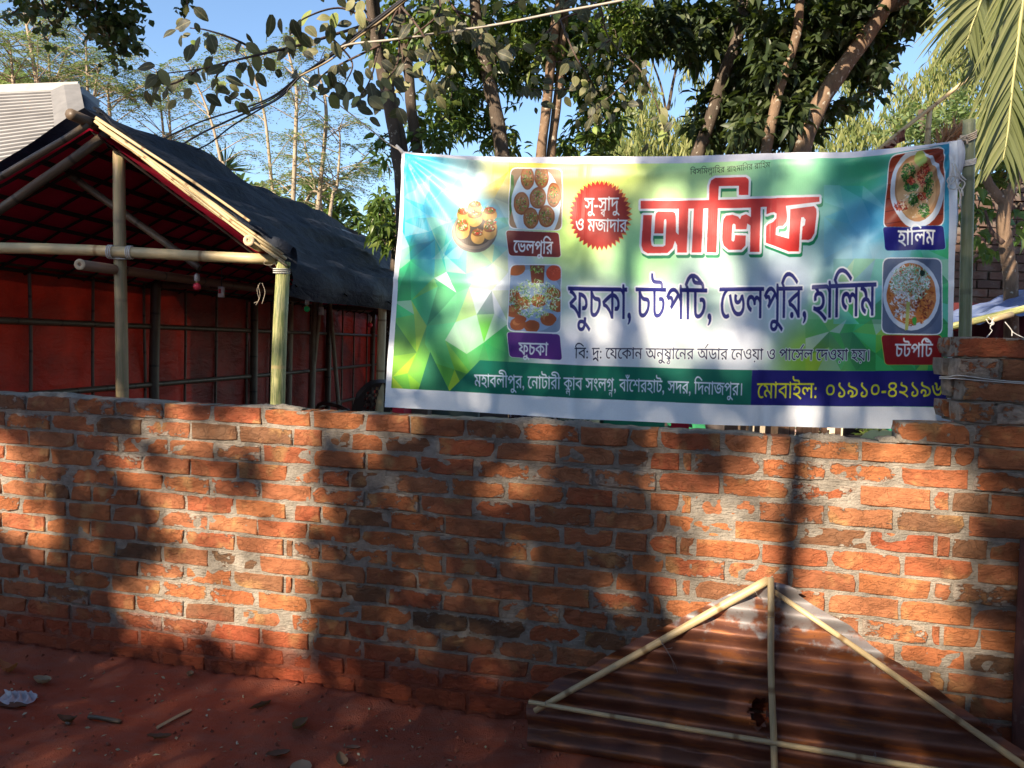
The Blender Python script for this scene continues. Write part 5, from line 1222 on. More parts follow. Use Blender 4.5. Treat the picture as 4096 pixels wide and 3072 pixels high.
# weeping pale trees far behind
def weeping(label, stems, Y, ells, dens, L=.22, mat=LF_E):
    t = thing('weeping_tree', label, 'tree', foot(stems[0], Y))
    for i, p in enumerate(stems): stem(t, p, Y, .035, .012, BARK, 'trunk' if i == 0 else 'branch', i == 0)
    fo = Fol()
    for (cx, cy, rx, ry) in ells:
        for _ in range(int(math.pi * rx * ry / 100 * dens * 4.2)):
            a = rnd.uniform(0, 6.28); r = math.sqrt(rnd.random()); c = aty(cx + rx * r * math.cos(a), cy + ry * r * math.sin(a), Y + rnd.uniform(-1, 1)); k = 13
            s_ = np.linspace(0, 1, k)[:, None]; line = c + np.array([rnd.gauss(0, .22), rnd.gauss(0, .2), 0]) * s_ + np.array([0, 0, -1]) * s_ * rnd.uniform(.3, .75)
            d = unit(rg.normal(size=(k, 3)) * .35 + [0, 0, -1]); fo.add(line, d, L * rg.uniform(.6, 1.1, k), .036, 1, .2, .25 + .5 * rnd.random() + rg.normal(size=k) * .2)
    fo.build('leaves', mat, t)
weeping('pale yellow green weeping tree seen in the gap above the middle of the banner', [[(640, 20), (652, 60), (662, 90), (668, 130), (672, 200)], [(690, 30), (676, 70), (668, 110)], [(620, 110), (645, 120), (668, 140)]], 15.,
        [(665, 133, 36, 22), (643, 95, 18, 26), (630, 135, 26, 18), (700, 125, 24, 24), (655, 15, 34, 16), (700, 12, 34, 14), (690, 55, 8, 12), (745, 60, 12, 18), (612, 140, 20, 10), (760, 100, 12, 30)], 1.15)
weeping('yellow weeping foliage just right of the thick bare limb, low above the banner', [[(852, 60), (850, 100), (848, 150), (846, 200)]], 16., [(845, 48, 14, 20), (838, 40, 18, 16), (856, 80, 10, 18), (850, 128, 20, 22), (866, 112, 10, 12), (825, 135, 18, 16), (880, 132, 24, 14)], 1.05)
weeping('tall airy weeping tree against the sky at upper right beside the palm frond', [[(955, 10), (948, 50), (940, 100), (938, 150), (936, 210)], [(965, 30), (950, 60)], [(900, 80), (920, 110), (938, 140)]], 17., [(946, 55, 20, 18), (960, 32, 18, 22), (935, 78, 22, 18), (905, 88, 14, 20), (920, 108, 20, 14), (975, 70, 16, 30), (950, 108, 22, 22), (985, 20, 18, 20), (895, 112, 16, 14)], 1.0, .22)
t = thing('dense_tree', 'dense green tree behind the bamboo scaffold, low at upper right', 'tree', (foot([(925, 150)], 13.)))
stem(t, [(920, 110), (925, 150), (926, 200)], 13., .1, .05, BARK); crown(t, [(925, 120, 30, 16), (950, 128, 22, 18), (900, 128, 20, 12), (965, 110, 14, 22), (1000, 130, 30, 30), (930, 140, 30, 12)], 13., .6, 1.5, LF_F, .14, .05, 16, (), .1)
t = thing('dense_tree', 'dark round tree standing low between the thin saplings', 'tree', foot([(318, 230)], 19.))
stem(t, [(318, 200), (318, 235)], 19., .12, .08, BARK); crown(t, [(312, 200, 20, 22), (335, 208, 18, 20), (345, 225, 18, 20), (285, 208, 18, 14), (360, 235, 20, 20), (380, 250, 16, 16)], 19., 1.2, 1.3, LF_M, .32, .11, 14, (), .3)
t = thing('dense_tree', 'drooping mango foliage hanging left of the banner edge above the shed', 'tree', foot([(392, 240)], 8.6))
stem(t, [(402, 190), (397, 235)], 8.6, .06, .04, BARK); crown(t, [(385, 205, 12, 12), (380, 222, 12, 14), (392, 232, 10, 18)], 8.6, .4, 2.4, LF_M, .17, .05, 13, (), .8)
# thin feathery saplings
def sapling(label, pts, Y, spread, seed, nb=16, r0=.035, low=.25):
    t = thing('feathery_sapling', label, 'tree', foot(pts, Y), 'thin feathery saplings behind the shed')
    k = len(pts); P = [aty(x, y, Y) for x, y in pts]; b = P[-1].copy(); g = b + (P[-1] - P[-2]) / max(.1, abs(P[-1][2] - P[-2][2])) * b[2] * .4; g[2] = 0; P.append(g); S_ = spline(P, 40)
    MB().tube(S_, np.linspace(.008, r0, 40), 7).build('trunk', BARKP, t, True)
    vis = [q for q in S_ if q[2] > P[-2][2] - .3]
    fo = Fol(); mb = MB(); q = random.Random(seed)
    for i in range(nb):
        f = (i + q.random()) / nb; c = vis[int(f * (len(vis) - 1))]; an = q.uniform(0, 6.28); ln = spread * (.35 + .75 * f) * q.uniform(.6, 1.15)
        d = np.array([math.cos(an), math.sin(an) * .8, q.uniform(.25, .8)]); e = c + d * ln * .6; e2 = c + d * ln * [1, 1, .75] + [0, 0, -.04]
        br = spline([c, e, e2], 9); mb.tube(br, np.linspace(.009, .003, 9), 4, False)
        for j in range(2, 9):
            for sd in ((-1, 1) if j % 2 else (0, )) :
                tng = unit(br[j] - br[j - 1]); sde = unit(np.cross(tng, [0, 0, 1])) * (sd if sd else .0); ax_ = unit(tng * .6 + sde + np.array([0, 0, q.uniform(-.35, .12)]) + rg.normal(size=3) * .15)
                fl = q.uniform(.20, .36); m = 7; s_ = np.linspace(.12, 1, m); spn = br[j] + ax_ * (s_ * fl)[:, None] - np.array([0, 0, 1]) * (s_ ** 2 * fl * .35)[:, None]
                mb.tube([spn[0] - ax_ * .03, spn[-1]], [.0022, .001], 3, False)
                sdl = unit(np.cross(ax_, [0, 0, 1.]))
                for w in (-1, 1): fo.add(spn, unit(ax_ * .35 + sdl * w + rg.normal(size=(m, 3)) * .15), .055 * rg.uniform(.7, 1.2, m), .019, 1, .1, .2 + .6 * q.random() + rg.normal(size=m) * .1)
    fo.build('leaves', LF_F, t); tag(mb.build('branches', BARKP, t, True), kind='stuff')
SP = [('leftmost thin feathery sapling at the very edge above the iron roof', [(9, 40), (11, 55), (13, 82), (14, 110)], 12.),
      ('tallest left sapling over the iron roof with a bushy top', [(22, 8), (25, 18), (30, 43), (37, 85), (39, 110)], 12.),
      ('sapling just right of the bushy one over the iron roof', [(47, 36), (48, 43), (50, 82), (51, 110)], 13.),
      ('short slanting sapling above the white ridge of the iron roof', [(68, 50), (65, 58), (56, 81), (50, 110)], 13.),
      ('slim sapling right of the end of the iron roof ridge', [(85, 35), (86, 45), (88, 101), (89, 130)], 12.5),
      ('low sapling bending over the dark roof ridge near the gable top', [(101, 64), (98, 73), (93, 104), (91, 130)], 12.5),
      ('small sapling low above the black roof slope', [(105, 88), (108, 94), (109, 112), (110, 130)], 12.5),
      ('sapling where the thin cables meet the roof', [(156, 70), (159, 88), (164, 140), (166, 160)], 13.),
      ('thin twin sapling close to where the cables meet the roof', [(166, 84), (168, 95), (171, 145), (172, 165)], 13.),
      ('tall leaning sapling under the big leafed branch', [(190, 66), (195, 80), (206, 106), (214, 131), (221, 162), (226, 190)], 12.5),
      ('tall leaning sapling crossed by the cable bundle', [(243, 46), (246, 56), (254, 75), (265, 118), (272, 186), (276, 215)], 12.),
      ('pale straight sapling, brightest and thickest of the middle group', [(286, 38), (288, 50), (296, 87), (296, 124), (293, 205), (292, 235)], 11.5),
      ('pale straight sapling right of the brightest one', [(318, 62), (319, 75), (324, 93), (326, 124), (319, 198), (317, 235)], 12.),
      ('low sapling at the right of the group beside the leaning stems', [(338, 128), (340, 140), (337, 186), (330, 215)], 12.),
      ('slanting sapling leaning right towards the banner', [(372, 150), (350, 172), (322, 192), (300, 215)], 12.5),
      ('slanting thin sapling between the two pale straight ones', [(302, 128), (308, 158), (316, 190), (322, 215)], 12.8)]
for i, (lb_, p, Y) in enumerate(SP): sapling(lb_, p, Y, .85 + .3 * (i % 3 == 1), 500 + i, (22 if i < 4 else 13 + 3 * (i % 3)), .05 if i in (1, 11, 12) else .036)
t = thing('fan_palm', 'small fan palm top peeping over the black roof slope', 'palm', foot([(225, 190)], 14.))
stem(t, [(225, 172), (226, 200)], 14., .09, .07, BARK); fo = Fol(); c = aty(225, 170, 14.)
for k in range(60):
    a = rnd.uniform(0, 3.14); d = np.array([math.cos(a), rnd.gauss(0, .4), math.sin(a) * .9 - .1]); fo.add(np.array([c]), unit(d[None]), rnd.uniform(.35, .62), .04, 1, .1)
fo.build('fronds', LF_M, t)
for (lb_, ells, Y) in [('far pale tree line left of the dark round tree, low over the roof', [(240, 190, 22, 14), (262, 196, 16, 12), (252, 205, 30, 12)], 24.), ('far hazy green bushes low over the left iron roof', [(8, 84, 16, 10), (30, 88, 20, 8), (14, 74, 14, 8)], 20.)]:
    t = thing('distant_tree', lb_, 'tree', foot([(ells[0][0], ells[0][1])], Y)); stem(t, [(ells[0][0], ells[0][1]), (ells[0][0], ells[0][1] + 12)], Y, .12, .08, BARK); crown(t, ells, Y, .8, 1.5, LF_F, .35, .14, 12, (), .2, False)

# overhanging branch with broad leaves, near
ob = thing('broadleaf_branch', 'near branch with big round leaves hanging across the blue sky over the cables', 'branch', tuple(aty(420, -40, 4.4)))
def bleaf(seed, ratio=.66):
    q = np.random.default_rng(seed); n_ = 5; V = []; F = []
    for i in range(n_ + 1):
        f = i / n_; w = ratio * .5 * math.sin(math.pi * min(1, f * .93 + .05)) ** .75 * (1.1 - .25 * f); cz = -.28 * f * f * (1 + .4 * q.random()) + .03; e = .10 * (1 + q.random()) * w * 2
        V += [(-w, f, cz - e * .0 + e * .5 * q.random()), (-w * .5, f, cz + e * .2), (0, f, cz - e * .25), (w * .5, f, cz + e * .2), (w, f, cz + e * .5 * q.random() - .05)]
    for i in range(n_):
        for j in range(4): a = i * 5 + j; F.append((a, a + 1, a + 6, a + 5))
    me = np_mesh('leaf', V, F, LF_BO, True); return me
n = NT('broad_leaf_skin'); r = n.orand(); c = n.ramp(r, [(0, (.025, .03, .022)), (.4, (.05, .055, .03)), (.7, (.13, .13, .06)), (.9, (.24, .24, .10)), (1, (.20, .30, .05))])  # mostly dark tones with a few pale, painting silhouetted and sunlit leaves
c = n.mix(n.map(n.noise(n.obj(), 4, 4, .6), .5, .72, 0, .6), c, (.20, .13, .07)); vein = n.math('ABSOLUTE', n.sep(n.obj(), 0)); c = n.mix(n.map(vein, 0, .03, .5, 0), c, (.32, .32, .16))
n.base(c, .55, .35); n.trans(n.mix(.5, c, (.30, .30, .08)), .28); LF_BO = n.m
bls = [bleaf(s_) for s_ in range(6)]
brs = [[(430, -30), (400, 5), (372, 22), (330, 36), (300, 45), (262, 54), (228, 62), (200, 69), (160, 74)], [(372, 22), (340, 8), (305, 18), (290, 34)], [(262, 54), (236, 40), (206, 30), (190, 28)], [(228, 62), (216, 78), (224, 92), (240, 100)],
       [(400, 5), (380, 45), (372, 75), (362, 95)], [(400, 5), (420, 30), (436, 62), (430, 84)], [(200, 69), (172, 84), (150, 80)], [(330, 36), (352, 62), (345, 85)], [(430, -30), (455, 10), (470, 30)], [(372, 22), (350, -10), (320, -12)], [(380, 45), (330, 70), (318, 82)], [(430, -30), (440, 10), (410, 40), (400, 70)], [(455, 10), (480, 24), (500, 60)],
       [(400, 5), (398, 60), (386, 82), (380, 104)]]
brs2 = [[(640, -30), (600, 5), (560, 20), (535, 45), (512, 50)], [(600, 5), (610, 40), (640, 70), (655, 100), (664, 128)], [(560, 20), (575, 55), (590, 80), (600, 96)], [(610, 40), (580, 60), (548, 62)], [(640, 70), (615, 92), (588, 118)], [(600, 5), (560, -5), (500, 8), (488, 30)], [(590, 80), (560, 90), (520, 88)]]
def branch_set(parent, brs, Y, nleaf, size, r, ntot, cl=(None,)):
    cnt = 0; allp = []
    for bi, b in enumerate(brs):
        P = spline([aty(x, y, Y + .35 * math.sin(bi * 2.1 + i * .8) * (i > 0)) for i, (x, y) in enumerate(b)], 26)
        MB().tube(P, np.linspace(r if bi == 0 else r * .6, .003, 26), 7).build('twig', BARKT, parent, True); allp.append(P)
    L_ = [len(b) for b in brs]
    while cnt < ntot:
        bi = rnd.choices(range(len(brs)), L_)[0]; P = allp[bi]; i = rnd.randrange(3, 26) if rnd.random() < .8 else 25; c = P[i]
        c = c + np.array([rnd.gauss(0, .05), rnd.gauss(0, .08), rnd.gauss(-.01, .045)])
        s_ = size * rnd.uniform(.55, 1.2); an = rnd.uniform(0, 6.28)
        d = np.array([math.cos(an) * .9, math.sin(an) * .6, rnd.uniform(-1.5, -.1)]); d /= np.linalg.norm(d); nn = np.array([rnd.gauss(0, .5), -1.1 + rnd.gauss(0, .5), .35]); xx = np.cross(d, nn); xx /= np.linalg.norm(xx); zz_ = np.cross(xx, d)
        o = bpy.data.objects.new('leaf', bls[rnd.randrange(6)]); col.objects.link(o); o.parent = parent; o.matrix_parent_inverse = Matrix.Translation(-parent.location)
        o.matrix_basis = Matrix([[xx[k] * s_, d[k] * s_, zz_[k] * s_, c[k]] for k in range(3)] + [[0, 0, 0, 1]]); cnt += 1
BARKT = m_bark('twig_bark', (.10, .065, .05), (.06, .042, .035), .1)
branch_set(ob, brs, 4.4, 0, .086, .012, 285)
ob2 = thing('broadleaf_branch', 'near branch with olive round leaves in front of the pale pair of trunks', 'branch', tuple(aty(640, -30, 4.9)))
branch_set(ob2, brs2, 4.9, 0, .07, .009, 170)
t = thing('round_leaf_branch', 'dark silhouetted branch of small round leaves hanging into the top left corner', 'branch', tuple(aty(80, -60, 5.2)))
mb = MB()
for b in ([(100, -60), (95, -10), (100, 20), (118, 48), (122, 62)], [(60, -50), (40, -5), (20, 8), (8, 16)], [(100, -60), (70, 0), (60, 20)], [(120, -50), (130, 0), (148, 6)], [(40, -5), (48, 18), (54, 28)], [(180, -50), (186, -5), (189, 12)]): mb.tube(spline([aty(x, y, 5.2) for x, y in b], 16), np.linspace(.01, .003, 16), 6)
mb.build('twigs', BARKT, t, True)
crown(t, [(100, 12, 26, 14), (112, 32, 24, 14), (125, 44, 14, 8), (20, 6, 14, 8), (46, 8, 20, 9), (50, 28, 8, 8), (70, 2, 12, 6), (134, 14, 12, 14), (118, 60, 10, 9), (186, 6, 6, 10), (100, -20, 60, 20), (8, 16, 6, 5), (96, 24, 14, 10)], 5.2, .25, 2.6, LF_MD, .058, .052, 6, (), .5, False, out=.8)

# coconut frond
def frond(label, rach, Y, nl, Lf, seed, dr=1.):
    q = random.Random(seed); t = thing('palm_frond', label, 'palm frond', tuple(aty(*rach[0], Y))); P = spline([aty(x, y, Y + dy) for x, y, dy in [(r_[0], r_[1], r_[2] if len(r_) > 2 else 0) for r_ in rach]] if False else [aty(r_[0], r_[1], Y + (r_[2] if len(r_) > 2 else 0)) for r_ in rach], 60)
    MB().tube(P, np.linspace(.013, .003, 60), 7).build('midrib', m_plain('frond_rib', (.30, .29, .12), .5), t, True)
    V = []; F = []; T = []
    for i in range(nl):
        f = (i + .5) / nl; j = int(f * 58); c = P[j]; tg = unit(P[j + 1] - P[j]); out = unit(np.cross(tg, [0.15, -1, .1]))
        for sd in (-1, 1):
            L = Lf * (math.sin(math.pi * (.18 + .8 * f)) ** .6) * q.uniform(.85, 1.1); d0 = unit(tg * .95 + out * sd * .62 + np.array([0, q.uniform(-.25, .25), -.05])); w = .011
            m = 6; b = len(V); pp = c.copy(); d = d0.copy(); 
            for k in range(m + 1):
                ww = w * (1 - (k / m) ** 2.2) + .0006; sdv = unit(np.cross(d, [0.1, -1, 0.15])); fold = .35
                V += [pp + sdv * ww, pp + np.array([0, 1, 0]) * ww * fold, pp - sdv * ww]; T += [q.random() * .3 + (.2 if sd < 0 else .5)] * 3
                pp = pp + d * L / m; d = unit(d + np.array([0, 0, -.10 * dr]))
            for k in range(m):
                a = b + k * 3; F += [(a, a + 1, a + 4, a + 3), (a + 1, a + 2, a + 5, a + 4)]
            o = obj('leaflet', np_mesh('leaflet', V[b:], [tuple(x - b for x in f_) for f_ in F[-2 * m:]], LF_P, True, {'lv': np.full(len(V) - b, T[-1])}), t)
frond('coconut frond hanging straight down at the right edge, tip above the forked trunk', [(1030, -60), (1024, -10), (1018, 40), (1012, 90), (1008, 130), (1003, 160)], 3.9, 62, .50, 1)
frond('second coconut frond sweeping down left over the bamboo pole top', [(1080, -90), (1030, -60), (992, -20), (976, 14), (966, 44)], 4.3, 40, .52, 2)
frond('third frond with dark shaded leaflets behind the hanging frond', [(1120, -60), (1060, -30), (1020, 0), (995, 40), (982, 75)], 4.7, 44, .5, 3)
# ---------------------------------------------------------------- right side: forked tree, old wall, tarpaulin stall
t = thing('forked_tree', 'tan forked tree trunk with pale lichen specks beneath the hanging palm frond', 'tree', foot([(1011, 291)], 5.6))
stem(t, [(1006, 190), (1006, 200), (1003, 222), (1005, 238), (1008, 262), (1011, 300)], 5.6, .05, .043, BARKL)
stem(t, [(1034, 148), (1024, 166), (1014, 186), (1005, 202)], 5.6, .04, .03, BARKL, 'branch', False); stem(t, [(984, 170), (989, 184), (996, 194), (1005, 204)], 5.6, .038, .028, BARKL, 'branch', False)
stem(t, [(985, 210), (988, 222), (992, 232), (1003, 243)], 5.5, .018, .008, BARKT, 'branch', False)
crown(t, [(982, 205, 12, 14), (978, 228, 12, 12), (986, 245, 10, 8), (1020, 225, 6, 22), (961, 200, 5, 14), (972, 192, 10, 8)], 6.1, .3, 1.0, m_leaf('bright_leaf', (.04, .085, .015), (.08, .15, .025), (.20, .26, .05), .35), .13, .055, 7, (), .9)
crown(t, [(1030, 110, 20, 60), (1000, 150, 30, 34)], 6.9, .5, 1., LF_M, .14, .05, 12, (), .6)
# old brick wall behind: courses built one by one, joined
n = NT('old_brick'); r = n.attr('lv', 2); c = n.ramp(r, [(0, (.10, .066, .055)), (.5, (.13, .085, .068)), (1, (.08, .062, .056))]); c = n.mix(n.map(n.noise(n.pos(), 6, 5, .6), .5, .7, 0, .7), c, (.16, .155, .14)); n.base(c, .95, .1); n.bump(n.noise(n.pos(), 40, 5, .7), .7, .01); OB = n.m  # dark brick tones, lowered further to stand in for tree shade
oldw = thing('old_wall', 'old dark brick wall in the shade behind the forked tree', 'wall', (5.2, 8.2, 0))
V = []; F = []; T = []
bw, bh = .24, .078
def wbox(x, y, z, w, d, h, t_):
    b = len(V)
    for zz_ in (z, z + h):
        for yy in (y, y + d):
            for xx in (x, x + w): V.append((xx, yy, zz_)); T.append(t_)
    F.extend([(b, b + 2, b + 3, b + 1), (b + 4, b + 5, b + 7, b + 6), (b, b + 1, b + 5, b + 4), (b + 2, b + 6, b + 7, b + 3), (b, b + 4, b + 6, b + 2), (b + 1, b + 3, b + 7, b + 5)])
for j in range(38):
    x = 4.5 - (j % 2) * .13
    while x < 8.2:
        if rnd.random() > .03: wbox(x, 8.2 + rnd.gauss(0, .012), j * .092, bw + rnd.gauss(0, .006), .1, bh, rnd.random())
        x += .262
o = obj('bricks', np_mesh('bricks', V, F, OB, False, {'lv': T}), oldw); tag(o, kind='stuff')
MB().box((6.38, 8.32, 1.74), (3.74, .16, 3.48)).build('mortar', m_plain('old_mortar', (.12, .11, .10), .95, .1), oldw)
# stall at right
stall = thing('tarpaulin_stall', 'low stall with blue white tarpaulin roof on a bamboo edge behind the tall brick pier', 'stall', tuple(aty(985, 330, 4.7)))
BLUE = m_cloth('blue_tarpaulin', (.10, .15, .36), (.26, .33, .52), .2, 6., .5, .5, .02)
def tp(u, v):
    x = 945 + u * 130; yl = 320.5 - (x - 955) * .175 ; yt = 311 - (x - 955) * .32
    a = aty(x, yl, 4.5); b = aty(x, yt, 6.2); p = a * (1 - v) + b * v; p[2] += .015 * math.sin(u * 17 + v * 6) * (1 - v * .5) + .006 * math.sin(u * 41 - v * 9) + (.0 if v > .02 else -.03)
    return p
sheet(tp, 60, 24, 'tarpaulin', BLUE, stall)
bamboo('bamboo_edge', aty(940, 329.5, 4.48), aty(1080, 297, 4.48), .021, BAMG, stall, .02, .35, 71, .01)
bamboo('bamboo_edge', aty(992, 320, 4.42), aty(1012, 314, 4.44), .016, BAM, stall, .016, .35, 72, .002)
bamboo('post', aty(1060, 300, 4.6), aty(1068, 540, 4.6), .04, BAMD, stall, .04, .5, 73)
bamboo('post', aty(948, 318, 4.8) , aty(948, 520, 4.8), .03, BAMD, stall, .03, .5, 74)
def bk_(u, v): p = aty(940 + 150 * u, 300, 6.1); return np.array([p[0] + .03 * math.sin(v * 20), p[1] + .05 * math.sin(u * 30), 2.0 * v])
sheet(bk_, 40, 8, 'back_cloth', m_cloth('maroon_cloth', (.07, .01, .012), (.04, .008, .01), 0), stall)
sheet(lambda u, v: aty(946 + 22 * u, 323 + 8 * v, 4.6) + [0, .02 * math.sin(u * 9), 0], 10, 4, 'red_flap', RED, stall)
mb = MB()
for L in ([(993, 322), (990, 328), (992, 331), (985, 339)], [(1005, 322), (1010, 328), (1014, 333), (1024, 338)], [(1012, 331), (1012, 336)], [(986, 319), (990, 324), (994, 318)], [(988, 317), (994, 323), (990, 326)]): mb.tube(spline([aty(*p, 4.38) for p in L], 9), .003, 4)
mb.build('frayed_string', ROPE2, stall, True)
# bamboo scaffold with rags
sc = thing('bamboo_scaffold', 'slanting bamboo roof frame with reddish patterned rags hanging on it', 'scaffold', tuple(aty(926, 150, 6.5)))
bamboo('bamboo_bar', aty(876, 152, 6.5), aty(980, 70, 6.5), .018, BAM, sc, .014, .4, 75, .01); bamboo('bamboo_bar', aty(930, 107, 6.52), aty(925, 200, 6.52), .02, BAM, sc, .026, .35, 76, .006); bamboo('bamboo_bar', aty(958, 88, 6.6), aty(940, 100, 6.9), .012, BAM, sc, .012, .4, 77)
bamboo('post', aty(884, 150, 6.6), aty(882, 330, 6.6), .03, BAMD, sc, .03, .5, 78)
n = NT('patterned_rag'); vz = n.n('TexVoronoi'); vz.inputs['Scale'].default_value = 26; n.set(vz.inputs[0], n.pos()); c = n.mix(n.map(n.sep(vz.outputs[1], 0), .3, .5), (.40, .20, .16), (.10, .035, .03)); c = n.mix(n.map(n.sep(vz.outputs[1], 1), .7, .72), c, (.62, .50, .42)); n.base(c, .85, .2); n.trans(c, .25); RAG = n.m
def rg1(u, v): a = aty(907 - 24 * u, 126 + 21 * u, 6.48); b = aty(906 - 20 * u - 3 * math.sin(u * 6), 141 + 9 * u, 6.5); p = a * (1 - v) + b * v; p[1] += .03 * math.sin(u * 25 + v * 3); return p
sheet(rg1, 26, 8, 'rag', RAG, sc)
th = Fol(); k = 260; c0 = np.array([aty(rnd.uniform(936, 956), 0, 6.3) for _ in range(k)]); 
for i in range(k): f = rnd.random(); c0[i] = aty(938 + 20 * f, 143 - 12 * f + rnd.uniform(0, 8), 6.3 + rnd.uniform(-.1, .1))
th.add(c0, unit(rg.normal(size=(k, 3)) * [.5, .3, .5] + [.6, 0, .5]), .16, .012, 0, .1); th.build('dry_leaves', m_leaf('dry_reddish_leaf', (.30, .12, .06), (.42, .20, .10), (.50, .30, .16), .2), sc)

# ---------------------------------------------------------------- left: house with corrugated iron roof
house = thing('iron_roofed_house', 'house with pale corrugated iron hip roof behind the shed at upper left', 'house', tuple(foot([(20, 180)], 9.)))
IRON = NT('galvanised_iron'); o_ = IRON.pos(); c = IRON.mix(IRON.map(IRON.noise(IRON.scale(o_, (.4, .4, 1)), 5, 6, .6), .35, .7), (.14, .14, .145), (.08, .08, .085)); c = IRON.mix(IRON.map(IRON.noise(o_, 9, 5, .7), .66, .72, 0, .7), c, (.28, .14, .07)); IRON.base(c, .5, .4, .15); IRON = IRON.m
WHT = m_plain('white_flashing', (.21, .20, .185), .5, .4, .2)
R0, R1 = aty(-140, 96, 9.3), aty(80, 88, 9.3); E0, E1 = aty(-240, 260, 7.2), aty(60, 190, 7.2)
nn_ = unit(np.cross(R1 - R0, E0 - R0)); nn_ = nn_ if nn_[2] > 0 else -nn_
def roofc(u, v):
    p = (R0 * (1 - u) + R1 * u) * (1 - v) + (E0 * (1 - u) + E1 * u) * v
    return p + nn_ * .018 * math.sin(2 * math.pi * (u * 46))
# corrugations run down the slope from the ridge, seen as slanting lines
Rr = R1 - R0
def roofp(u, v):
    a = R0 + (E0 - R0) * v; b = R1 + (E1 - R1) * v; p = a * (1 - u) + b * u; s_ = (v * 30); return p + nn_ * .03 * math.sin(2 * math.pi * s_)
sheet(roofp, 20, 301, 'corrugated_roof', IRON, house)
up_ = nn_
mb = MB(); 
def strip(a, b, w, h, off=.03):
    d = unit(b - a); s_ = unit(np.cross(d, nn_)); V_ = []
    for q_ in (a, b): V_ += [q_ - s_ * w + nn_ * off, q_ + nn_ * (off + h), q_ + s_ * w + nn_ * off]
    return V_, [(0, 3, 4, 1), (1, 4, 5, 2)]
V_, F_ = strip(R0, R1 + (R1 - R0) * .004, .10, .05); mb.add(V_, F_); mb.build('ridge_cap', WHT, house)
mb = MB(); V_, F_ = strip(aty(67, 91, 9.2), aty(78, 160, 7.6), .16, .03, .05); mb.add(V_, F_); mb.build('hip_flashing', WHT, house)
mb = MB(); a_, b_, c_, d_ = aty(56, 90, 9.35), aty(82, 86.5, 9.35), aty(79, 96, 9.2), aty(74, 93, 9.2); mb.add([a_, b_, c_, d_, a_ + [0, .4, -.05], b_ + [0, .4, -.05], c_ + [0, .4, -.05], d_ + [0, .4, -.05]], [(0, 1, 2, 3), (0, 4, 5, 1), (1, 5, 6, 2), (2, 6, 7, 3)]); mb.build('ridge_end', m_plain('grey_sheet', (.16, .17, .18), .5, .5, .4), house)
def hipr(u, v): a = aty(80, 92, 9.3); b = aty(78, 160, 7.6) ; c2 = aty(150, 150, 10.5); p = a * (1 - v) + (b * (1 - u) + c2 * u) * v; p[2] += .015 * math.sin(u * 60); return p
sheet(hipr, 60, 10, 'corrugated_roof', IRON, house)
xa, xb = E0[0] + .2, E1[0] - .3
MB().box(((xa + xb) / 2, 8.6, 1.6), (xb - xa, 2., 3.2)).build('wall', m_plain('house_wall', (.30, .26, .22), .9, .1), house)

# ---------------------------------------------------------------- cables
CAB = m_plain('black_cable', (.035, .033, .035), .55, .4); CAB2 = m_plain('grey_cable', (.30, .27, .23), .6, .3); CAB3 = m_plain('faded_cable', (.26, .20, .12), .6, .3)
def cable(pts, Y0, Y1, r, mat, lb_, grp=None, n=60, wob=0.):
    k = len(pts); P = [aty(x, y, Y0 + (Y1 - Y0) * i / (k - 1)) for i, (x, y) in enumerate(pts)]; S_ = spline(P, n); S_ += rg.normal(size=S_.shape) * wob
    tag(MB().tube(S_, r, 6).build('cable', mat, None, True), lb_, 'cable', grp)
cable([(152, 144), (200, 122), (250, 106), (275, 95), (298, 77), (318, 64), (345, 43), (372, 22), (404, -2), (450, -36)], 6.4, 3.8, .0065, CAB, 'topmost black cable of the bundle, straight where it meets the roof')
cable([(168, 154), (200, 134), (250, 111), (275, 100), (300, 76), (322, 62), (345, 46), (374, 25), (406, -1), (452, -36)], 6.4, 3.8, .0075, CAB, 'middle black cable of the bundle, thickest of those meeting the roof')
cable([(176, 156), (205, 146), (232, 126), (262, 108), (282, 96), (302, 75), (325, 59), (347, 44), (370, 26), (400, 3), (448, -34)], 6.4, 3.8, .006, CAB, 'lowest wavy black cable of the bundle above the shed roof')
cable([(250, 109), (275, 97), (300, 77), (330, 54), (360, 34), (395, 8), (440, -28)], 6., 3.8, .005, CAB, 'thin black cable twisted with the others near the knot')
cable([(300, 76), (330, 60), (355, 40), (385, 18), (412, -5), (455, -40)], 4.9, 3.8, .0055, CAB3, 'yellowish faded cable on the upper part of the bundle')
cable([(335, 50), (352, 44), (390, 40), (440, 33), (500, 24), (560, 12), (624, 0), (700, -18)], 4.5, 3.7, .0062, CAB2, 'single grey cable running right from the bundle over the tall trees')
cable([(302, 78), (330, 98), (365, 125), (385, 141), (401, 151)], 4.9, YL, .0035, ROPE, 'thin cord from the cable knot down to the banner top left corner')
mb = MB()
for L in ([(300, 76), (291, 88), (298, 104), (306, 90), (303, 77)], [(300, 78), (302, 95), (298, 112), (297, 119), (306, 112), (308, 96), (303, 78)], [(296, 80), (287, 92), (296, 101), (301, 84)]): mb.tube(spline([aty(*p, 4.95) for p in L], 22), .0028, 5)
tag(mb.build('cable_loops', CAB, None, True), 'slack black wire loops dangling from the knot in the cable bundle', 'wire')
mb = MB(); cl = PL; mb.tube([cl + [-.03, -.005, .03], cl, cl + [.015, 0, -.015]], [.006, .010, .006], 8); tag(mb.build('corner_knot', ROPE2, None, True), 'small white knot gathering the top left corner of the banner', 'knot')

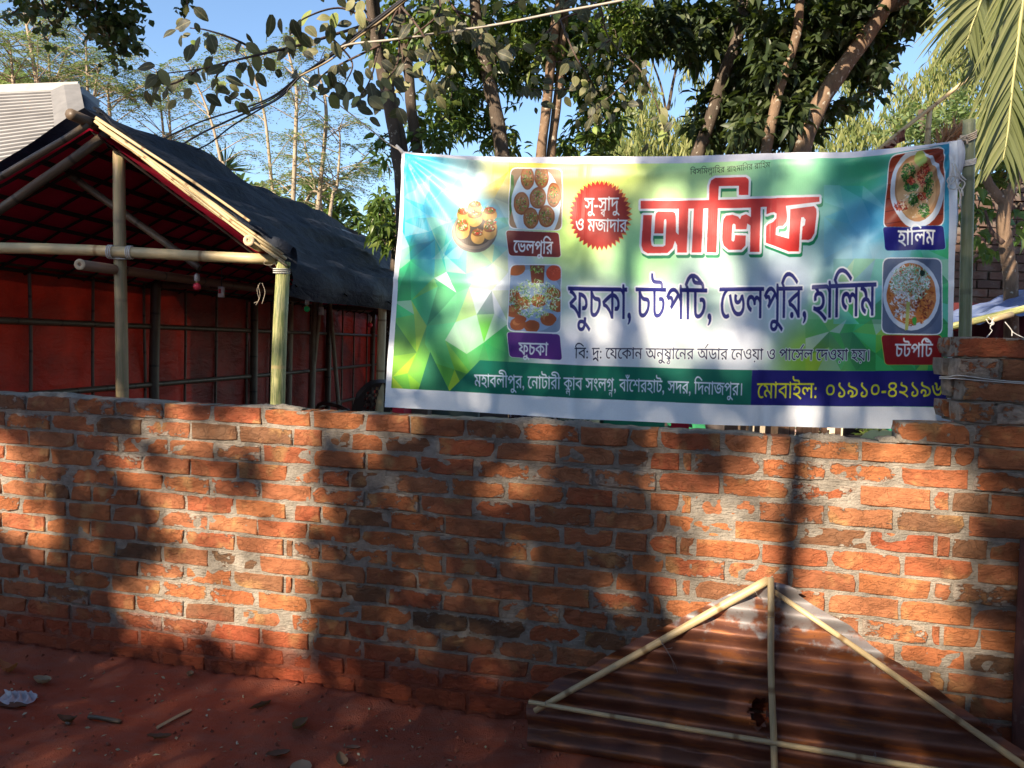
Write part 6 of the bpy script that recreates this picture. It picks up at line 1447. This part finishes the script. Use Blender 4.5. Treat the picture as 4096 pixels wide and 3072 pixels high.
# ---------------------------------------------------------------- things glimpsed under the banner
GP = m_plain('green_cloth', (.02, .22, .12), .7, .2); CR_ = m_plain('crimson_cloth', (.38, .02, .04), .7, .2); DK = m_plain('dark_wood', (.055, .035, .03), .7, .3); GYD = m_plain('grey_green_board', (.08, .11, .10), .8, .2); CRM = m_plain('cream_plaster', (.62, .52, .38), .8, .2)
def gb(x0, x1, y0, y1, Y, d, mat, name, lb_, cat, grp=None):
    a = aty(x0, y1, Y); b = aty(x1, y0, Y); m = MB()
    z0 = 0.
    m.box(((a[0] + b[0]) / 2, Y + d / 2, (b[2] + z0) / 2), (b[0] - a[0], d, b[2] - z0)); m.box(((a[0] + b[0]) / 2, Y + d / 2, b[2] + .008), (b[0] - a[0] + .03, d + .03, .016)); o = m.build(name, mat); return tag(o, lb_, cat, grp)
gb(392, 404, 402, 430, 5.2, .5, CR_, 'cupboard', 'narrow red cupboard just under the left end of the banner', 'cupboard')
gb(408, 428, 404, 430, 5.6, .4, m_plain('brown_board', (.16, .12, .09), .8), 'crate', 'brown crate beside the narrow red cupboard under the banner', 'crate')
gb(430, 478, 408, 430, 5.9, .4, GYD, 'counter', 'long grey green counter under the left half of the banner', 'counter')
gb(560, 600, 415, 440, 5.9, .4, GYD, 'counter', 'short dark counter left of the green stall cloth', 'counter')
gb(603, 665, 418, 440, 6.0, .5, GP, 'stall_table', 'table covered with green cloth under the middle of the banner', 'table')
o = tag(MB().add(*(lambda P: (P, [(0, 1, 2, 3)]))([aty(671, 417, 5.7), aty(689, 418, 5.7), aty(689, 445, 5.75), aty(671, 445, 5.75)])).box(aty(680, 452, 5.73), (.14, .02, .30)).build('crimson_cloth', CR_), 'crimson cloth hanging right of the green covered table', 'cloth')
# folded plastic sheet
def pls(u, v): p = aty(510 + 46 * u, 411 + 9 * v, 5.0); p[1] += .06 * math.sin(u * 30 + v * 7) + .04 * math.sin(v * 15 - u * 11); p[2] += .02 * math.sin(u * 22); return p
PLS = NT('clear_film'); PLS.base((.35, .28, .33), .15, .8); PLS.trans((.4, .32, .38), .4)
tag(sheet(pls, 40, 10, 'plastic_film', PLS.m, None), 'crumpled shiny plastic film over the counter under the banner', 'plastic film'); 
gb(508, 558, 414, 440, 5.1, .4, DK, 'bench', 'dark bench carrying the shiny plastic film', 'bench')
chair(np.array([aty(697, 420, 6.4)[0], 6.4, 0.]), .3, m_plain('green_plastic', (.03, .25, .10), .5), 'green plastic chair under the banner beside the crimson cloth', None, 1.28)
fence = thing('wooden_fence', 'brown picket fence seen through the gap under the right half of the banner', 'fence', tuple(aty(760, 440, 6.)))
pick = MB().box((0, 0, .62), (.035, .03, 1.26)).mesh('picket', m_plain('brown_picket', (.16, .085, .05), .8))
xs_ = [727, 731, 735, 743, 757, 768, 781, 786, 792, 799, 804, 808, 813, 816, 824, 838]
for x in xs_:
    p = aty(x, 430, 6.); o = bpy.data.objects.new('picket', pick); col.objects.link(o); o.parent = fence; o.matrix_parent_inverse = Matrix.Translation(-fence.location); o.location = (p[0], 6., 0)
for z in (.35, 1.1): MB().box(((aty(720, 430, 6.)[0] + aty(845, 430, 6.)[0]) / 2, 6.03, z), (1.1, .03, .05)).build('rail', m_plain('rail_wood', (.14, .08, .05), .8), fence)
d_ = thing('carved_door', 'dark brown panelled door leaf right of the picket fence', 'door', tuple(aty(855, 440, 6.3))); a = aty(845, 430, 6.3); b = aty(869, 430, 6.3)
MB().box(((a[0] + b[0]) / 2, 6.32, .7), (b[0] - a[0], .04, 1.4)).build('leaf_board', DK, d_)
for f in (.25, .5, .75): MB().box((a[0] + (b[0] - a[0]) * f, 6.295, .86), (.036, .012, .09)).build('panel', DK, d_)
tag(MB().box((aty(815, 430, 7.)[0], 7.2, .66), (1.1, .3, 1.32)).build('cream_wall', CRM), 'sunlit cream low wall behind the picket fence', 'wall')
fl = thing('flower_pots', 'row of red and white flowers behind the picket fence', 'flowers', tuple(aty(808, 440, 6.5))); fo = Fol(); k = 260; fo.add(np.array([aty(rnd.uniform(797, 826), rnd.uniform(418, 436), 6.5 + rnd.uniform(-.1, .1)) for _ in range(k)]), unit(rg.normal(size=(k, 3))), .05, .04, 1); fo.build('flowers', m_leaf('petals', (.6, .05, .08), (.7, .6, .55), (.15, .3, .08), .3), fl)
tag(sheet(lambda u, v: aty(880, 440, 5.6) + [(.17 * math.sin(v * 3.14) + .02) * math.cos(u * 6.283), .14 * math.sin(v * 3.14) * math.sin(u * 6.283), -.1 - .17 * math.cos(v * 3.14) + .01 * math.sin(u * 15 + v * 7)], 24, 12, 'sack', m_plain('yellow_sack', (.50, .46, .20), .8), None), 'pale yellow stuffed sack near the step of the brick wall', 'sack')
gb(868, 893, 444, 460, 5.55, .35, DK, 'bench', 'dark bench under the pale yellow sack', 'bench')
tag(sheet(lambda u, v: aty(884 + 14 * u, 428 + 14 * v, 5.9) + [0, .03 * math.sin(u * 12), 0], 12, 6, 'green_cloth', GP, None), 'bright green cloth behind the pale yellow sack', 'cloth')
sh_ = thing('shrub', 'small shrub right of the dark panelled door', 'shrub', (aty(872, 440, 6.1)[0], 6.1, 0)); crown(sh_, [(872, 432, 7, 10)], 6.1, .2, 10, LF_M, .10, .03, 9, (), .2, False); MB().tube([(sh_.location[0], 6.1, 0), aty(872, 436, 6.1)], .02, 6).build('stem', BARK, sh_)
# broad dark planking behind everything seen in that slot
tag(MB().box((1.0, 8.6, .62), (4.6, .08, 1.24)).build('board_fence', m_plain('dark_boards', (.07, .055, .05), .85)), 'dark board fence far behind, seen in the slot under the banner', 'fence')
# stake at the right border
st = thing('wooden_post', 'dark reddish wooden post at the lower right edge in front of the wall', 'post', tuple(atz(1022, 800)))
a = onw(1020, 540, -.06); b = np.array([onw(1017, 700, -.06)[0], onw(1017, 700, -.06)[1], -.02]); MB().tube(spline([a + [.05, 0, 0], (a + b) / 2 + [.045, 0, 0], b + [.05, 0, 0]], 12), .042, 12).build('shaft', m_bark('reddish_wood', (.12, .055, .045), (.08, .04, .035), .1), st, True)

# ---------------------------------------------------------------- litter on the sand
def gpt(px, py): p = atz(px, py); p[2] = ground_h(p[0], p[1]); return p
BAG = NT('crumpled_bag'); BAG.base((.62, .62, .66), .4, .4); BAG.trans((.6, .6, .65), .3)
c = gpt(19, 697)
def bagf(u, v):
    r = .5 + .5 * math.sin(3.1 * u); q_ = c + np.array([(u - .5) * .135 + .02 * math.sin(v * 5), (v - .5) * .10 * (.35 + r), 0]); q_[2] = float(ground_h(q_[0], q_[1])) + .006 + .024 * abs(float(gn(np.array([u * 3]), np.array([v * 3]), 2.1, 3)[0])) * math.sin(math.pi * v) + .012 * math.sin(u * 23 + v * 9) * math.sin(math.pi * v); return q_
tag(sheet(bagf, 34, 20, 'plastic_bag', BAG.m, None), 'crumpled white plastic bag on the red sand at far left', 'plastic bag')
def stick(p, q_, r, mat, lb_, h=.012, half=False):
    a, b = gpt(*p), gpt(*q_); a[2] += h; b[2] += h; tag(MB().tube(spline([a, (a + b) / 2 + [0, 0, .002], b], 10), [r] * 9 + [r * .8], 8 if not half else 4).build('stick', mat, None, not half), lb_, 'stick')
stick((89, 716), (121, 723), .0095, BAMD, 'short dark bamboo stick lying left of the pale sliver')
stick((157, 726), (191, 710), .008, BAM, 'pale flat bamboo sliver lying aslant on the red sand', .008, True)
stick((66, 738 - 14), (70, 738 - 13), .006, BAMD, 'tiny dark twig piece beside the curled brown leaf')
def dleaf(px, py, L, ratio, ang, curl, up_, lb_, mat=LF_D, seed=0):
    L = L * .8
    q = np.random.default_rng(seed); c = gpt(px, py); V = []; nu, nv = 7, 9
    for j in range(nv):
        f = j / (nv - 1); w = ratio * L * .5 * (math.sin(math.pi * min(1, .04 + f * .95)) ** .7)
        for i in range(nu):
            s = i / (nu - 1) * 2 - 1; x = s * w * math.cos(curl * s * .6); y = (f - .5) * L; z = abs(s) ** 2 * w * math.sin(curl) + up_ * L * (f - .5) ** 2 * 2 + q.normal() * L * .018
            V.append((x * math.cos(ang) - y * math.sin(ang), x * math.sin(ang) + y * math.cos(ang), z + .006))
    V = np.array(V) + c; F = [(j * nu + i, j * nu + i + 1, (j + 1) * nu + i + 1, (j + 1) * nu + i) for j in range(nv - 1) for i in range(nu - 1)]
    tag(obj('dead_leaf', np_mesh('dead_leaf', V, F, mat, True, {'lv': np.full(len(V), q.random())})), lb_, 'leaf')
LB2 = m_leaf('brown_curled_leaf', (.12, .06, .04), (.17, .09, .06), (.22, .13, .09), .1, .85, .2)
for a in [(301, 764, .13, .78, .25, .15, .1, 'large flat pale oval leaf on the red sand, nearest to the viewer'), (300, 728, .12, .62, -.3, .9, .3, 'folded pale brown leaf standing up above the large oval leaf'), (278, 753, .11, .45, 1.9, .5, .2, 'slim brown leaf left of the large pale oval leaf', LB2),
          (342, 762, .12, .5, .4, .8, .5, 'twisted pale leaf right of the large oval leaf'), (42, 680, .12, .6, 1.3, 1.1, .5, 'curled tan leaf standing on the sand behind the white bag'), (67, 721, .11, .5, 1.4, 1., .6, 'curled yellowish brown leaf left of the short bamboo stick', LB2),
          (159, 738, .12, .35, 1.6, 1.2, .3, 'dark curled leaf like a bow below the pale sliver', LB2), (190, 679, .06, .8, .2, 1., .6, 'small pale crumpled leaf alone near the middle left of the sand'), (260, 710, .13, .3, 2.4, 1.2, .2, 'dark rolled leaf pointing up right between sliver and folded leaf', LB2),
          (12, 702 + 3, .16, .35, 1.5, .2, .05, 'long flat brownish leaf under the white plastic bag', LB2), (352, 747, .08, .4, 1.6, .6, .1, 'small narrow leaf right of the folded pale leaf', LB2), (8, 672, .15, .5, 1.2, 1., .8, 'orange curled leaf in the sun patch at far left', m_leaf('orange_leaf', (.42, .14, .06), (.46, .17, .07), (.5, .2, .09), .2, .8))]:
    dleaf(*a, seed=int(a[0] * 7 + a[1]))
fo = Fol(); k = 150; pts = []
while len(pts) < k:
    x, y = rnd.uniform(0, 540), rnd.uniform(672, 768)
    if y > 655 + .145 * x: pts.append(gpt(x, y) + [0, 0, .004])
fo.add(np.array(pts), unit(rg.normal(size=(k, 3)) * [1, 1, .1]), rg.uniform(.008, .03, k), rg.uniform(.005, .013, k), 1, .1); tag(fo.build('leaf_bits', m_leaf('pale_bits', (.22, .16, .10), (.38, .36, .22), (.5, .5, .36), .1, .8, .2), None), 'scatter of tiny pale leaf bits on the red sand')
mb = MB()
for _ in range(420):
    x, y = rnd.uniform(-30, 560), rnd.uniform(645, 790)
    if y < 648 + .145 * x: continue
    p = gpt(x, y); s_ = rnd.uniform(.003, .011); q_ = rg.normal(size=(6, 3)) * .25 + [(1, 0, 0), (-1, 0, 0), (0, 1, 0), (0, -1, 0), (0, 0, 1), (0, 0, -.6)]
    mb.add(p + q_ * s_, [(0, 2, 4), (2, 1, 4), (1, 3, 4), (3, 0, 4), (2, 0, 5), (1, 2, 5), (3, 1, 5), (0, 3, 5)])
tag(mb.build('crumbs', m_plain('red_crumbs', (.26, .09, .055), .95, .1, None, .4, 3)), 'loose crumbs of brick and sand on the ground', None, None, 'stuff')

# ---------------------------------------------------------------- trees behind the viewer whose shade dapples the scene
A1 = unit(np.cross(vS, [0, 0, 1.])); A2 = np.cross(A1, vS)
def seg(x0, y0, x1, y1, r): return (x0, y0, x1, y1, r)
LIT_W = [seg(0, 1090, 120, 1160, 45), seg(-60, 980, 40, 1000, 40), seg(270, 1000, 290, 1020, 22), seg(560, 900, 850, 900, 30), seg(360, 925, 560, 950, 34), seg(600, 960, 645, 1000, 28), seg(380, 1080, 620, 1150, 46), seg(430, 1160, 640, 1240, 62), seg(640, 1000, 660, 1110, 30),
         seg(330, 1290, 600, 1340, 62), seg(615, 1370, 640, 1450, 22), seg(150, 1400, 0, 1440, 26), seg(570, 1480, 620, 1480, 14), seg(1440, 940, 1450, 970, 22), seg(1460, 1070, 1560, 1150, 42), seg(1560, 1160, 1655, 1240, 74), seg(1640, 1080, 1660, 1180, 40),
         seg(1450, 1250, 1500, 1330, 34), seg(1770, 980, 1960, 1010, 42), seg(1780, 1080, 2020, 1090, 62), seg(1790, 1180, 2030, 1220, 62), seg(1770, 1280, 2040, 1320, 52), seg(1930, 1370, 2080, 1420, 44), seg(1640, 960, 1680, 1000, 30), seg(1540, 1310, 1660, 1275, 52), seg(1600, 1240, 1650, 1250, 60), seg(1760, 1320, 1840, 1400, 50), seg(1700, 1290, 1700, 1300, 10), seg(1480, 1360, 1620, 1400, 30), seg(1760, 1420, 1900, 1460, 34), seg(2040, 1180, 2080, 1220, 30),
         seg(1960, 890, 1990, 900, 18), seg(1900, 950, 1930, 960, 18), seg(2050, 1020, 2100, 1040, 24)]
LIT_B = [seg(880, 345, 850, 560, 30), seg(905, 380, 1000, 470, 44), seg(985, 540, 1000, 690, 34), seg(860, 760, 900, 800, 26), seg(1060, 600, 1075, 650, 20), seg(1080, 350, 1340, 380, 36), seg(1235, 440, 1320, 580, 34), seg(1390, 430, 1560, 500, 44), seg(1410, 600, 1460, 690, 40), seg(1290, 680, 1300, 710, 20),
         seg(1350, 700, 1370, 715, 16), seg(1590, 710, 1570, 770, 26), seg(1720, 340, 1740, 430, 30), seg(1680, 500, 1700, 560, 26), seg(1790, 600, 1800, 630, 22), seg(1880, 440, 1900, 620, 10), seg(1700, 880, 1730, 910, 26), seg(1800, 880, 1830, 900, 20), seg(1440, 770, 1480, 790, 22), seg(1300, 780, 1330, 785, 12), seg(990, 640, 1030, 760, 22), seg(1560, 600, 1600, 620, 18), seg(1900, 880, 1920, 890, 14), seg(1000, 400, 1040, 420, 24)]
LIT_S = [seg(480, 545, 560, 550, 20), seg(180, 255, 620, 530, 24), seg(600, 580, 600, 900, 24), seg(640, 560, 640, 600, 20), seg(255, 320, 262, 420, 8)]
def litv(x, y, L):
    b = 9.
    for (x0, y0, x1, y1, r) in L:
        dx, dy = x1 - x0, y1 - y0; t_ = ((x - x0) * dx + (y - y0) * dy) / (dx * dx + dy * dy + 1e-6); t_ = max(0, min(1, t_)); d = math.hypot(x - x0 - dx * t_, y - y0 - dy * t_) / (r + 19)
        if d < b: b = d
    return b
def hitp(Q, pn, pd):
    t_ = (pd - Q @ pn) / (-(vS @ pn)); return Q - vS * t_
bd = PL @ bN
fo = Fol(); PP = []; AA = []
corners = [wp(-3.9, 0), wp(1.9, 0), wp(-3.9, 2.), wp(1.9, 2.4), np.array([-3, 5, 3.1]), PL, PR, atz(0, 768), atz(1024, 768), np.array([-1.5, 2.0, 0])]
a0 = min(c @ A1 for c in corners) - .5; a1 = max(c @ A1 for c in corners) + .4; b0 = min(c @ A2 for c in corners) - .35; b1 = max(c @ A2 for c in corners) + .2
NLV = 30000
for _ in range(NLV):
    a = rnd.uniform(a0, a1); b = rnd.uniform(b0, b1)
    Dd = 8.2 + 2.6 * rnd.random(); base = A1 * a + A2 * b
    Wp = hitp(base, vB, WD); k_ = 0
    z = Wp[2]
    x, y = proj(Wp); dv = 9.
    if z < HT + (.4 if x > 950 else 0.03):
        if z < 0:
            G = hitp(base, np.array([0, 0, 1.]), 0.); x, y = proj(G) if G[1] > .6 else (500, 900)
        dv = litv(x / .46294, y / .46294, LIT_W)
    else:
        Bp = hitp(base, bN, bd); x, y = proj(Bp); X_, Y_ = x / .46294, y / .46294; s, tt = disp2st(X_, Y_)
        if -.02 < s < 1.02 and -.02 < tt < 1.05: dv = litv(X_, Y_, LIT_B)
        elif s <= -.02:
            Sp = hitp(base, np.array([0, 1., 0]), 4.9); x, y = proj(Sp); dv = litv(x / .46294, y / .46294, LIT_S)
            if y < 110: continue
        else: 
            if tt < 0 and rnd.random() < .75: continue
            dv = 1.3 if rnd.random() < .6 else .6
    if dv < 1.0 and rnd.random() < (.985 if dv < .72 else .86): continue
    p = base + vS * (Dd + (vB @ Wp) * 0 - (base @ vS) + 0.) + vS * 2.
    PP.append(p)
PP = np.array(PP)
# share the leaves among three crowns by their place
tr_x = PP @ A1; cuts = np.quantile(tr_x, [.34, .68]); labs = ['shade tree standing behind the viewer at left', 'shade tree standing right behind the viewer', 'shade tree standing behind the viewer at right']
LF_S = m_leaf('shade_tree_leaf', (.03, .05, .02), (.06, .08, .03), (.10, .12, .04), .12, .6, .3)
for i in range(3):
    msk = (tr_x < cuts[0]) if i == 0 else ((tr_x >= cuts[0]) & (tr_x < cuts[1]) if i == 1 else tr_x >= cuts[1])
    Q = PP[msk]; m_ = Q.mean(0); t = thing('shade_tree', labs[i], 'tree', (m_[0], m_[1] - 1.2, 0)); k = len(Q)
    # trunk kept behind the foliage, towards the sun
    MB().tube(spline([(m_[0], m_[1] - 1.2, -.1), (m_[0] + .2, m_[1] - 1.3, m_[2] * .5), (m_[0], m_[1] - 1.4, m_[2] + 2.5)], 20), np.linspace(.16, .07, 20), 10).build('trunk', BARK, t, True)
    mb = MB()
    for _ in range(10):
        e = Q[rnd.randrange(k)]; s0 = np.array([m_[0], m_[1] - 1.35, max(1., e[2] - 1.4)]); 
        mb.tube(spline([s0, (s0 + e) / 2 + [0, -.5, .2], e + vS * .5], 8), np.linspace(.04, .01, 8), 5, False)
    fo = Fol(); nd = rg.normal(size=(k, 3)); nd -= (nd @ vS)[:, None] * vS * .75; fo.add(Q, unit(nd), rg.uniform(.10, .17, k), rg.uniform(.055, .085, k), 0, .4); fo.build('leaves', LF_S, t)
# the stem that throws the upright shadow right of the sunlit patch
t = thing('thin_tree', 'thin tree stem standing behind the viewer that shades the right part of the wall', 'tree', (-4.2, -3.6, 0))
pa, pb_ = onw(1722 * .46294, 985 * .46294), onw(1700 * .46294, 1262 * .46294)
MB().tube([pb_ + vS * 9. - A2 * .9, pb_ + vS * 9., pa + vS * 9., pa + vS * 9. + A2 * .8], [.05, .045, .042, .035], 8).build('trunk', BARK, t, True)
# added, unseen: hedges and an overhead crown blocking skylight, clear of the sun's path
HG = m_leaf('sky_screen_leaf', (.015, .025, .010), (.03, .045, .016), (.05, .065, .02), .05, .6, .3)  # dark leaves for the added hedges and overhead crown
def mass(name, lb_, cat, x0, x1, y0, y1, zf, n_, L, W, core=None):
    t = thing(name, lb_, cat, ((x0 + x1) / 2, (y0 + y1) / 2, 0)); x = rg.uniform(x0, x1, n_); y = rg.uniform(y0, y1, n_); z = zf(x, y)
    fo = Fol(); fo.add(np.stack([x, y, z], 1), unit(rg.normal(size=(n_, 3))), L * rg.uniform(.7, 1.2, n_), W, 1, .2); fo.build('leaves', HG, t)
    if core is not None:
        for (a, b, r) in core: MB().tube(spline([a, (np.array(a) + np.array(b)) / 2 + [.1, 0, .05], b], 10), np.linspace(r, r * .5, 10), 8).build('trunk' if a[2] <= 0 else 'branch', BARK, t, True)
    return t
mass('skyscreen', 'tall dark hedge added unseen behind the viewer to block skylight', 'skyscreen', -7.5, 6.5, -3.5, -2.9, lambda x, y: rg.uniform(0, 3.3, len(x)), 12000, .26, .16)
mass('skyscreen', 'tall dark hedge added outside the view at right to block skylight', 'skyscreen', 3.6, 4.2, -3., 2.0, lambda x, y: rg.uniform(0, 3.8, len(x)), 5000, .26, .16)
mass('skyscreen', 'low dark hedge added outside the view at left to block skylight', 'skyscreen', -4.6, -4.1, -3., 2.0, lambda x, y: rg.uniform(0, 2.0, len(x)), 4000, .26, .16)
mass('spreading_tree', 'dense spreading crown added unseen above the viewer to cut skylight', 'tree', -6.5, 6.5, -6., 1.9, lambda x, y: 5.75 - .62 * (y - 1.9) + rg.uniform(-.35, .6, len(x)), 22000, .34, .22,  # added overhead out of view to keep skylight off the wall
     [((4.2, -2.4, -.1), (3.2, -2.2, 7.6), .2), ((3.2, -2.2, 7.2), (-3., -1.5, 7.7), .09), ((3.4, -2.2, 6.8), (0., 1., 6.0), .08)])
